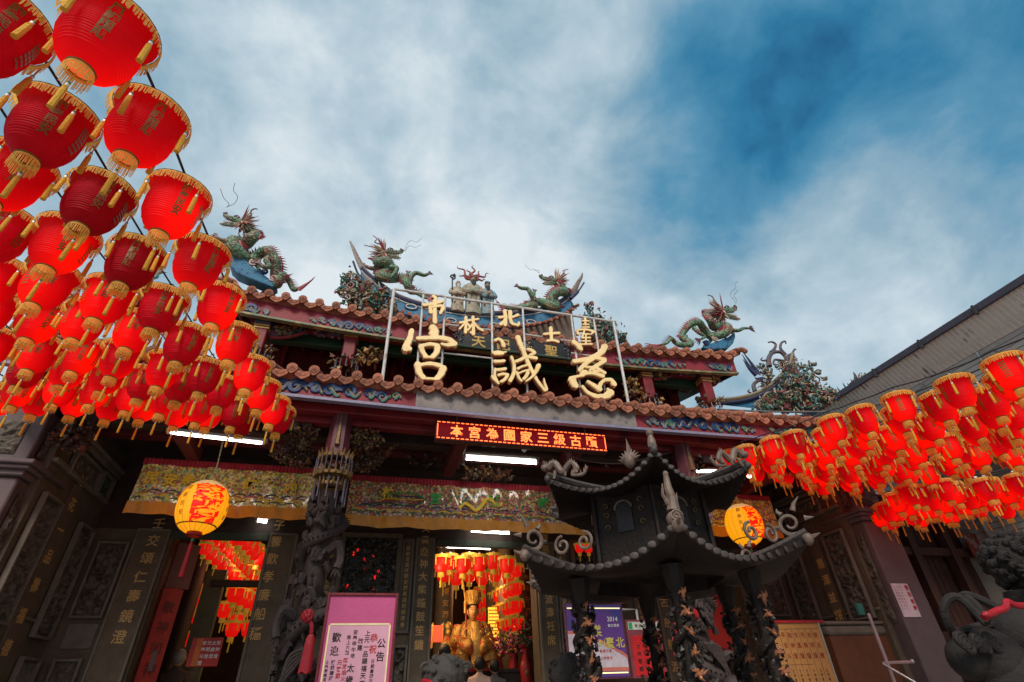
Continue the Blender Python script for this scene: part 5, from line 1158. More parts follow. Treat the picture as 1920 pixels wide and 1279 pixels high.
# ================================================================== RED LANTERNS
def red_lantern(lit):
    t = thing('red_lantern', 'x', 'lantern', (0, 0, 0))
    pm = paper_lit if lit else paper_dim
    def prof(z):
        k = -z
        pts = [(0, .172), (.03, .150), (.06, .143), (.12, .146), (.17, .142), (.21, .130), (.25, .108), (.28, .076), (.295, .050)]
        for (a, ra), (b, rb) in zip(pts, pts[1:]):
            if a <= k <= b: return lerp(ra, rb, (k-a)/(b-a))
        return pts[-1][1]
    P = []; n = 26
    for i in range(n+1):
        z = -.295*i/n; P.append((prof(z), z));
        if i < n: P.append((prof(z-.295/n/2)-.0028, z-.295/n/2))
    MB().lathe(P, 28).build('shade', pm, t)
    MB().lathe([(.03, .035), (.10, .025), (.172, .004)], 28).build('top_cover', pm, t)
    MB().lathe([(.176, .006), (.180, .004), (.176, 0)], 28).build('rim', cord, t, smooth=0)
    def strands(r0, r1, z0, z1, n, w, sd_, band):
        b = MB().lathe([(r0, z0), (r1, z0-band)], n//2); q_ = random.Random(sd_)
        for j in range(n):
            a = 2*pi*(j+q_.uniform(-.3, .3))/n; da = w/r1; L_ = z1*q_.uniform(.82, 1.12); tw = q_.uniform(-.02, .02)
            b.add([V((cos(x)*rr, sin(x)*rr, zz)) for x, rr, zz in ((a-da, r1*1.002, z0-band*.8), (a+da, r1*1.002, z0-band*.8), (a+da*.8+tw, r1*(1.0+q_.uniform(-.01, .03)), z0-L_), (a-da*.8+tw, r1*(1.0+q_.uniform(-.01, .03)), z0-L_))], [(0, 1, 2, 3)])
        return b
    strands(.176, .185, .004, .058, 120, .0040, 4, .018).build('brim_fringe', fringe_m, t)
    MB().lathe([(.050, -.290), (.055, -.296), (.052, -.302)], 20).build('bottom_ring', oldgold, t)
    strands(.050, .054, -.296, .066, 46, .0026, 6, .018).build('bottom_fringe', fringe_m, t)
    if lit: MB().lathe([(.001, -.290), (.055, -.291)], 16).build('lining', under_lit, t)
    tm = MB(); tm.tube([V((0, 0, 0)), V((0, 0, -.065))], .003, 4, 0); tm.ell((0, 0, -.068), (.008, .008, .007), 6, 4, 1); tm.tube([V((0, 0, -.074)), V((0, 0, -.086))], .0085, 6, 2); tm.tube([V((0, 0, -.086)), V((0, 0, -.10)), V((0, 0, -.195))], [.0085, .012, .0135], 8, 0)
    td = tm.data('tassel', [tassel_m, bead_m, whitecap])
    for k in range(4):
        a = k*pi/2+.3; put('tassel', td, t, M=Matrix.Translation((cos(a)*.187, sin(a)*.187, -.01)) @ Matrix.Rotation(.05*sin(k*5), 4, 'X'))
    put('tassel', td, t, M=Matrix.Translation((.01, 0, -.30)) @ Matrix.Diagonal((.9, .9, 1.1, 1)))
    MB().lathe([(.028, .03), (.03, .05), (.022, .062), (.001, .066)], 12).build('bulb_socket', whitecap, t)
    MB().tube(spiral((0, 0, .09), .02, .02, -pi/2, .8, n=8), .004, 4).build('hook', cord, t)
    mb = MB()
    for s, ang in (('國泰民安', -pi/2), ('慈諴宮', pi*.17), ('風調雨順', pi*.83)):
        for i, ch in enumerate(s):
            g = glyph(ch, .025 if len(s) == 4 else .03); size = .052; zc = -.055-.048*i; base = len(mb.v)
            for v in g.vertices:
                z = zc+v.co.y*size; R_ = prof(z)+.003; a = ang+v.co.x*size/R_; mb.v.append((cos(a)*R_, sin(a)*R_, z))
            for p in g.polygons: mb.f.append(tuple(k+base for k in p.vertices)); mb.m.append(0)
    for c_ in range(3):
        for i in range(7):
            z = -.07-.022*i; a = -pi/2+pi/3+.13*c_-.13; R_ = prof(z)+.003; mb.add([(cos(a+dx*.05)*R_, sin(a+dx*.05)*R_, z+dz*.008) for dx, dz in ((-1, -1), (1, -1), (1, 1), (-1, 1))], [(0, 1, 2, 3)])
    mb.build('gold_lettering', lant_txt, t)
    return t
PL, PD = red_lantern(True), red_lantern(False)
ORD = ['nearest', 'second', 'third', 'fourth', 'fifth', 'sixth', 'seventh', 'eighth', 'ninth', 'tenth', 'eleventh', 'twelfth', 'thirteenth', 'fourteenth']
used = {PL.name: False, PD.name: False}
def hang(pos, lit, label, group, rz, tilt=0, s=.9):
    src = PL if lit else PD; M = Matrix.Translation(pos) @ Matrix.Rotation(tilt, 4, V((1, .4, 0)).normalized()) @ Matrix.Rotation(rz, 4, 'Z') @ Matrix.Diagonal((s*rl.uniform(.98, 1.02), s*rl.uniform(.98, 1.02), s*rl.uniform(1.12, 1.18), 1))
    if not used[src.name]:
        kids(src); [kids(c) for c in kids(src)]
        used[src.name] = (label, group, M)
    else: clone(src, M, label, group)
deferred = []
rl = random.Random(11)
def seen(p, m=60):
    v = p-EYE; z = v.dot(FW)
    if z < .2: return False
    x = 960+FOC*v.dot(RT)/z; y = 639.5-FOC*v.dot(UP)/z; r = .2/z*960
    return -r < x < 1920+r and -r < y < 1279+r
# measured rim positions of the outer left string; the canopy rises towards the temple
A = [(215, 50), (287, 215), (340, 358), (383, 470), (418, 555), (448, 620), (475, 680), (498, 715), (517, 750), (528, 768)]
rows = []
for x, y in A:
    d = ray(x, y); t_ = 2.18/(d.z-.14*d.y); p = EYE+d*t_; rows.append(p)
rows = [rows[0]*2-rows[1]]+rows
nlant = 0
strings_L = []
def ordn(i): return ORD[i] if i < len(ORD) else 'last'
for c_ in range(14):
    line = []
    for r_, p in enumerate(rows):
        q = p+V((-.41*min(c_, 1)-.35*max(0, c_-1), .02*sin(c_*1.7), -.03*sin(c_*.9))); q.z += rl.uniform(-.012, .012)
        if c_: q.y += (.06 if c_ == 1 else rl.uniform(-.05, .05))
        line.append(V(q))
        if not seen(q-V((0, 0, .18))): continue
        if r_ == 0 and c_ < 0: continue
        lit = not ((c_ == 1) or (c_ == 3 and r_ % 4 == 0) or rl.random() < .04)
        word = 'glowing' if lit else 'unlit dark'
        lab = f"{word} red lantern, {ordn(len(rows)-1-r_).replace('nearest', 'closest')} from the temple, {'rightmost' if c_ == 0 else ordn(c_)+' from right'} string, left canopy"
        deferred.append((q, lit, lab, 'red lanterns in the left canopy', rl.choice([0, 2*pi/3, 4*pi/3])+rl.uniform(-.25, .45)+.5, rl.uniform(-.10, .10), .95))
    strings_L.append(line)
# right canopy: strings rise towards the temple
def canopy(x0, dx, ncol, ys, zf, xf, name, y_stag=.0):
    out = []
    for c_ in range(ncol):
        line = []
        for r_, y in enumerate(ys):
            yy = y+(rl.uniform(-.06, .06)*(1 if c_ == 0 else 1.8)+y_stag*(c_ % 2)+.04*c_); q = V((xf(yy)+dx*c_+rl.uniform(-.02, .02), yy, zf(yy)-.02*c_+rl.uniform(-.02, .02)))
            line.append(q)
            if not seen(q-V((0, 0, .18))): continue
            lab = f"glowing red lantern, {ordn(len(ys)-1-r_).replace('nearest', 'closest')} from the temple, {'leftmost' if c_ == 0 else ordn(c_)+' from left'} string, {name}"
            deferred.append((q, True, lab, 'red lanterns in the '+name, rl.choice([0, 2*pi/3, 4*pi/3])+rl.uniform(-.3, .3), rl.uniform(-.12, .12), .92))
        out.append(line)
    return out
AR = []
for x, y in [(1885, 670), (1780, 712), (1688, 743), (1615, 768), (1550, 790), (1492, 810), (1442, 825), (1397, 838), (1360, 850)]:
    d = ray(x, y); AR.append(EYE+d*(1.95/(d.z-.19*d.y)))
AR = [AR[0]*2-AR[1]]+AR; AR = [AR[0]*2-AR[1]]+AR
def interp(P, y):
    for a, b in zip(P, P[1:]):
        if y <= b.y or b is P[-1]: return lerp(a, b, (y-a.y)/(b.y-a.y))
S2 = canopy(0, .28, 11, [p.y for p in AR], lambda y: interp(AR, y).z, lambda y: interp(AR, y).x, 'right canopy', .25)
BR = []
for x, y in [(2050, 870), (1900, 890), (1830, 900), (1765, 905), (1700, 912)]:
    d = ray(x, y); BR.append(EYE+d*(2.6/d.z))
S3 = []
for c_ in range(4):
    line = []
    for r_, p in enumerate(BR):
        for h_ in (0, 1):
            if h_ and r_ == len(BR)-1: continue
            q = lerp(p, BR[min(r_+1, len(BR)-1)], .5*h_)+V((.12*c_+rl.uniform(-.03, .03), .33*c_+.15*h_, -.02*c_+rl.uniform(-.02, .02))); line.append(q)
            if seen(q-V((0, 0, .18))): deferred.append((q, True, f"glowing red lantern, {['first','second','third','fourth','fifth','sixth','seventh','eighth','ninth'][8-(r_*2+h_)]} from the pillar end, {['nearest','second','third','farthest'][c_]} row, lower right canopy", 'red lanterns in the lower right canopy', rl.choice([0, 2*pi/3, 4*pi/3])+rl.uniform(-.3, .3), rl.uniform(-.08, .08)))
    S3.append(line)
for S, nm in ((strings_L, 'left'), (S2, 'right'), (S3, 'lower right')):
    for i, line in enumerate(S):
        pts = [p+V((0, 0, .11)) for p in line]
        w = [pts[0]+(pts[0]-pts[1])*1.5]
        for a, b in zip(pts, pts[1:]): w += [a, (a+b)/2-V((0, 0, .012))]
        w += [pts[-1], pts[-1]+(pts[-1]-pts[-2])*.8+V((0, 0, .04))]
        tag(MB().tube(w, .008, 4).build('lantern_wire', cord), f"black wire carrying the {'outermost' if i == 0 else ordn(i)} string of red lanterns in the {nm} canopy", 'wire', 'wires carrying the lantern strings')
for q, lit, lab, grp, rz, tl, *ss in deferred: hang(q, lit, lab, grp, rz, tl, ss[0] if ss else .93)
for src in (PL, PD):
    lab, grp, M = used[src.name]; src['label'] = lab; src['group'] = grp; src.matrix_basis = M

# interior lanterns: one small mesh each
def small_lantern():
    mb = MB(); mb.lathe([(.03, .02), (.17, 0), (.145, -.05), (.145, -.15), (.11, -.25), (.055, -.29)], 14, mi=0); mb.lathe([(.176, .008), (.185, -.05)], 28, mi=1, wob=lambda i, j, r, z: (r*(1+.02*(j % 2)), z)); mb.lathe([(.06, -.29), (.062, -.37)], 14, mi=1)
    for k in range(6): a = k*pi/3; mb.tube([V((cos(a)*.185, sin(a)*.185, -.05)), V((cos(a)*.185, sin(a)*.185, -.18))], .012, 5, 1)
    mb.tube([V((0, 0, -.37)), V((0, 0, -.55))], .014, 5, 1); mb.ell((0, 0, .04), (.03, .03, .03), 6, 4, 2)
    return mb.data('hall_lantern', [nosample(mat('hall_red_paper', (.30, .004, .004), .5, emit=.55, ecol=(1, .008, .004), bump=0)), nosample(mat('hall_yellow_fringe', (.45, .28, .03), .6, emit=.12, ecol=(1, .6, .06), bump=0)), whitecap])
SL = small_lantern()
def hall_lantern(p, lab, grp, s=1.):
    o = put('hall_lantern', SL, None, M=Matrix.Translation(p) @ Matrix.Rotation(p.x*7, 4, 'Z') @ Matrix.Scale(s, 4)); tag(o, lab, 'lantern', grp)
for i, (x, y) in enumerate([(828, 1043), (844, 1041), (868, 1046), (880, 1040), (899, 1043), (925, 1040), (950, 1046)]):
    Y = 10.9 if i % 2 else 10.4
    hall_lantern(at(x, y, Y), f"{['first','second','third','fourth','fifth','sixth','seventh'][i]} red lantern from the left in the front row inside the main doorway", 'lanterns in the front row of the hall')
for i in range(6): hall_lantern(at(832+24*i, 1066+(i % 2)*6, 12.2), f"{['first','second','third','fourth','fifth','sixth'][i]} lantern from the left in the second row inside the main doorway", 'lanterns in the second row of the hall')
for r_ in range(4):
    for k in range(9):
        u = k/8; x = lerp(898, 968, u**1.0); y = lerp(1108+24*r_, 1068+33*r_, u); Y = lerp(17, 11.5, u)
        hall_lantern(at(x, y, Y)+V((0, 0, .1)), f"{ordn(k).replace('nearest','farthest')} lantern along the {['top','second','third','lowest'][r_]} slanting tier right of the golden goddess", 'lantern tiers right of the goddess', .9)
for r_ in range(3):
    for k in range(11):
        u = k/10; x = lerp(388, 492, u)-2*r_; y = lerp(985, 1088, u)-34*r_+34; Y = lerp(10.2, 14, u)
        if not (360 < x < 520): continue
        hall_lantern(at(x, y, Y), f"{ordn(k).replace('nearest','closest')} lantern along the {['lower','middle','upper'][r_]} string inside the left doorway", 'lanterns inside the left doorway', .66)
for k in range(6): hall_lantern(at(455+8*k, 992+10*k, 10.3+.4*k), f"{ordn(k).replace('nearest','closest')} lantern of the short string right inside the left doorway", 'short string inside the left doorway')
for k in range(7): hall_lantern(at(445+12*k, 1100+6*k, 12.0+.3*k), f"{ordn(k).replace('nearest','closest')} lantern of the low string beyond the left doorway", 'low string beyond the left doorway')
for k, (x, y) in enumerate([(378, 1100), (385, 1120), (375, 1140), (440, 1165), (365, 1185), (425, 1130), (448, 1150), (470, 1165)]): hall_lantern(at(x, y, 13), f"{ordn(k).replace('nearest','topmost')} deep red lantern left of the green post inside the left doorway", 'deep lanterns inside the left doorway')
for k, (x, y) in enumerate([(1085, 1020), (1102, 1020), (1118, 1022)]): hall_lantern(at(x, y, 9.15), f"{['left','middle','right'][k]} of three small red lanterns glimpsed under the censer roof", 'lanterns glimpsed under the censer roof', .55)

# ================================================================== HALL INTERIOR
hw = mat('hall_wall', (.05, .030, .018), .8, var=.4)
inner = thing('hall_interior', 'dim inner hall of the temple seen through the doorways', 'room', (C0, 14, .25))
for nm, a, b in (('side_wall', (-4.2, YD+.35, .25), (-3.95, 18, 4.6)), ('side_wall', (8.25, YD+.35, .25), (8.5, 18, 4.6)), ('back_wall', (-4.2, 18, .25), (8.5, 18.2, 4.6)), ('ceiling', (-4.2, YD+.35, 4.6), (8.5, 18.2, 4.7))): MB().bb(a, b).build(nm, hw, inner, smooth=0)
colm = mat('hall_column_stone', (.12, .10, .08), .7, var=.3)
for x, Y, px in ((0, 12.5, 832), (0, 13.5, 950), (0, 12, 985), (0, 15, 925)):
    p = at(px, 1150, Y); g = MB().tube([V((p.x, Y, .25)), V((p.x, Y, 4.6))], .20, 12).build('column', colm, inner)
    chars('海國安瀾', frame((p.x, Y-.205, 0), (1, 0, 0), (0, 0, 1)), 0, 3.2, .14, 0, -.22, goldchar, g)
for px in (345, 505):
    p = at(px, 1150, 11.5); MB().tube([V((p.x, 11.5, .25)), V((p.x, 11.5, 4.6))], .16, 10).build('column', darkwood, inner)
a = at(405, 1070, 11); MB().bb((a.x-.14, 11, .25), (a.x+.18, 11.15, 3.1)).build('green_post', mat('pale_green_post', (.09, .11, .075), .6, c2=(.25, .24, .22), f2=.6, s2=1.5), inner)
a, b = at(395, 1093, 10.5), at(505, 1088, 10.5); MB().bb((a.x, 10.5, a.z-.05), (b.x, 10.6, a.z+.05)).build('crossbar', darkwood, inner)
glowm = mat('amber_lit_screen', (.8, .4, .05), .5, emit=1.6, ecol=(1, .45, .04), bump=0)
a = at(925, 1160, 14); g = MB().bb((a.x-.12, 14, a.z-1.0), (a.x+.38, 14.05, a.z+.25)).build('lit_lattice', glowm, inner)
for k in range(16): MB().bb((a.x-.12, 13.97, a.z-.95+.075*k), (a.x+.38, 13.99, a.z-.93+.075*k)).build('lattice_bar', hornm, g)
a = at(995, 1135, 12); MB().bb((a.x, 12, a.z-.55), (a.x+.1, 12.1, a.z+.3)).build('lit_lamp_strip', glowm, inner)
a = at(487, 1238, 11); MB().bb((a.x-.03, 11, a.z-.35), (a.x+.03, 11.03, a.z+.28)).build('lit_lamp_strip', glowm, inner)
for x, Y, z, e, c_ in ((.95, 9.95, 2.5, 75, (1, .66, .32)), (2.9, 13, 3.3, 60, (1, .5, .2)), (-2.1, 11.6, 3.4, 30, (1, .45, .25)), (1.6, 9.9, 3.4, 40, (1, .6, .3))):  # point lights and bulbs added to brighten the hall
    l = bpy.data.lights.new('hall_fill', 'POINT'); l.energy = e; l.color = c_; l.shadow_soft_size = .15; o = bpy.data.objects.new('hall_fill_light', l); o.location = (x, Y, z); col.objects.link(o)
    lp = thing('hall_fill_lamp', 'fill lamp added in the inner hall to brighten '+{9.95: 'the goddess', 13: 'the lantern tiers', 11.6: 'the left doorway', 9.9: 'the altar front'}[Y], 'lamp', (x, Y, z)); MB().ell((x, Y, z+.17), (.05, .05, .05), 8, 6).build('bulb', mat('fill_bulb', (1, .8, .5), .4, emit=6, ecol=(1, .7, .35), bump=0), lp); MB().tube([V((x, Y, z+.2)), V((x, Y, 4.6))], .008, 4).build('cable', cord, lp)
# goddess ---------------------------------------------------------------------
GY = 10.75; gcx = at(885, 1180, GY).x
gz = lambda y: at(885, y, GY).z
god = thing('golden_goddess', 'seated golden goddess statue with beaded crown and brocade robe in the main doorway', 'statue', (gcx, GY, gz(1255)))
brocade = mat('gold_red_brocade', (.5, .28, .06), .35, metal=.4, var=.5, vs=14, c2=(.42, .05, .02), f2=.52, s2=11, bump=.6, bs=25)
goldm = mat('polished_gold', (.70, .40, .10), .35, metal=.5, var=.3, vs=20, bump=.4, bs=40)
gface = mat('gilded_face', (.72, .38, .14), .4, metal=.15, var=.1, bump=0)
zb_, zt = gz(1262), gz(1104); Hh = zt-zb_; cc = V((gcx, GY, 0))
MB().lathe([(.25*Hh, zb_), (.26*Hh, zb_+.10*Hh), (.235*Hh, zb_+.25*Hh), (.21*Hh, zb_+.42*Hh), (.185*Hh, zb_+.52*Hh), (.12*Hh, zb_+.59*Hh), (.06*Hh, zb_+.62*Hh)], 24, cc, sy=.7, wob=lambda i, j, r, z: (r*(1+.05*sin(j*3)*(1 if i < 4 else .2)), z)).build('robe', brocade, god)
for s in (-1, 1):
    MB().tube(smooth_path([cc+V((s*.17*Hh, 0, zb_+.53*Hh)), cc+V((s*.21*Hh, -.05, zb_+.36*Hh)), cc+V((s*.14*Hh, -.22*Hh, zb_+.27*Hh)), cc+V((s*.03*Hh, -.27*Hh, zb_+.29*Hh))]), [.085*Hh]*5+[.10*Hh]*5+[.11*Hh]*5+[.07*Hh], 10).build('sleeve', brocade, god)
    MB().tube(smooth_path([cc+V((s*.16*Hh, -.26*Hh, zb_+.28*Hh)), cc+V((s*.19*Hh, -.27*Hh, zb_+.15*Hh)), cc+V((s*.21*Hh, -.27*Hh, zb_+.02*Hh))]), [.08*Hh]*4+[.10*Hh]*4+[.05*Hh]*5, 8, flat=.5).build('sleeve_drape', brocade, god)
    MB().tube([cc+V((s*.105*Hh, -.09*Hh, zb_+.80*Hh)), cc+V((s*.11*Hh, -.13*Hh, zb_+.45*Hh))], .010*Hh, 6).build('red_tassel', redribbon, god)
MB().tube([cc+V((0, -.20*Hh, zb_+.56*Hh)), cc+V((0, -.27*Hh, zb_+.42*Hh)), cc+V((0, -.29*Hh, zb_+.26*Hh)), cc+V((0, -.30*Hh, zb_+.08*Hh))], [.05*Hh, .07*Hh, .09*Hh, .06*Hh], 10, flat=.35).build('breast_panel', goldm, god)
hc = cc+V((0, -.05*Hh, zb_+.71*Hh)); mb = MB(); mb.ell(hc, (.072*Hh, .08*Hh, .105*Hh), 20, 14, 0); mb.tube([hc-V((0, -.02*Hh, .07*Hh)), hc-V((0, -.02*Hh, .15*Hh))], .04*Hh, 10, 0)
mb.ell(hc+V((0, -.082*Hh, -.012*Hh)), (.012*Hh, .016*Hh, .026*Hh), 8, 6, 0); mb.ell(hc+V((0, -.077*Hh, -.055*Hh)), (.018*Hh, .008*Hh, .007*Hh), 8, 5, 1)
for s in (-1, 1): mb.ell(hc+V((s*.030*Hh, -.071*Hh, .012*Hh)), (.016*Hh, .008*Hh, .005*Hh), 8, 5, 2); mb.ell(hc+V((s*.030*Hh, -.069*Hh, .036*Hh)), (.020*Hh, .006*Hh, .003*Hh), 8, 5, 2); mb.ell(hc+V((s*.074*Hh, 0, -.01*Hh)), (.012*Hh, .02*Hh, .035*Hh), 8, 6, 0)
mb.ell(hc+V((0, .02*Hh, .04*Hh)), (.085*Hh, .085*Hh, .10*Hh), 14, 8, 2)
mb.build('head', [gface, redink, blackink], god)
cz = zb_+.79*Hh
mb = MB(); mb.lathe([(.085*Hh, cz), (.10*Hh, cz+.05*Hh), (.105*Hh, cz+.15*Hh), (.11*Hh, cz+.17*Hh), (.02*Hh, cz+.17*Hh)], 20, hc*1-V((0, 0, hc.z)), cap=True); mb.build('crown', goldm, god)
mb = MB()
for k in range(15):
    a_ = pi+pi*(k+.5)/15; x, y = cos(a_)*.108*Hh, sin(a_)*.108*Hh
    for q in range(7): mb.ell((hc.x+x, hc.y+y, cz+.155*Hh-.018*Hh*q), (.007*Hh, .007*Hh, .007*Hh), 5, 4)
mb.build('crown_beads', goldm, god)
MB().tube([cc+V((-.10*Hh, 0, cz+.05*Hh)), cc+V((-.14*Hh, 0, zt+.13*Hh))], .01*Hh, 6).tube([cc+V((-.10*Hh, 0, cz+.05*Hh)), cc+V((-.10*Hh, -.02, cz-.1*Hh))], .02*Hh, 6).build('crown_pin', goldm, god)
shards('gold_ornament', lambda r: cc+V((r.gauss(0, .13)*Hh, -.24*Hh-.05*r.random(), zb_+r.uniform(.02, .5)*Hh)), 260, .035, [(.6, .32, .08), (.5, .08, .03), (.7, .45, .15), (.35, .16, .04)], god, 4)
# two attendant figures, altar, flowers -----------------------------------------
for px, lab in ((838, 'small gilded attendant figure with red light beside the goddess'),):
    p = at(px, 1240, 11.2); t = thing('attendant_statue', lab, 'statue', p); MB().lathe([(.16, 0), (.15, .15), (.11, .34), (.06, .42)], 14, p, sy=.6).build('robe', brocade, t); MB().ell(p+V((0, 0, .48)), (.055, .055, .07), 10, 8).build('head', goldm, t)
    MB().lathe([(.06, .53), (.075, .60), (.01, .66)], 10, p).build('crown', goldm, t)
p = at(820, 1188, 10.2); t = thing('square_red_lamp', 'small square glowing red lamp at the left edge of the main doorway', 'lamp', p)
MB().bb((p.x-.09, 10.15, p.z-.12), (p.x+.09, 10.32, p.z+.12)).build('glass', nosample(mat('red_lamp_glass', (1, .05, .02), .4, emit=1.5, ecol=(1, .06, .02), bump=0)), t)
mb = MB()
for sx in (-1, 1):
    for sy in (0, 1): mb.bb((p.x+sx*.09-.01, 10.15+.17*sy-.01, p.z-.22), (p.x+sx*.09+.01, 10.15+.17*sy+.01, p.z+.16))
mb.build('frame', goldm, t)
p0, p1 = at(858, 1256, 10.0), at(985, 1262, 10.0)
alt = thing('altar_table', 'dark carved altar table with a red top cloth across the main doorway', 'altar', ((p0.x+p1.x)/2, 10, .25))
MB().bb((p0.x, 9.95, p0.z-.06), (p1.x, 10.5, p0.z)).build('table_top', darkwood, alt, bevel=.01); MB().bb((p0.x+.04, 9.98, .5), (p1.x-.04, 10.45, p0.z-.06)).build('apron', darkwood, alt)
for x in (p0.x+.05, p1.x-.05):
    for y in (10.0, 10.45): MB().box((x, y, .4), (.09, .09, .3)).build('leg', darkwood, alt)
MB().bb((p0.x, 9.93, p0.z-.03), (p0.x+.55, 10.3, p0.z+.008)).build('table_cloth', redribbon, alt)
for k in range(3): MB().tube(spiral((p0.x+.5+.45*k, 9.96, p0.z-.28), .09, .03, 0, 1.5), .010, 5).build('carved_roundel', oldgold, alt)
vase_m = mat('red_vase', (.35, .02, .02), .3); gp = [lin(c) for c in [(200, 60, 110), (230, 180, 60), (180, 40, 50), (60, 90, 40), (40, 70, 30), (220, 120, 150), (120, 60, 90)]]
for px, py, Y, s, lab, pal in ((962, 1225, 10.3, .22, 'bunch of yellow and pink lilies on the right of the altar', gp), (985, 1215, 10.2, .30, 'large dark red flower arrangement right of the altar', [gp[2], gp[3], gp[4], (.10, .01, .03), (.03, .05, .02)]), (935, 1230, 10.4, .16, 'pink wrapped bouquet between the goddess and the lilies', [gp[0], gp[5], gp[1], gp[4]])):
    c = at(px, py, Y); t = thing('flower_arrangement', lab, 'flowers', c-V((0, 0, s)))
    shards('blossoms', lambda r: c+V((r.gauss(0, .45)*s, r.gauss(0, .3)*s, abs(r.gauss(0, .75))*s)), 220, .04, pal, t, int(px)); MB().lathe([(.05, -.35), (.09, -.2), (.05, -.05), (.07, 0)], 12, c).build('vase', vase_m, t)
    for k in range(8): MB().tube([c, c+V((sin(k*2.1)*s*.8, cos(k*1.3)*s*.3, s*(1+.3*sin(k))))], .006, 4).build('stem', greenwood, t)
p = at(986, 1262, 9.9); t = thing('gold_character_vase', 'red vase with a gold emblem at the right end of the altar', 'vase', p); MB().lathe([(.04, -.25), (.085, -.1), (.10, .08), (.08, .16)], 14, p).build('body', vase_m, t); MB().ell(p+V((0, -.09, 0)), (.035, .012, .05), 8, 6).build('emblem', oldgold, t)
# people -------------------------------------------------------------------------
def person(px, py, Y, lab, coat, hairc, rz=0., height=1.68, lean=0.):
    h0 = at(px, py, Y); top = h0.z; base = top-height; x, y = h0.x, Y
    t = thing('person', lab, 'person', (x, y, base))
    me = bpy.data.meshes.new('body'); s = height/1.68
    J = [((0, 0, .95), .15), ((0, 0, 1.15), .14), ((0, 0, 1.33), .15), ((0, 0, 1.43), .07), ((0, 0, 1.50), .055),
         ((.17, 0, 1.36), .075), ((.23, -.03, 1.10), .055), ((.17, -.22, 1.02), .045), ((-.17, 0, 1.36), .075), ((-.23, -.03, 1.10), .055), ((-.17, -.22, 1.02), .045),
         ((.10, 0, .85), .11), ((.11, -.02, .48), .075), ((.11, .02, .08), .05), ((.12, -.12, .03), .04), ((-.10, 0, .85), .11), ((-.11, -.02, .48), .075), ((-.11, .02, .08), .05), ((-.12, -.12, .03), .04)]
    Ed = [(0, 1), (1, 2), (2, 3), (3, 4), (2, 5), (5, 6), (6, 7), (2, 8), (8, 9), (9, 10), (0, 11), (11, 12), (12, 13), (13, 14), (0, 15), (15, 16), (16, 17), (17, 18)]
    Rz = Matrix.Rotation(rz, 3, 'Z')
    me.from_pydata([tuple(Rz @ V((a[0]*s, -a[1]*s-lean*max(0, a[2]-1)*-1, a[2]*s))+V((x, y, base))) for a, r in J], Ed, [])
    o = put('body', me, t); md = o.modifiers.new('skin', 'SKIN'); sv = me.skin_vertices[0].data
    for i, (a, r) in enumerate(J): sv[i].radius = (r*s*1.05, r*s*.8)
    sv[0].use_root = True; o.modifiers.new('s', 'SUBSURF').levels = 1; o.modifiers['s'].render_levels = 2; me.materials.append(coat)
    hd = V((x, y+lean*.3, base+1.585*s)); hm = MB(); face(hm, V((0, 0, 0)), .115*s, 0, 1); hm.v = [tuple(V((-v[0], -v[1], v[2]))+hd) for v in hm.v]
    hm.build('head', [mat('skin_tone', (.38, .22, .15), .6), blackink], t)
    MB().ell(hd+V((0, -.018, .022)), (.100*s, .112*s, .115*s), 12, 9).build('hair', hairc, t)
    for sx in (-1, 1):
        w = V((x, y, base))+Rz @ V((sx*.17*s, .25*s, 1.02*s)); hmn = MB(); hmn.ell(w, (.03, .05, .04), 8, 6)
        for f in range(4): hmn.tube([w+V((-.02+.013*f, .03, 0)), w+V((-.02+.013*f, .075, -.01)), w+V((-.02+.013*f, .10, -.03))], .008, 5)
        hmn.tube([w+V((sx*-.025, .02, .0)), w+V((sx*-.045, .05, .01))], .009, 5); hmn.build('hand', mat('skin_tone', (.38, .22, .15), .6), t)
    return t
dk = mat('dark_jacket', (.015, .014, .016), .8); hairb = mat('black_hair', (.01, .008, .007), .6)
person(834, 1212, 9.7, 'person in a dark jacket seen from behind at the left of the main doorway', dk, hairb)
person(899, 1236, 9.75, 'person in a pale pink shirt standing before the altar', mat('pink_shirt', (.55, .36, .28), .8), hairb, height=1.5)
person(927, 1240, 9.8, 'person in a grey top standing at the right of the altar', mat('grey_top', (.12, .10, .09), .8), hairb, height=1.52)
person(340, 1222, 10.2, 'grey-haired person standing in shadow inside the left doorway', mat('brown_coat', (.05, .03, .025), .8), mat('grey_hair', (.20, .19, .18), .7), height=1.6)
# left doorway: red door leaf, hanging strip, red sign
leaf = thing('red_door_leaf', 'tall red door leaf standing open in the left doorway', 'door', (-2.85, 9.4, .25))
F = frame((-2.62, 9.62, 0), (.55, .40, 0), (0, 0, 1))
mb = MB(); mb.box((0, 0, 0), (.62, .05, 1)); a_ = at(310, 1105, 9.6)
MB().add([F @ V((x, z, d)) for x in (-.24, .04) for z in (.3, a_.z) for d in (0, -.05)], [(0, 1, 3, 2), (4, 6, 7, 5), (0, 4, 5, 1), (2, 3, 7, 6), (0, 2, 6, 4), (1, 5, 7, 3)]).build('board', mat('bright_red_door', (.26, .012, .008), .6, var=.3), leaf)
mb = MB(); text_into(mb, '敬神如神在', F, -.10, a_.z-.25, .17, 0, -.26, .01, .004, z=.006); mb.build('lettering', mat('dim_red_ink', (.10, .008, .008), .6), leaf)
MB().add([F @ V((x, z, d)) for x in (-.24, .10) for z in (a_.z+.01, 3.2) for d in (0, -.05)], [(0, 1, 3, 2), (4, 6, 7, 5), (0, 4, 5, 1), (2, 3, 7, 6), (0, 2, 6, 4), (1, 5, 7, 3)]).build('painted_upper', mat('brown_painted_door', (.12, .035, .03), .5, var=.4, vs=3), leaf)
st = thing('door_side_strip', 'narrow glowing red plaque hanging inside the left doorway', 'plaque', at(320, 1130, 9.9))
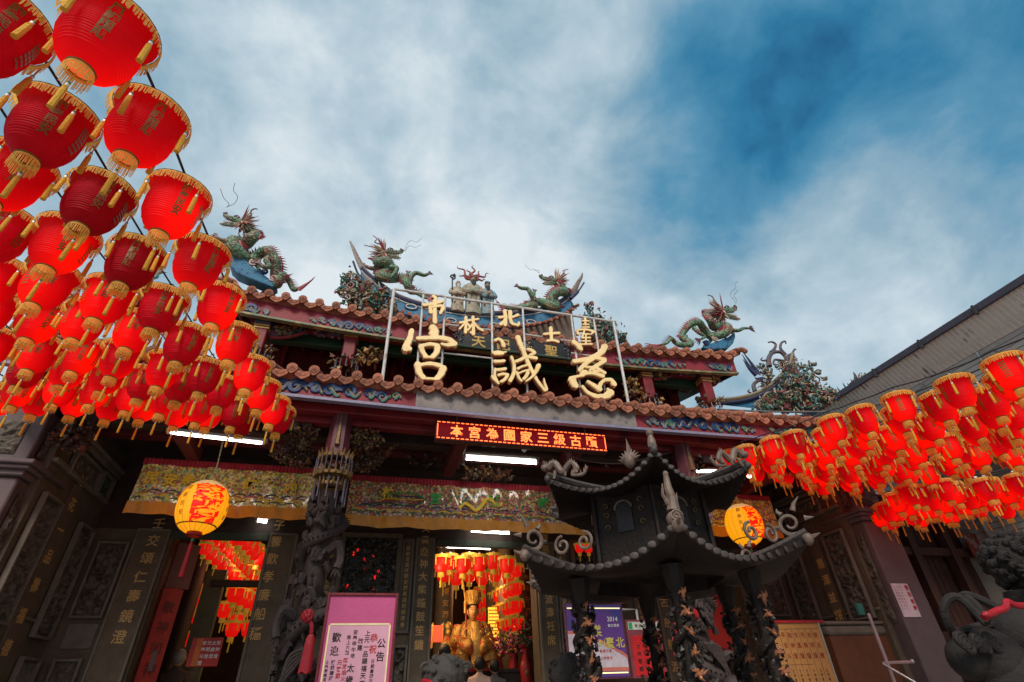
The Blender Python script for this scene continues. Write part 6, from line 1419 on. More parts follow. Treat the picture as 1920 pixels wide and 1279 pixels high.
a_, b_ = at(333, 1090, 9.9), at(311, 1168, 9.9); xm = (a_.x+b_.x)/2
MB().bb((xm-.06, 9.9, b_.z), (xm+.06, 9.93, a_.z)).build('board', darkred, st); mb = MB(); text_into(mb, '光明燈', frame((xm, 9.898, 0), (1, 0, 0), (0, 0, 1)), 0, a_.z-.14, .12, 0, -.2, .02, .002); mb.build('lettering', MATS['red_glass_lit'], st)
MB().tube([V((xm-.07, 9.89, b_.z)), V((xm-.07, 9.89, a_.z)), V((xm+.07, 9.89, a_.z)), V((xm+.07, 9.89, b_.z)), V((xm-.07, 9.89, b_.z))], .012, 5).build('frame', oldgold, st)
a_, b_ = at(362, 1196, 9.8), at(392, 1250, 9.8); rs = thing('red_price_board', 'small red board with white columns of writing inside the left doorway', 'sign', a_)
MB().bb((a_.x, 9.8, b_.z), (b_.x+.1, 9.83, a_.z)).build('board', mat('red_board', (.42, .02, .012), .5), rs, bevel=.005)
MB().bb((a_.x+.07, 9.795, b_.z+.01), (a_.x+.15, 9.799, a_.z-.01)).build('orange_stripe', mat('orange_paint', (.55, .13, .02), .6), rs)
mb = MB()
for k, s_ in enumerate(('安奉斗燈', '光明燈', '太歲燈', '財神燈')): text_into(mb, s_, frame((0, 9.797, 0), (1, 0, 0), (0, 0, 1)), a_.x+.18+.065*k, a_.z-.07, .06, 0, -.085, .01)
mb.build('lettering', whitecap, rs)
a_ = at(297, 1240, 9.5); tag(MB().bb((a_.x-.06, 9.35, a_.z-.12), (a_.x+.0, 9.36, a_.z+.12)).build('paper_notice', mat('pinkish_paper', (.08, .055, .05), .8)), 'pale paper notice stuck beside the red door leaf', 'notice')

# ================================================================== NOTICE BOARDS AND POSTERS
# pink announcement before the window
YN = 7.0; a_, b_ = at(620, 1117, YN), at(742, 1122, YN)
nb = thing('pink_notice_board', 'pink announcement board with black and red handwritten columns in a red frame', 'notice board', ((a_.x+b_.x)/2, YN, 0))
x0, x1, z1 = a_.x, b_.x, a_.z; z0 = .35
pinkd = mat('deep_pink_card', (.50, .085, .22), .7, var=.15, vs=2); pinkl = mat('pale_pink_paper', (.62, .32, .42), .8, var=.12, vs=2.5, bump=.15, bs=4)
MB().bb((x0, YN, z0), (x1, YN+.03, z1)).build('board', pinkd, nb)
f = MB(); t_ = .03
for p, q in (((x0-t_, z0), (x0, z1+t_)), ((x1, z0), (x1+t_, z1+t_)), ((x0, z1), (x1, z1+t_))): f.bb((p[0], YN-.02, p[1]), (q[0], YN+.04, q[1]))
f.build('frame', mat('maroon_frame', (.16, .012, .02), .5), nb, bevel=.006)
zp = at(680, 1172, YN).z; MB().bb((x0+.045, YN-.006, z0+.05), (x1-.045, YN-.002, zp)).build('paper', pinkl, nb)
f = MB(); t_ = .016
for p, q in (((x0+.03, z0), (x0+.03+t_, zp)), ((x1-.03-t_, z0), (x1-.03, zp)), ((x0+.03+t_, zp), (x1-.03-t_, zp+t_))): f.bb((p[0], YN-.010, p[1]), (q[0], YN-.0005, q[1]))
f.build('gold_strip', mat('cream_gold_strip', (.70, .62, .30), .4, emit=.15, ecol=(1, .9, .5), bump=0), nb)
mbk, mbr = MB(), MB(); Fp = frame((0, YN-.0065, 0), (1, 0, 0), (0, 0, 1)); W_ = x1-x0
for s_, u, v, sz, red in (('公告', .875, .14, .10, 0), ('恭祝', .745, .09, .088, 1), ('日期農曆元月', .765, .33, .042, 0), ('上元一品賜福天官', .635, .055, .062, 0), ('啟建', .535, .13, .06, 0), ('安奉甲午年', .44, .05, .052, 0), ('太歲', .43, .37, .085, 0), ('晚上六點', .345, .10, .045, 0), ('燃放焰火', .335, .31, .052, 1), ('元宵節', .25, .33, .055, 1), ('歡迎', .15, .08, .10, 0), ('獎牌踴躍', .15, .33, .045, 0), ('士林慈諴宮', .06, .33, .036, 0)):
    text_into(mbr if red else mbk, s_, Fp, x0+.03+u*(W_-.06), zp-v*1.05-sz*.4, sz, 0, -sz*1.12 if sz < .08 else -sz*1.3, .014, 0)
mbk.build('black_writing', blackink, nb); mbr.build('red_writing', redink, nb)
for x in (x0, x1): MB().bb((x-.02, YN+.04, 0), (x+.02, YN+.08, z1)).build('leg', metalw, nb)
# purple festival poster
YP = 8.4; a_, b_ = at(1108, 1134, YP), at(1163, 1137, YP); c2_ = at(1187, 1268, YP)
pp = thing('purple_festival_poster', 'purple and white framed festival poster with gold lettering behind the censer', 'poster', ((a_.x+b_.x)/2, YP, 1))
x0, x1, z1, z0 = at(1060, 1134, YP).x, b_.x, a_.z, c2_.z
purp = mat('violet_print', lin((95, 60, 135)), .4, var=.15, vs=2, c2=lin((60, 60, 130)), f2=.5, s2=1.2)
MB().bb((x0-.03, YP+.002, z0-.03), (x1+.03, YP+.04, z1+.03)).build('frame', mat('plum_frame', (.10, .03, .05), .4), pp, bevel=.006)
MB().bb((x0, YP-.002, z0), (x1, YP+.0, z1)).build('print', purp, pp)
for z in (z1-.05, z0+.05): MB().bb((x0+.02, YP-.008, z-.008), (x1-.02, YP-.0025, z+.008)).build('light_strip', nosample(mat('warm_light_strip', (1, .9, .5), .4, emit=.9, ecol=(1, .85, .4), bump=0)), pp)
k = 12; W_ = x1-x0; H_ = z1-z0
poly = [(x0, z0+.12)]+[(x0+W_*q/k, z0+.12+H_*(.46-.34*(q/k)**1.6)) for q in range(k+1)]+[(x1, z0+.12)]
MB().prism(poly, YP-.0045, YP-.0026, Matrix.Identity(4)).build('white_print', mat('poster_white', (.55, .48, .55), .5), pp)
sal = mat('salmon_print', (.55, .16, .12), .5); MB().tube([V((x0+W_*q/k, YP-.004, z0+.12+H_*(.48-.34*(q/k)**1.6)+.01*sin(q*3))) for q in range(k+1)], .022, 5, flat=.1).bb((x0, YP-.0045, z0+.07), (x1, YP-.0026, z0+.12)).build('salmon_band', sal, pp)
Fp = frame((0, YP-.005, 0), (1, 0, 0), (0, 0, 1)); mb = MB(); text_into(mb, '2014', Fp, x1-.24, z1-.20, .09, .045, 0, .01); text_into(mb, '臺北燈節', Fp, x1-.24, z1-.29, .045, .05, 0, .008); mb.build('white_lettering', whitecap, pp)
mb = MB(); text_into(mb, '樂', Fp, x1-.46, z1-.36, .17, 0, 0, .02); text_into(mb, 'IN', Fp, x1-.43, z1-.52, .12, .05, 0, .012); text_into(mb, '臺北', Fp, x1-.26, z1-.52, .15, .17, 0, .02); mb.build('gold_lettering', mat('yellow_print', (.60, .50, .12), .5), pp)
mb = MB(); text_into(mb, '歡樂元宵', Fp, x1-.42, z0+.33, .045, .05, 0, .01); text_into(mb, '士林夜市', Fp, x1-.42, z0+.24, .045, .05, 0, .01); mb.build('red_lettering', redink, pp)
# red notice beside it
x0, x1 = x1+.06, at(1212, 1180, YP).x+.25; z1 = at(1180, 1162, YP).z
rn = thing('red_notice_board', 'red notice board with white header strip and black columns of writing', 'notice board', (x0, YP, 1))
MB().bb((x0, YP+.01, z0-.03), (x1, YP+.05, z1)).build('board', mat('rose_frame', (.22, .05, .07), .5), rn, bevel=.006); MB().bb((x0+.05, YP+.004, z0), (x1-.05, YP+.009, z1-.22)).build('red_paper', mat('bright_red_paper', (.55, .015, .02), .7), rn)
MB().bb((x0+.03, YP+.003, z1-.14), (x1-.03, YP+.009, z1-.03)).build('header', mat('header_paper', (.55, .58, .52), .6), rn); MB().bb((x0+.04, YP-.001, z1-.13), (x0+.10, YP+.002, z1-.04)).build('green_mark', mat('green_mark', (.02, .35, .10), .6), rn)
mb = MB(); Fp = frame((0, YP+.003, 0), (1, 0, 0), (0, 0, 1))
for k, s_ in enumerate(('士林慈諴宮', '恭祝元宵', '公告事項', '天上聖母')): text_into(mb, s_, Fp, x0+.15+.11*k, z1-.36, .07, 0, -.10, .01)
text_into(mb, '慈諴宮', Fp, x0+.17, z1-.085, .05, .07, 0, .01); mb.build('black_writing', blackink, rn)
fr = at(1145, 1143, 8.55); tag(MB().tube([at(1163, 1143, 8.5), at(1193, 1143, 8.5), at(1193, 1143, 8.5)-V((0, 0, 1.2))], .02, 6).build('rack_frame', metalw), 'white pipe rack behind the purple poster', 'rack')
# red poster on the right door
YQ = 8.9; x0, x1, z1, z0 = at(1296, 1110, YQ).x, at(1358, 1105, YQ).x, at(1330, 1085, YQ).z, at(1380, 1215, YQ).z
rd = thing('red_door_poster', 'tall red sheet with large dark calligraphy on the right side door', 'poster', (x0, YQ, 1)); MB().bb((x0, YQ, z0), (x1, YQ+.03, z1)).build('sheet', mat('deep_red_sheet', (.34, .015, .010), .7, var=.2), rd)
MB().bb((x1+.02, YQ+.02, z0-.2), (x1+.14, YQ+.08, z1+.2)).build('door_stile', mat('ochre_wood', (.12, .05, .02), .6), rd); MB().bb((x0, YQ-.01, z0-.06), (x1, YQ+.04, z0)).build('lower_rail', mat('maroon_frame', (.16, .012, .02)), rd)
mb = MB(); Fp = frame((0, YQ-.002, 0), (1, 0, 0), (0, 0, 1)); w_ = x1-x0; text_into(mb, '謹', Fp, x0+.55*w_, z1-.42, .27, 0, 0, .02); text_into(mb, '賀', Fp, x0+.16*w_, z1-.44, .22, 0, 0, .02); text_into(mb, '新春', Fp, x0+.84*w_, z1-.52, .08, 0, -.11, .015); mb.build('calligraphy', blackink, rd)
# orange list board
YO = 7.3; a_, b_, c_ = at(1455, 1168, YO), at(1530, 1162, YO), at(1575, 1279, YO); x0, x1, z1 = a_.x-.12, b_.x, a_.z; z0 = .5
ob = thing('orange_list_board', 'ochre board with ruled columns of brown writing and a red top edge', 'notice board', ((x0+x1)/2, YO, .5))
ochre = mat('ochre_sheet', (.36, .17, .05), .7, var=.15); MB().bb((x0, YO, z0), (x1, YO+.03, z1)).build('board', ochre, ob); MB().bb((x0-.02, YO-.02, z1), (x1+.12, YO+.04, z1+.03)).build('top_edge', redribbon, ob)
MB().bb((x1, YO-.01, z0), (x1+.025, YO+.04, z1)).build('side_edge', steel, ob)
mb, mr = MB(), MB(); Fp = frame((0, YO-.002, 0), (1, 0, 0), (0, 0, 1))
for k in range(6):
    x = x1-.10-.115*k; mb.bb((x-.058, YO-.003, z0), (x-.054, YO-.0005, z1-.08)); text_into(mr, ['安太歲', '光明燈', '元辰燈', '文昌燈', '財神燈', '平安斗'][k], Fp, x, z1-.16, .075, 0, -.13, .012); text_into(mb, '士林慈諴宮信眾', Fp, x, z1-.60, .045, 0, -.055, .008)
mb.bb((x0+.02, YO-.003, z1-.082), (x1-.02, YO-.0005, z1-.078)); mb.bb((x0+.02, YO-.003, z1-.53), (x1-.3, YO-.0005, z1-.526)); mb.build('ruled_writing', mat('brown_ink', (.10, .035, .015), .8), ob); mr.build('red_writing', mat('red_brown_ink', (.25, .03, .015), .8), ob)
# ledge, wood panel, handrail, pail
a_, b_ = at(1540, 1166, 7.6), at(1628, 1160, 7.6); lg = thing('stone_ledge', 'stone ledge with pale mouldings beside the ochre board', 'ledge', (a_.x, 7.6, .5))
MB().bb((a_.x, 7.5, a_.z-.05), (8.33, 7.72, a_.z)).build('moulding', stonel, lg, bevel=.02); MB().bb((a_.x, 7.52, a_.z-.20), (8.33, 7.7, a_.z-.05)).build('round_band', stonel, lg, bevel=.05); MB().bb((a_.x, 7.54, 0), (8.33, 7.69, a_.z-.20)).build('base', mat('orange_brown_wood', (.13, .042, .018), .6, var=.3, vs=3), lg)
pa = at(1612, 1142, 7.1); t = thing('teal_bucket', 'small teal plastic container standing on the ledge by the pillar', 'container', pa); MB().lathe([(.05, -.08), (.06, .06)], 14, pa, cap=True).build('body', tealpaint, t); MB().lathe([(.063, .055), (.063, .07)], 14, pa).build('rim', tealpaint, t)
hr = thing('handrail', 'pink-grey steel handrail in front of the stone pillar', 'handrail', at(1660, 1245, 6.6)); pk = mat('pinkish_steel', (.45, .30, .30), .4, metal=.3)
MB().tube([at(1628, 1150, 6.6), at(1665, 1247, 6.6), V((at(1665, 1247, 6.6).x, 6.6, 0))], .022, 8).build('post', pk, hr); MB().tube([at(1656, 1243, 6.6), at(1708, 1241, 6.6)], .02, 8).build('rail', pk, hr); MB().tube([at(1656, 1245, 6.6), at(1720, 1282, 6.3), at(1800, 1330, 6.0)], .016, 8).build('rail', steel, hr); MB().ell(at(1710, 1240, 6.6), (.03, .03, .03), 8, 6).build('cap', steel, hr)
a_, b_ = at(1669, 1094, 7.19), at(1727, 1157, 7.19); x0, x1 = a_.x, at(1700, 1094, 7.19).x; z1, z0 = a_.z, b_.z
wn_ = thing('white_pillar_notice', 'white paper notice with red headline on the purple stone pillar', 'notice', (x0, 7.19, z0)); MB().bb((x0, 7.185, z0), (x1, 7.195, z1)).build('paper', mat('pinkish_white_paper', (.60, .47, .52), .8), wn_)
mb, mr = MB(), MB(); Fp = frame((0, 7.183, 0), (1, 0, 0), (0, 0, 1)); text_into(mr, '敬告信眾', Fp, x1-.05, z1-.06, .075, 0, -.10, .03)
for k in range(3): text_into(mb, '請勿攜帶寵物進入', Fp, x0+.04+.055*k, z1-.05, .030, 0, -.045, .006)
mr.build('red_headline', redink, wn_); mb.build('small_writing', mat('faded_red_ink', (.30, .10, .12), .8), wn_)

# ================================================================== BRONZE CENSER PAVILION
CX, CY = 2.58, 4.5; ax = math.atan2(-.94, -.35)
cen = thing('bronze_censer', 'dark bronze hexagonal censer pavilion with two upturned tiled roofs on dragon posts', 'incense burner', (CX, CY, 0))
def hexp(k, r, z): a = ax+k*pi/3; return V((CX+cos(a)*r, CY+sin(a)*r, z))
scal = MB().ell((0, 0, 0), (.034, .008, .022), 10, 6).data('roof_scallop', ironl)
def hexroof(name, R0, ztip, drop, Ri, zi, th, plat=.0):
    top = MB(); und = MB(); rf = None
    def edge(k, u, r=R0):
        a, b = hexp(k, r, ztip), hexp(k+1, r, ztip); q = abs(2*u-1)**2.1
        p = lerp(a, b, u); c = V((CX, CY, p.z)); p = p+(c-p)*.10*(1-q); p.z = ztip-drop*(1-q); return p
    def surf(k, u, v, off):
        e = edge(k, u); i = lerp(hexp(k, Ri, zi), hexp(k+1, Ri, zi), u); p = lerp(i, e, v); p.z = lerp(zi, e.z, v)+off-.03*sin(v*pi); return p
    for k in range(6):
        top.grid(lambda u, v: surf(k, u, v, 0), 16, 8); und.grid(lambda u, v: surf(k, u, lerp(0, 1, v), -th*(.4+.6*v)) if v > 0 else surf(k, u, 0, -th), 16, 6)
        und.grid(lambda u, v: edge(k, u)-V((0, 0, th*v)), 16, 1)
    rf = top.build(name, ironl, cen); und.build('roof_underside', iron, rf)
    for k in range(6):
        for i in range(16):
            u = (i+.5)/16; p = edge(k, u); o = (p-V((CX, CY, p.z))).normalized(); put('roof_scallop', scal, rf, M=Matrix.Translation(p+o*.008-V((0, 0, .022))) @ Matrix.Rotation(math.atan2(-o.x, o.y), 4, 'Z') @ Matrix.Scale(R0/1.33*1.15, 4))
        MB().tube([surf(k, 0, v/6, .03) for v in range(7)], .03, 6).build('hip_ridge', ironl, rf)
    return rf, edge
lo, eL = hexroof('lower_roof', 1.32, 2.00, .17, .60, 1.84, .05)
up, eU = hexroof('upper_roof', 1.04, 2.655, .17, .12, 2.60, .04)
# scalloped lower rim on far side is part of the underside; drum with black sheets painted as arched openings
dr = MB(); arch = MB()
drz0, drz1 = 2.20, 2.62
dr.lathe([(.60, 1.78), (.60, 1.90), (.56, 1.95), (.56, 2.50), (.58, 2.52)], 6, (0, 0, 0))
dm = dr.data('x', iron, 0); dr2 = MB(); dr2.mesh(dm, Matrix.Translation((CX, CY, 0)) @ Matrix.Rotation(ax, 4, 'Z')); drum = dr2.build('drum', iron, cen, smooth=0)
for k in range(6):
    a, b = hexp(k, .565, 0), hexp(k+1, .565, 0); m_ = (a+b)/2; xd = (b-a).normalized(); out_ = (m_-V((CX, CY, 0))).normalized()
    if xd.cross(V((0, 0, 1))).dot(out_) < 0: xd = -xd
    F = frame(V((m_.x, m_.y, 2.30))+out_*.005, xd, (0, 0, 1))
    pl = [(-.075, -.13), (.075, -.13), (.075, .06)]+[(.075*cos(t), .06+.07*sin(t)) for t in [pi*q/8 for q in range(1, 8)]]+[(-.075, .06)]
    g = MB().add([F @ V((x, y, .002)) for x, y in pl], [tuple(range(len(pl)))]).build('dark_arch_sheet', plainblack, drum)  # flat black sheet stands in for the dark inside
    MB().tube([F @ V((x*1.1, y*1.06, .006)) for x, y in pl[2:]], .010, 5).build('arch_trim', ironlt, g)
    sc_m = MB()
    for s in (-1, 1):
        for q, z in enumerate((-.08, .03, .11)): sc_m.tube([F @ V((s*.165+x*s, z+y, .008)) for x, y in [(cos(t)*.028*(1-t/9), sin(t)*.028*(1-t/9)) for t in [i*.6 for i in range(11)]]], .005, 4)
    sc_m.build('gilt_scroll', mat('worn_gilt', (.16, .10, .04), .5, metal=.4, var=.6, vs=20), g)
    MB().tube([hexp(k, .575, 1.95), hexp(k, .575, 2.52)], .022, 6).build('corner_bead', iron, drum)
# corner ornaments
def coil_orn(p, s, d, name, n=3):
    X = V((d.x, d.y, 0)).normalized(); t = MB()
    t.tube(spiral(p+V((0, 0, .10*s))+X*.02, .11*s, .03*s, -1.9, 1.25, X, n=20), [lerp(.024, .011, i/20)*s for i in range(21)], 7)
    for a, l in ((1.9, .15), (.9, .07), (-.2, .06), (2.9, .08)): 
        o = p+V((0, 0, .10*s))+X*cos(a)*.12*s+V((0, 0, sin(a)*.12*s)); e = o+X*cos(a+.3)*l*s+V((0, 0, sin(a+.3)*l*s)); t.tube([o, lerp(o, e, .5)+X*.015, e], [.028*s, .018*s, .004*s], 6)
    return t.build(name, ironlt, lo)
for k in (1, 5, 2, 4): c = hexp(k, 1.24, 2.02); coil_orn(c, .85, (V((CX, CY, c.z))-c), 'coil_finial')
for k in (1, 5):
    p = lerp(hexp(k, 1.24, 2.0), hexp(0, 1.24, 2.0), .32); X = (hexp(0, 1, 0)-hexp(k, 1, 0)).normalized(); mb = MB()
    for s in (-1, 1): mb.tube(spiral(p+X*s*.10+V((0, 0, .0)), .075, .02, pi/2 if s < 0 else pi/2, -s*1.3, X, n=18), .013, 6)
    mb.build('scroll_ornament', ironlt, lo)
for k in range(6): c = hexp(k, 1.31, 1.97); MB().ell(c, (.045, .045, .05), 8, 6).cone(c, c+(c-V((CX, CY, c.z))).normalized()*.1+V((0, 0, .03)), .03).build('corner_beast', ironlt, lo)
f0 = hexp(0, 1.27, 2.03); outd = V((cos(ax), sin(ax), 0)); side = V((-outd.y, outd.x, 0))
mb = MB(); mb.ell(f0+V((0, 0, -.01)), (.062, .062, .062), 12, 9); mb.tube(spiral(f0+outd*.06, .045, .006, 0, 1.8, side, n=22), .007, 5); mb.build('spiral_ball', ironlt, lo)
mb = MB(); mb.tube([f0+V((0, 0, .05)), f0+V((.01, 0, .13)), f0+V((-.005, 0, .22)), f0+V((0, 0, .31))], [.05, .038, .030, .02], 8); mb.ell(f0+V((0, 0, .325)), (.022, .022, .028), 8, 6); mb.tube([f0+V((-.03, 0, .1)), f0+V((-.06, 0, .17)), f0+V((-.045, 0, .25))], [.018, .012, .005], 5); mb.cone(f0+V((.03, 0, .08)), f0+V((.06, 0, .19)), .02); mb.build('standing_figure', ironlt, lo)
u0 = hexp(0, 1.0, 2.69); mb = MB(); mb.ell(u0+V((0, 0, .13)), (.030, .032, .040), 10, 8); mb.tube([u0, u0+V((0, 0, .05)), u0+V((0, 0, .10))], [.035, .035, .022], 8); mb.cone(u0+V((0, 0, .14)), u0+V((0, 0, .18)), .03); mb.build('figure_head', ironlt, up)
# flame pearl and dragons on the upper roof
p = lerp(hexp(0, 1.0, 2.6), hexp(5, 1.0, 2.6), .22)+V((0, 0, -.01)); X = (hexp(0, 1, 0)-hexp(5, 1, 0)).normalized()
mb = MB(); mb.ell(p+V((0, 0, .03)), (.05, .05, .06), 10, 8)
for q in range(9): a = .3+q*.31; mb.cone(p+X*cos(a)*.05+V((0, 0, .03+sin(a)*.05)), p+X*cos(a)*.11+V((0, 0, .03+sin(a)*(.11 if q != 4 else .2))), .022, 4)
mb.cone(p+V((.03, 0, .06)), p+V((.0, 0, .24)), .022, 5); mb.build('flame_pearl', ironlt, up)
for k, s in ((5, 1), (1, 1)):
    a, b = hexp(k, 1.0, 2.64), hexp(0, 1.0, 2.64); X = (b-a).normalized(); mb = MB()
    P = smooth_path([a+X*(-.02)+V((0, 0, .12)), a+X*.05+V((0, 0, .15)), a+X*.12+V((0, 0, .05)), a+X*.18+V((0, 0, .09)), a+X*.23+V((0, 0, .11)), a+X*.28+V((0, 0, .04)), a+X*.22+V((0, 0, .0)), a+X*.33+V((0, 0, -.02)), a+X*.38+V((0, 0, .04))], 5)
    mb.tube(P, [lerp(.034, .012, i/len(P)) for i in range(len(P))], 7); mb.ell(a+X*-.05+V((0, 0, .13)), (.05, .04, .035), 8, 6)
    for q in range(10): mb.cone(a+X*-.03+V((0, 0, .13)), a+X*-.03+V((cos(q)*.05, 0, .13+abs(sin(q*1.3))*.08)), .014, 4)
    for q in range(2, len(P)-2, 2): mb.cone(P[q], P[q]+V((0, 0, .05)), .014, 4)
    for q in range(3): mb.tube([a+X*(.05+.1*q)+V((0, 0, .08)), a+X*(.02+.12*q)+V((0, -.02, .0))], [.018, .012], 5)
    mb.build('roof_dragon_ornament', ironlt, up)
for k in range(6): c = hexp(k, 1.04, 2.65); MB().ell(c, (.03, .03, .035), 8, 6).build('corner_boss', ironl, up)
# posts with coiled dragons and gilt letters
flower = MB()
for q in range(7):
    a = 2*pi*q/7+.5*sin(q*5); l_ = .034+.012*sin(q*2.7); flower.tube([(0, 0, 0), (cos(a)*l_*.6, -.014, sin(a)*l_*.6), (cos(a+.3)*l_, -.008, sin(a+.3)*l_*1.2)], [.013, .011, .004], 5)
flower.ell((0, -.01, 0), (.016, .012, .016), 6, 4); 
gilt = mat('rusty_gilt', (.30, .11, .05), .5, metal=.2, var=.4, vs=20)
fd = flower.data('gilt_flower', gilt)
for k in range(6):
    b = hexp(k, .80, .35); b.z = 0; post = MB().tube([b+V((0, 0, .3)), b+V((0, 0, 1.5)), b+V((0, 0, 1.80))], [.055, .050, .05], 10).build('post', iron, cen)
    MB().tube([b+V((0, 0, 1.62)), b+V((0, 0, 1.72)), b+V((0, 0, 1.805))], [.055, .080, .09], 8).build('capital', iron, post)
    P = [b+V((cos(t*2*pi*3.2+k)*.075, sin(t*2*pi*3.2+k)*.075, .4+1.15*t)) for t in [i/60 for i in range(61)]]; MB().tube(P, [lerp(.042, .022, i/60)*(1+.12*(i % 2)) for i in range(61)], 7).build('coiled_dragon', iron, post)
    shards('dragon_scales', lambda r: b+V((cos(q_ := r.uniform(0, 6.28))*.085, sin(q_)*.085, r.uniform(.4, 1.6))), 260, .028, [(.022, .017, .015), (.035, .026, .024), (.012, .010, .009)], post, k, leaf=.2)
    o = V((-.38, -.92, 0)).normalized()
    for q in range(6):
        z = 1.60-.125*q
        put('gilt_flower', fd, post, M=Matrix.Translation(b+o*.115+V((.03*(1 if k in (0, 1, 5) else 1), 0, z))) @ Matrix.Rotation(-.35+q*.5*0, 4, 'Z') @ Matrix.Rotation(q*1.1, 4, 'Y') @ Matrix.Diagonal((.8+.3*sin(q*2+k), 1, 1.05+.25*sin(q*3.3+k*2), 1)))
MB().lathe([(.25, .25), (.45, .35), (.62, .6), (.66, .72), (.60, .78), (.5, .78)], 24, (CX, CY, 0)).build('bowl', iron, cen); MB().lathe([(.85, 0), (.85, .2), (.75, .3)], 6, (CX, CY, 0), cap=True).build('base', stonel, cen)

# ================================================================== STONE LIONS
def lion_head(px, py, Y, r, label, ribbon, mir=1):
    c = at(px, py, Y)-V((0, 0, r)); t = thing('stone_lion', label, 'lion statue', (c.x, c.y, 0), 'stone lions before the steps')
    m_ = mat('lion_stone', (.058, .050, .044), .8, var=.4, vs=9, bump=.4, bs=30, c2=(.03, .026, .022), f2=.52, s2=12)
    hm = MB(); hm.ell(c, (r*1.0, r*.95, r*.92), 16, 12); hm.ell(c+V((-.3*r*mir, -.85*r, -.3*r)), (r*.5, r*.45, r*.38), 12, 8); hm.ell(c+V((-.35*r*mir, -1.2*r, -.1*r)), (r*.2, r*.15, r*.14), 8, 6); hm.ell(c+V((-.3*r*mir, -.9*r, -.75*r)), (r*.42, r*.40, r*.16), 10, 6)
    for s in (-1, 1): hm.ell(c+V(((-.28*mir+s*.36)*r, -.80*r, .22*r)), (r*.16, r*.12, r*.14), 8, 6); hm.tube(spiral(c+V((s*.95*r, -.1*r, .35*r)), .24*r, .05*r, 0, 1.2, n=14), .09*r, 6)
    hm.build('head', m_, t); cm = MB(); rr = random.Random(int(px))
    for k in range(110):
        d = V((rr.gauss(0, 1), rr.gauss(.5, .9), rr.gauss(.35, .8))).normalized()
        if d.y < -.55 and d.z < .45: continue
        cm.ell(c+V((d.x*r, d.y*r*.95, d.z*r*.92)), (r*.13, r*.13, r*.11), 6, 4)
    cm.build('mane_curls', m_, t)
    MB().tube(smooth_path([c+V((0, .1, -.5*r)), c+V((0, .2, -2*r)), c+V((0, .35, -3.2*r)), V((c.x, c.y+.4, .35))]), [r*.9]*5+[r*1.2]*5+[r*1.3]*5+[r*.8]*4, 14).build('body', m_, t)
    for s in (-1, 1): MB().tube([c+V((s*r*.6, -.1, -1.8*r)), c+V((s*r*.65, -.25, -3.5*r)), V((c.x+s*r*.65, c.y-.3, .35))], [r*.4, r*.32, r*.3], 8).build('leg', m_, t)
    MB().bb((c.x-.35, c.y-.5, 0), (c.x+.35, c.y+.8, .32)).build('plinth', stonel, t, bevel=.02)
    q = [c+V((x*r, y*r, z*r)) for x, y, z in ribbon]; MB().tube(smooth_path(q), [.025]*(6*(len(q)-1)+1), 6).build('red_ribbon', redribbon, t)
    MB().ell(q[-1], (.05, .04, .05), 8, 6).ell(q[-1]+V((.05, -.02, -.03)), (.05, .03, .04), 8, 6).build('bow', redribbon, t)
lion_head(836, 1222, 5.6, .20, 'stone lion head with a red ribbon at the bottom left of the main doorway', [(-1.05, -.5, -.15), (-.6, -1.0, -.3), (.1, -1.3, -.75), (.8, -.9, -1.1)])
lion_head(1062, 1222, 5.6, .18, 'stone lion head with a red ribbon at the foot of the censer left post', [(1.0, -.5, -.05), (.5, -1.0, -.35), (.0, -1.3, -.7), (-.4, -1.1, -1.2)], -1)
# large lion at the right edge
YB = 3.3; hc = at(1908, 1055, YB); S = .25
bl = thing('large_stone_lion', 'large dark stone lion with curly mane and red collar at the right edge', 'lion statue', (hc.x, YB, 0))
lm = mat('dark_lion_stone', (.018, .014, .013), .8, var=.5, vs=9, bump=.35, bs=25)
hm = MB(); hm.ell(hc, (S*.85, S*.9, S*.85), 18, 12); hm.ell(hc+V((.8*S, -.2*S, -.25*S)), (S*.5, S*.45, S*.35), 12, 8); hm.build('head', lm, bl)
cm = MB(); rr = random.Random(5)
for k in range(110):
    d = V((rr.gauss(-.3, .8), rr.gauss(0, 1), rr.gauss(.4, .8))).normalized()
    p = hc+V((d.x*.85, d.y*.9, d.z*.85))*S; cm.ell(p, (S*.15,)*3, 8, 6); cm.tube(spiral(p+V((0, -S*.13, 0)), S*.11, S*.03, k, 1.2, n=10), S*.045, 5)
cm.build('mane_curls', lm, bl)
ear = MB()
for k in range(6): e0 = hc+V((-.35*S, -.5*S, -.35*S)); ear.tube(smooth_path([e0, e0+V((-.5*S, -.05, -.04*k*S*2)), e0+V((-(1.05-.07*k)*S, -.06, (.12-.16*k)*S))]), [S*.11]*5+[S*.10]*5+[S*.04]*3, 7)
ear.build('cheek_tuft', lm, bl)
B0 = hc-V((-.1*S, 0, 1.9*S))
MB().tube(smooth_path([hc-V((-.1*S, 0, .8*S)), B0, B0-V((.5*S, 0, 1.4*S)), B0-V((.6*S, -.1, 2.4*S))]), [S*.85, S*1.0, S*1.2, S*1.4, S*1.55, S*1.6, S*1.5], 16).build('body', lm, bl)
tlm = MB()
for pts in ([(1850, 1170), (1830, 1150), (1800, 1122), (1780, 1122), (1770, 1142), (1780, 1175), (1800, 1183), (1850, 1172), (1880, 1175)], [(1870, 1140), (1840, 1125), (1812, 1116), (1800, 1122)], [(1850, 1165), (1830, 1135), (1810, 1120)]):
    tlm.tube(smooth_path([at(x, y, YB-.2+.04*i) for i, (x, y) in enumerate(pts)], 5), .030, 8)
tlm.build('tail', lm, bl)
hb_ = MB()
for px_, py_, r_ in ((1862, 1245, .24), (1925, 1200, .26), (1815, 1235, .14), (1900, 1290, .30)): hb_.ell(at(px_, py_, YB+.05), (r_, r_*.9, r_), 18, 12)
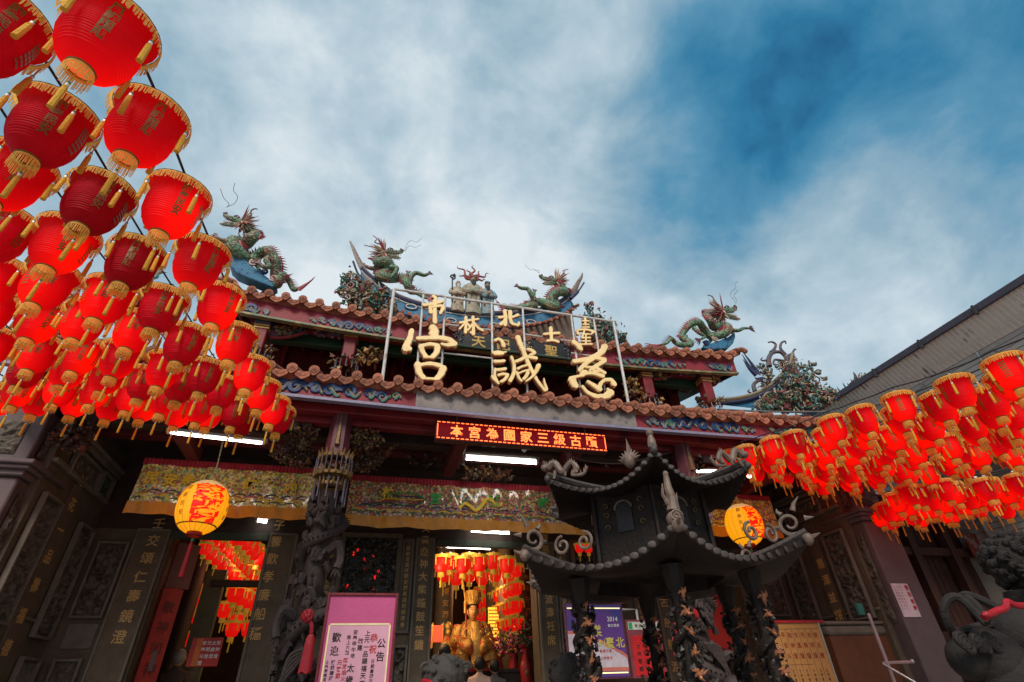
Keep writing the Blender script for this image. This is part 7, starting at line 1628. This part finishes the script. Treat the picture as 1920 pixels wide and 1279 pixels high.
for k in range(9): q_ = at(1800+9*k, 1200+6*(k % 3), YB-.12); hb_.tube(spiral(q_, .05, .012, k, 1.3, n=12), .018, 6)
hb_.build('haunch', lm, bl)
for s, dy in ((-1, -.12), (1, .15)): MB().tube(smooth_path([B0+V((-.6*S, dy, -1.2*S)), B0+V((-1.3*S, dy-.05, -1.6*S)), B0+V((-1.0*S, dy-.05, -2.6*S)), V((B0.x-1.2*S, B0.y+dy, .3))]), [S*.5]*6+[S*.4]*13, 10).build('leg', lm, bl)
MB().tube(smooth_path([at(x, y, YB-.32) for x, y in ((1845, 1158), (1868, 1146), (1885, 1140), (1888, 1128), (1905, 1135), (1940, 1136))]), .022, 8).build('red_collar', redribbon, bl); MB().ell(at(1852, 1153, YB-.33), (.05, .03, .025), 8, 6).build('collar_knot', redribbon, bl)
MB().bb((hc.x-.6, YB-.5, 0), (hc.x+.9, YB+.7, .35)).build('plinth', stonel, bl, bevel=.02)
# plaques and small hanging things under the eaves
for k, (x0, y0, x1, y1, lab) in enumerate(((534, 785, 558, 806, 'small pale framed plaque hanging under the eave left of the lotus post'), (1315, 850, 1336, 868, 'small pinkish framed plaque under the eave right of the censer roof'))):
    a_, b_ = at(x0, y0, 6.9), at(x1, y1, 6.9); t = thing('hanging_plaque', lab, 'plaque', a_); MB().bb((a_.x, 6.9, b_.z), (b_.x, 6.93, a_.z)).build('board', mat('plum_plaque', (.07, .05, .055), .6), t, bevel=.004); mb = MB()
    for q in range(4): mb.bb((a_.x+.03, 6.895, a_.z-.04-.03*q), (b_.x-.03, 6.899, a_.z-.045-.03*q))
    mb.build('faded_lines', mat('pale_plum', (.22, .16, .17), .6), t)
a_ = at(1405, 893, 6.9); t = thing('hanging_spotlight', 'small lit white lamp hanging at the right tip of the censer roof', 'lamp', a_); MB().ell(a_, (.04, .04, .03), 10, 8).build('bulb', mat('white_bulb', (1, 1, 1), .4, emit=3, ecol=(1, .95, .8), bump=0), t); MB().tube([a_, a_+V((0, 0, .5))], .006, 4).build('cable', cord, t)

# pieces too small in the picture to pick apart stay joined
JOINED = ('scroll_and_branch', 'dorsal_fin', 'belly_plates', 'mane', 'gold_lettering', 'lettering', 'black_writing', 'red_writing', 'ruled_writing', 'small_writing', 'inscription', 'red_glass', 'collar_fringe', 'painted_scrollwork',
          'wave_embroidery', 'cloud_curls', 'rib', 'crown_beads', 'hanging_rods', 'gilt_scroll', 'faded_lines', 'mane_curls', 'scroll_carving', 'crown_tier', 'coiled_dragon', 'white_lettering', 'gold_lettering', 'red_lettering', 'red_headline', 'calligraphy', 'scroll_ornament', 'flame_pearl')
for o in bpy.data.objects:
    if o.parent and o.name.split('.')[0] in JOINED: o['kind'] = 'stuff'
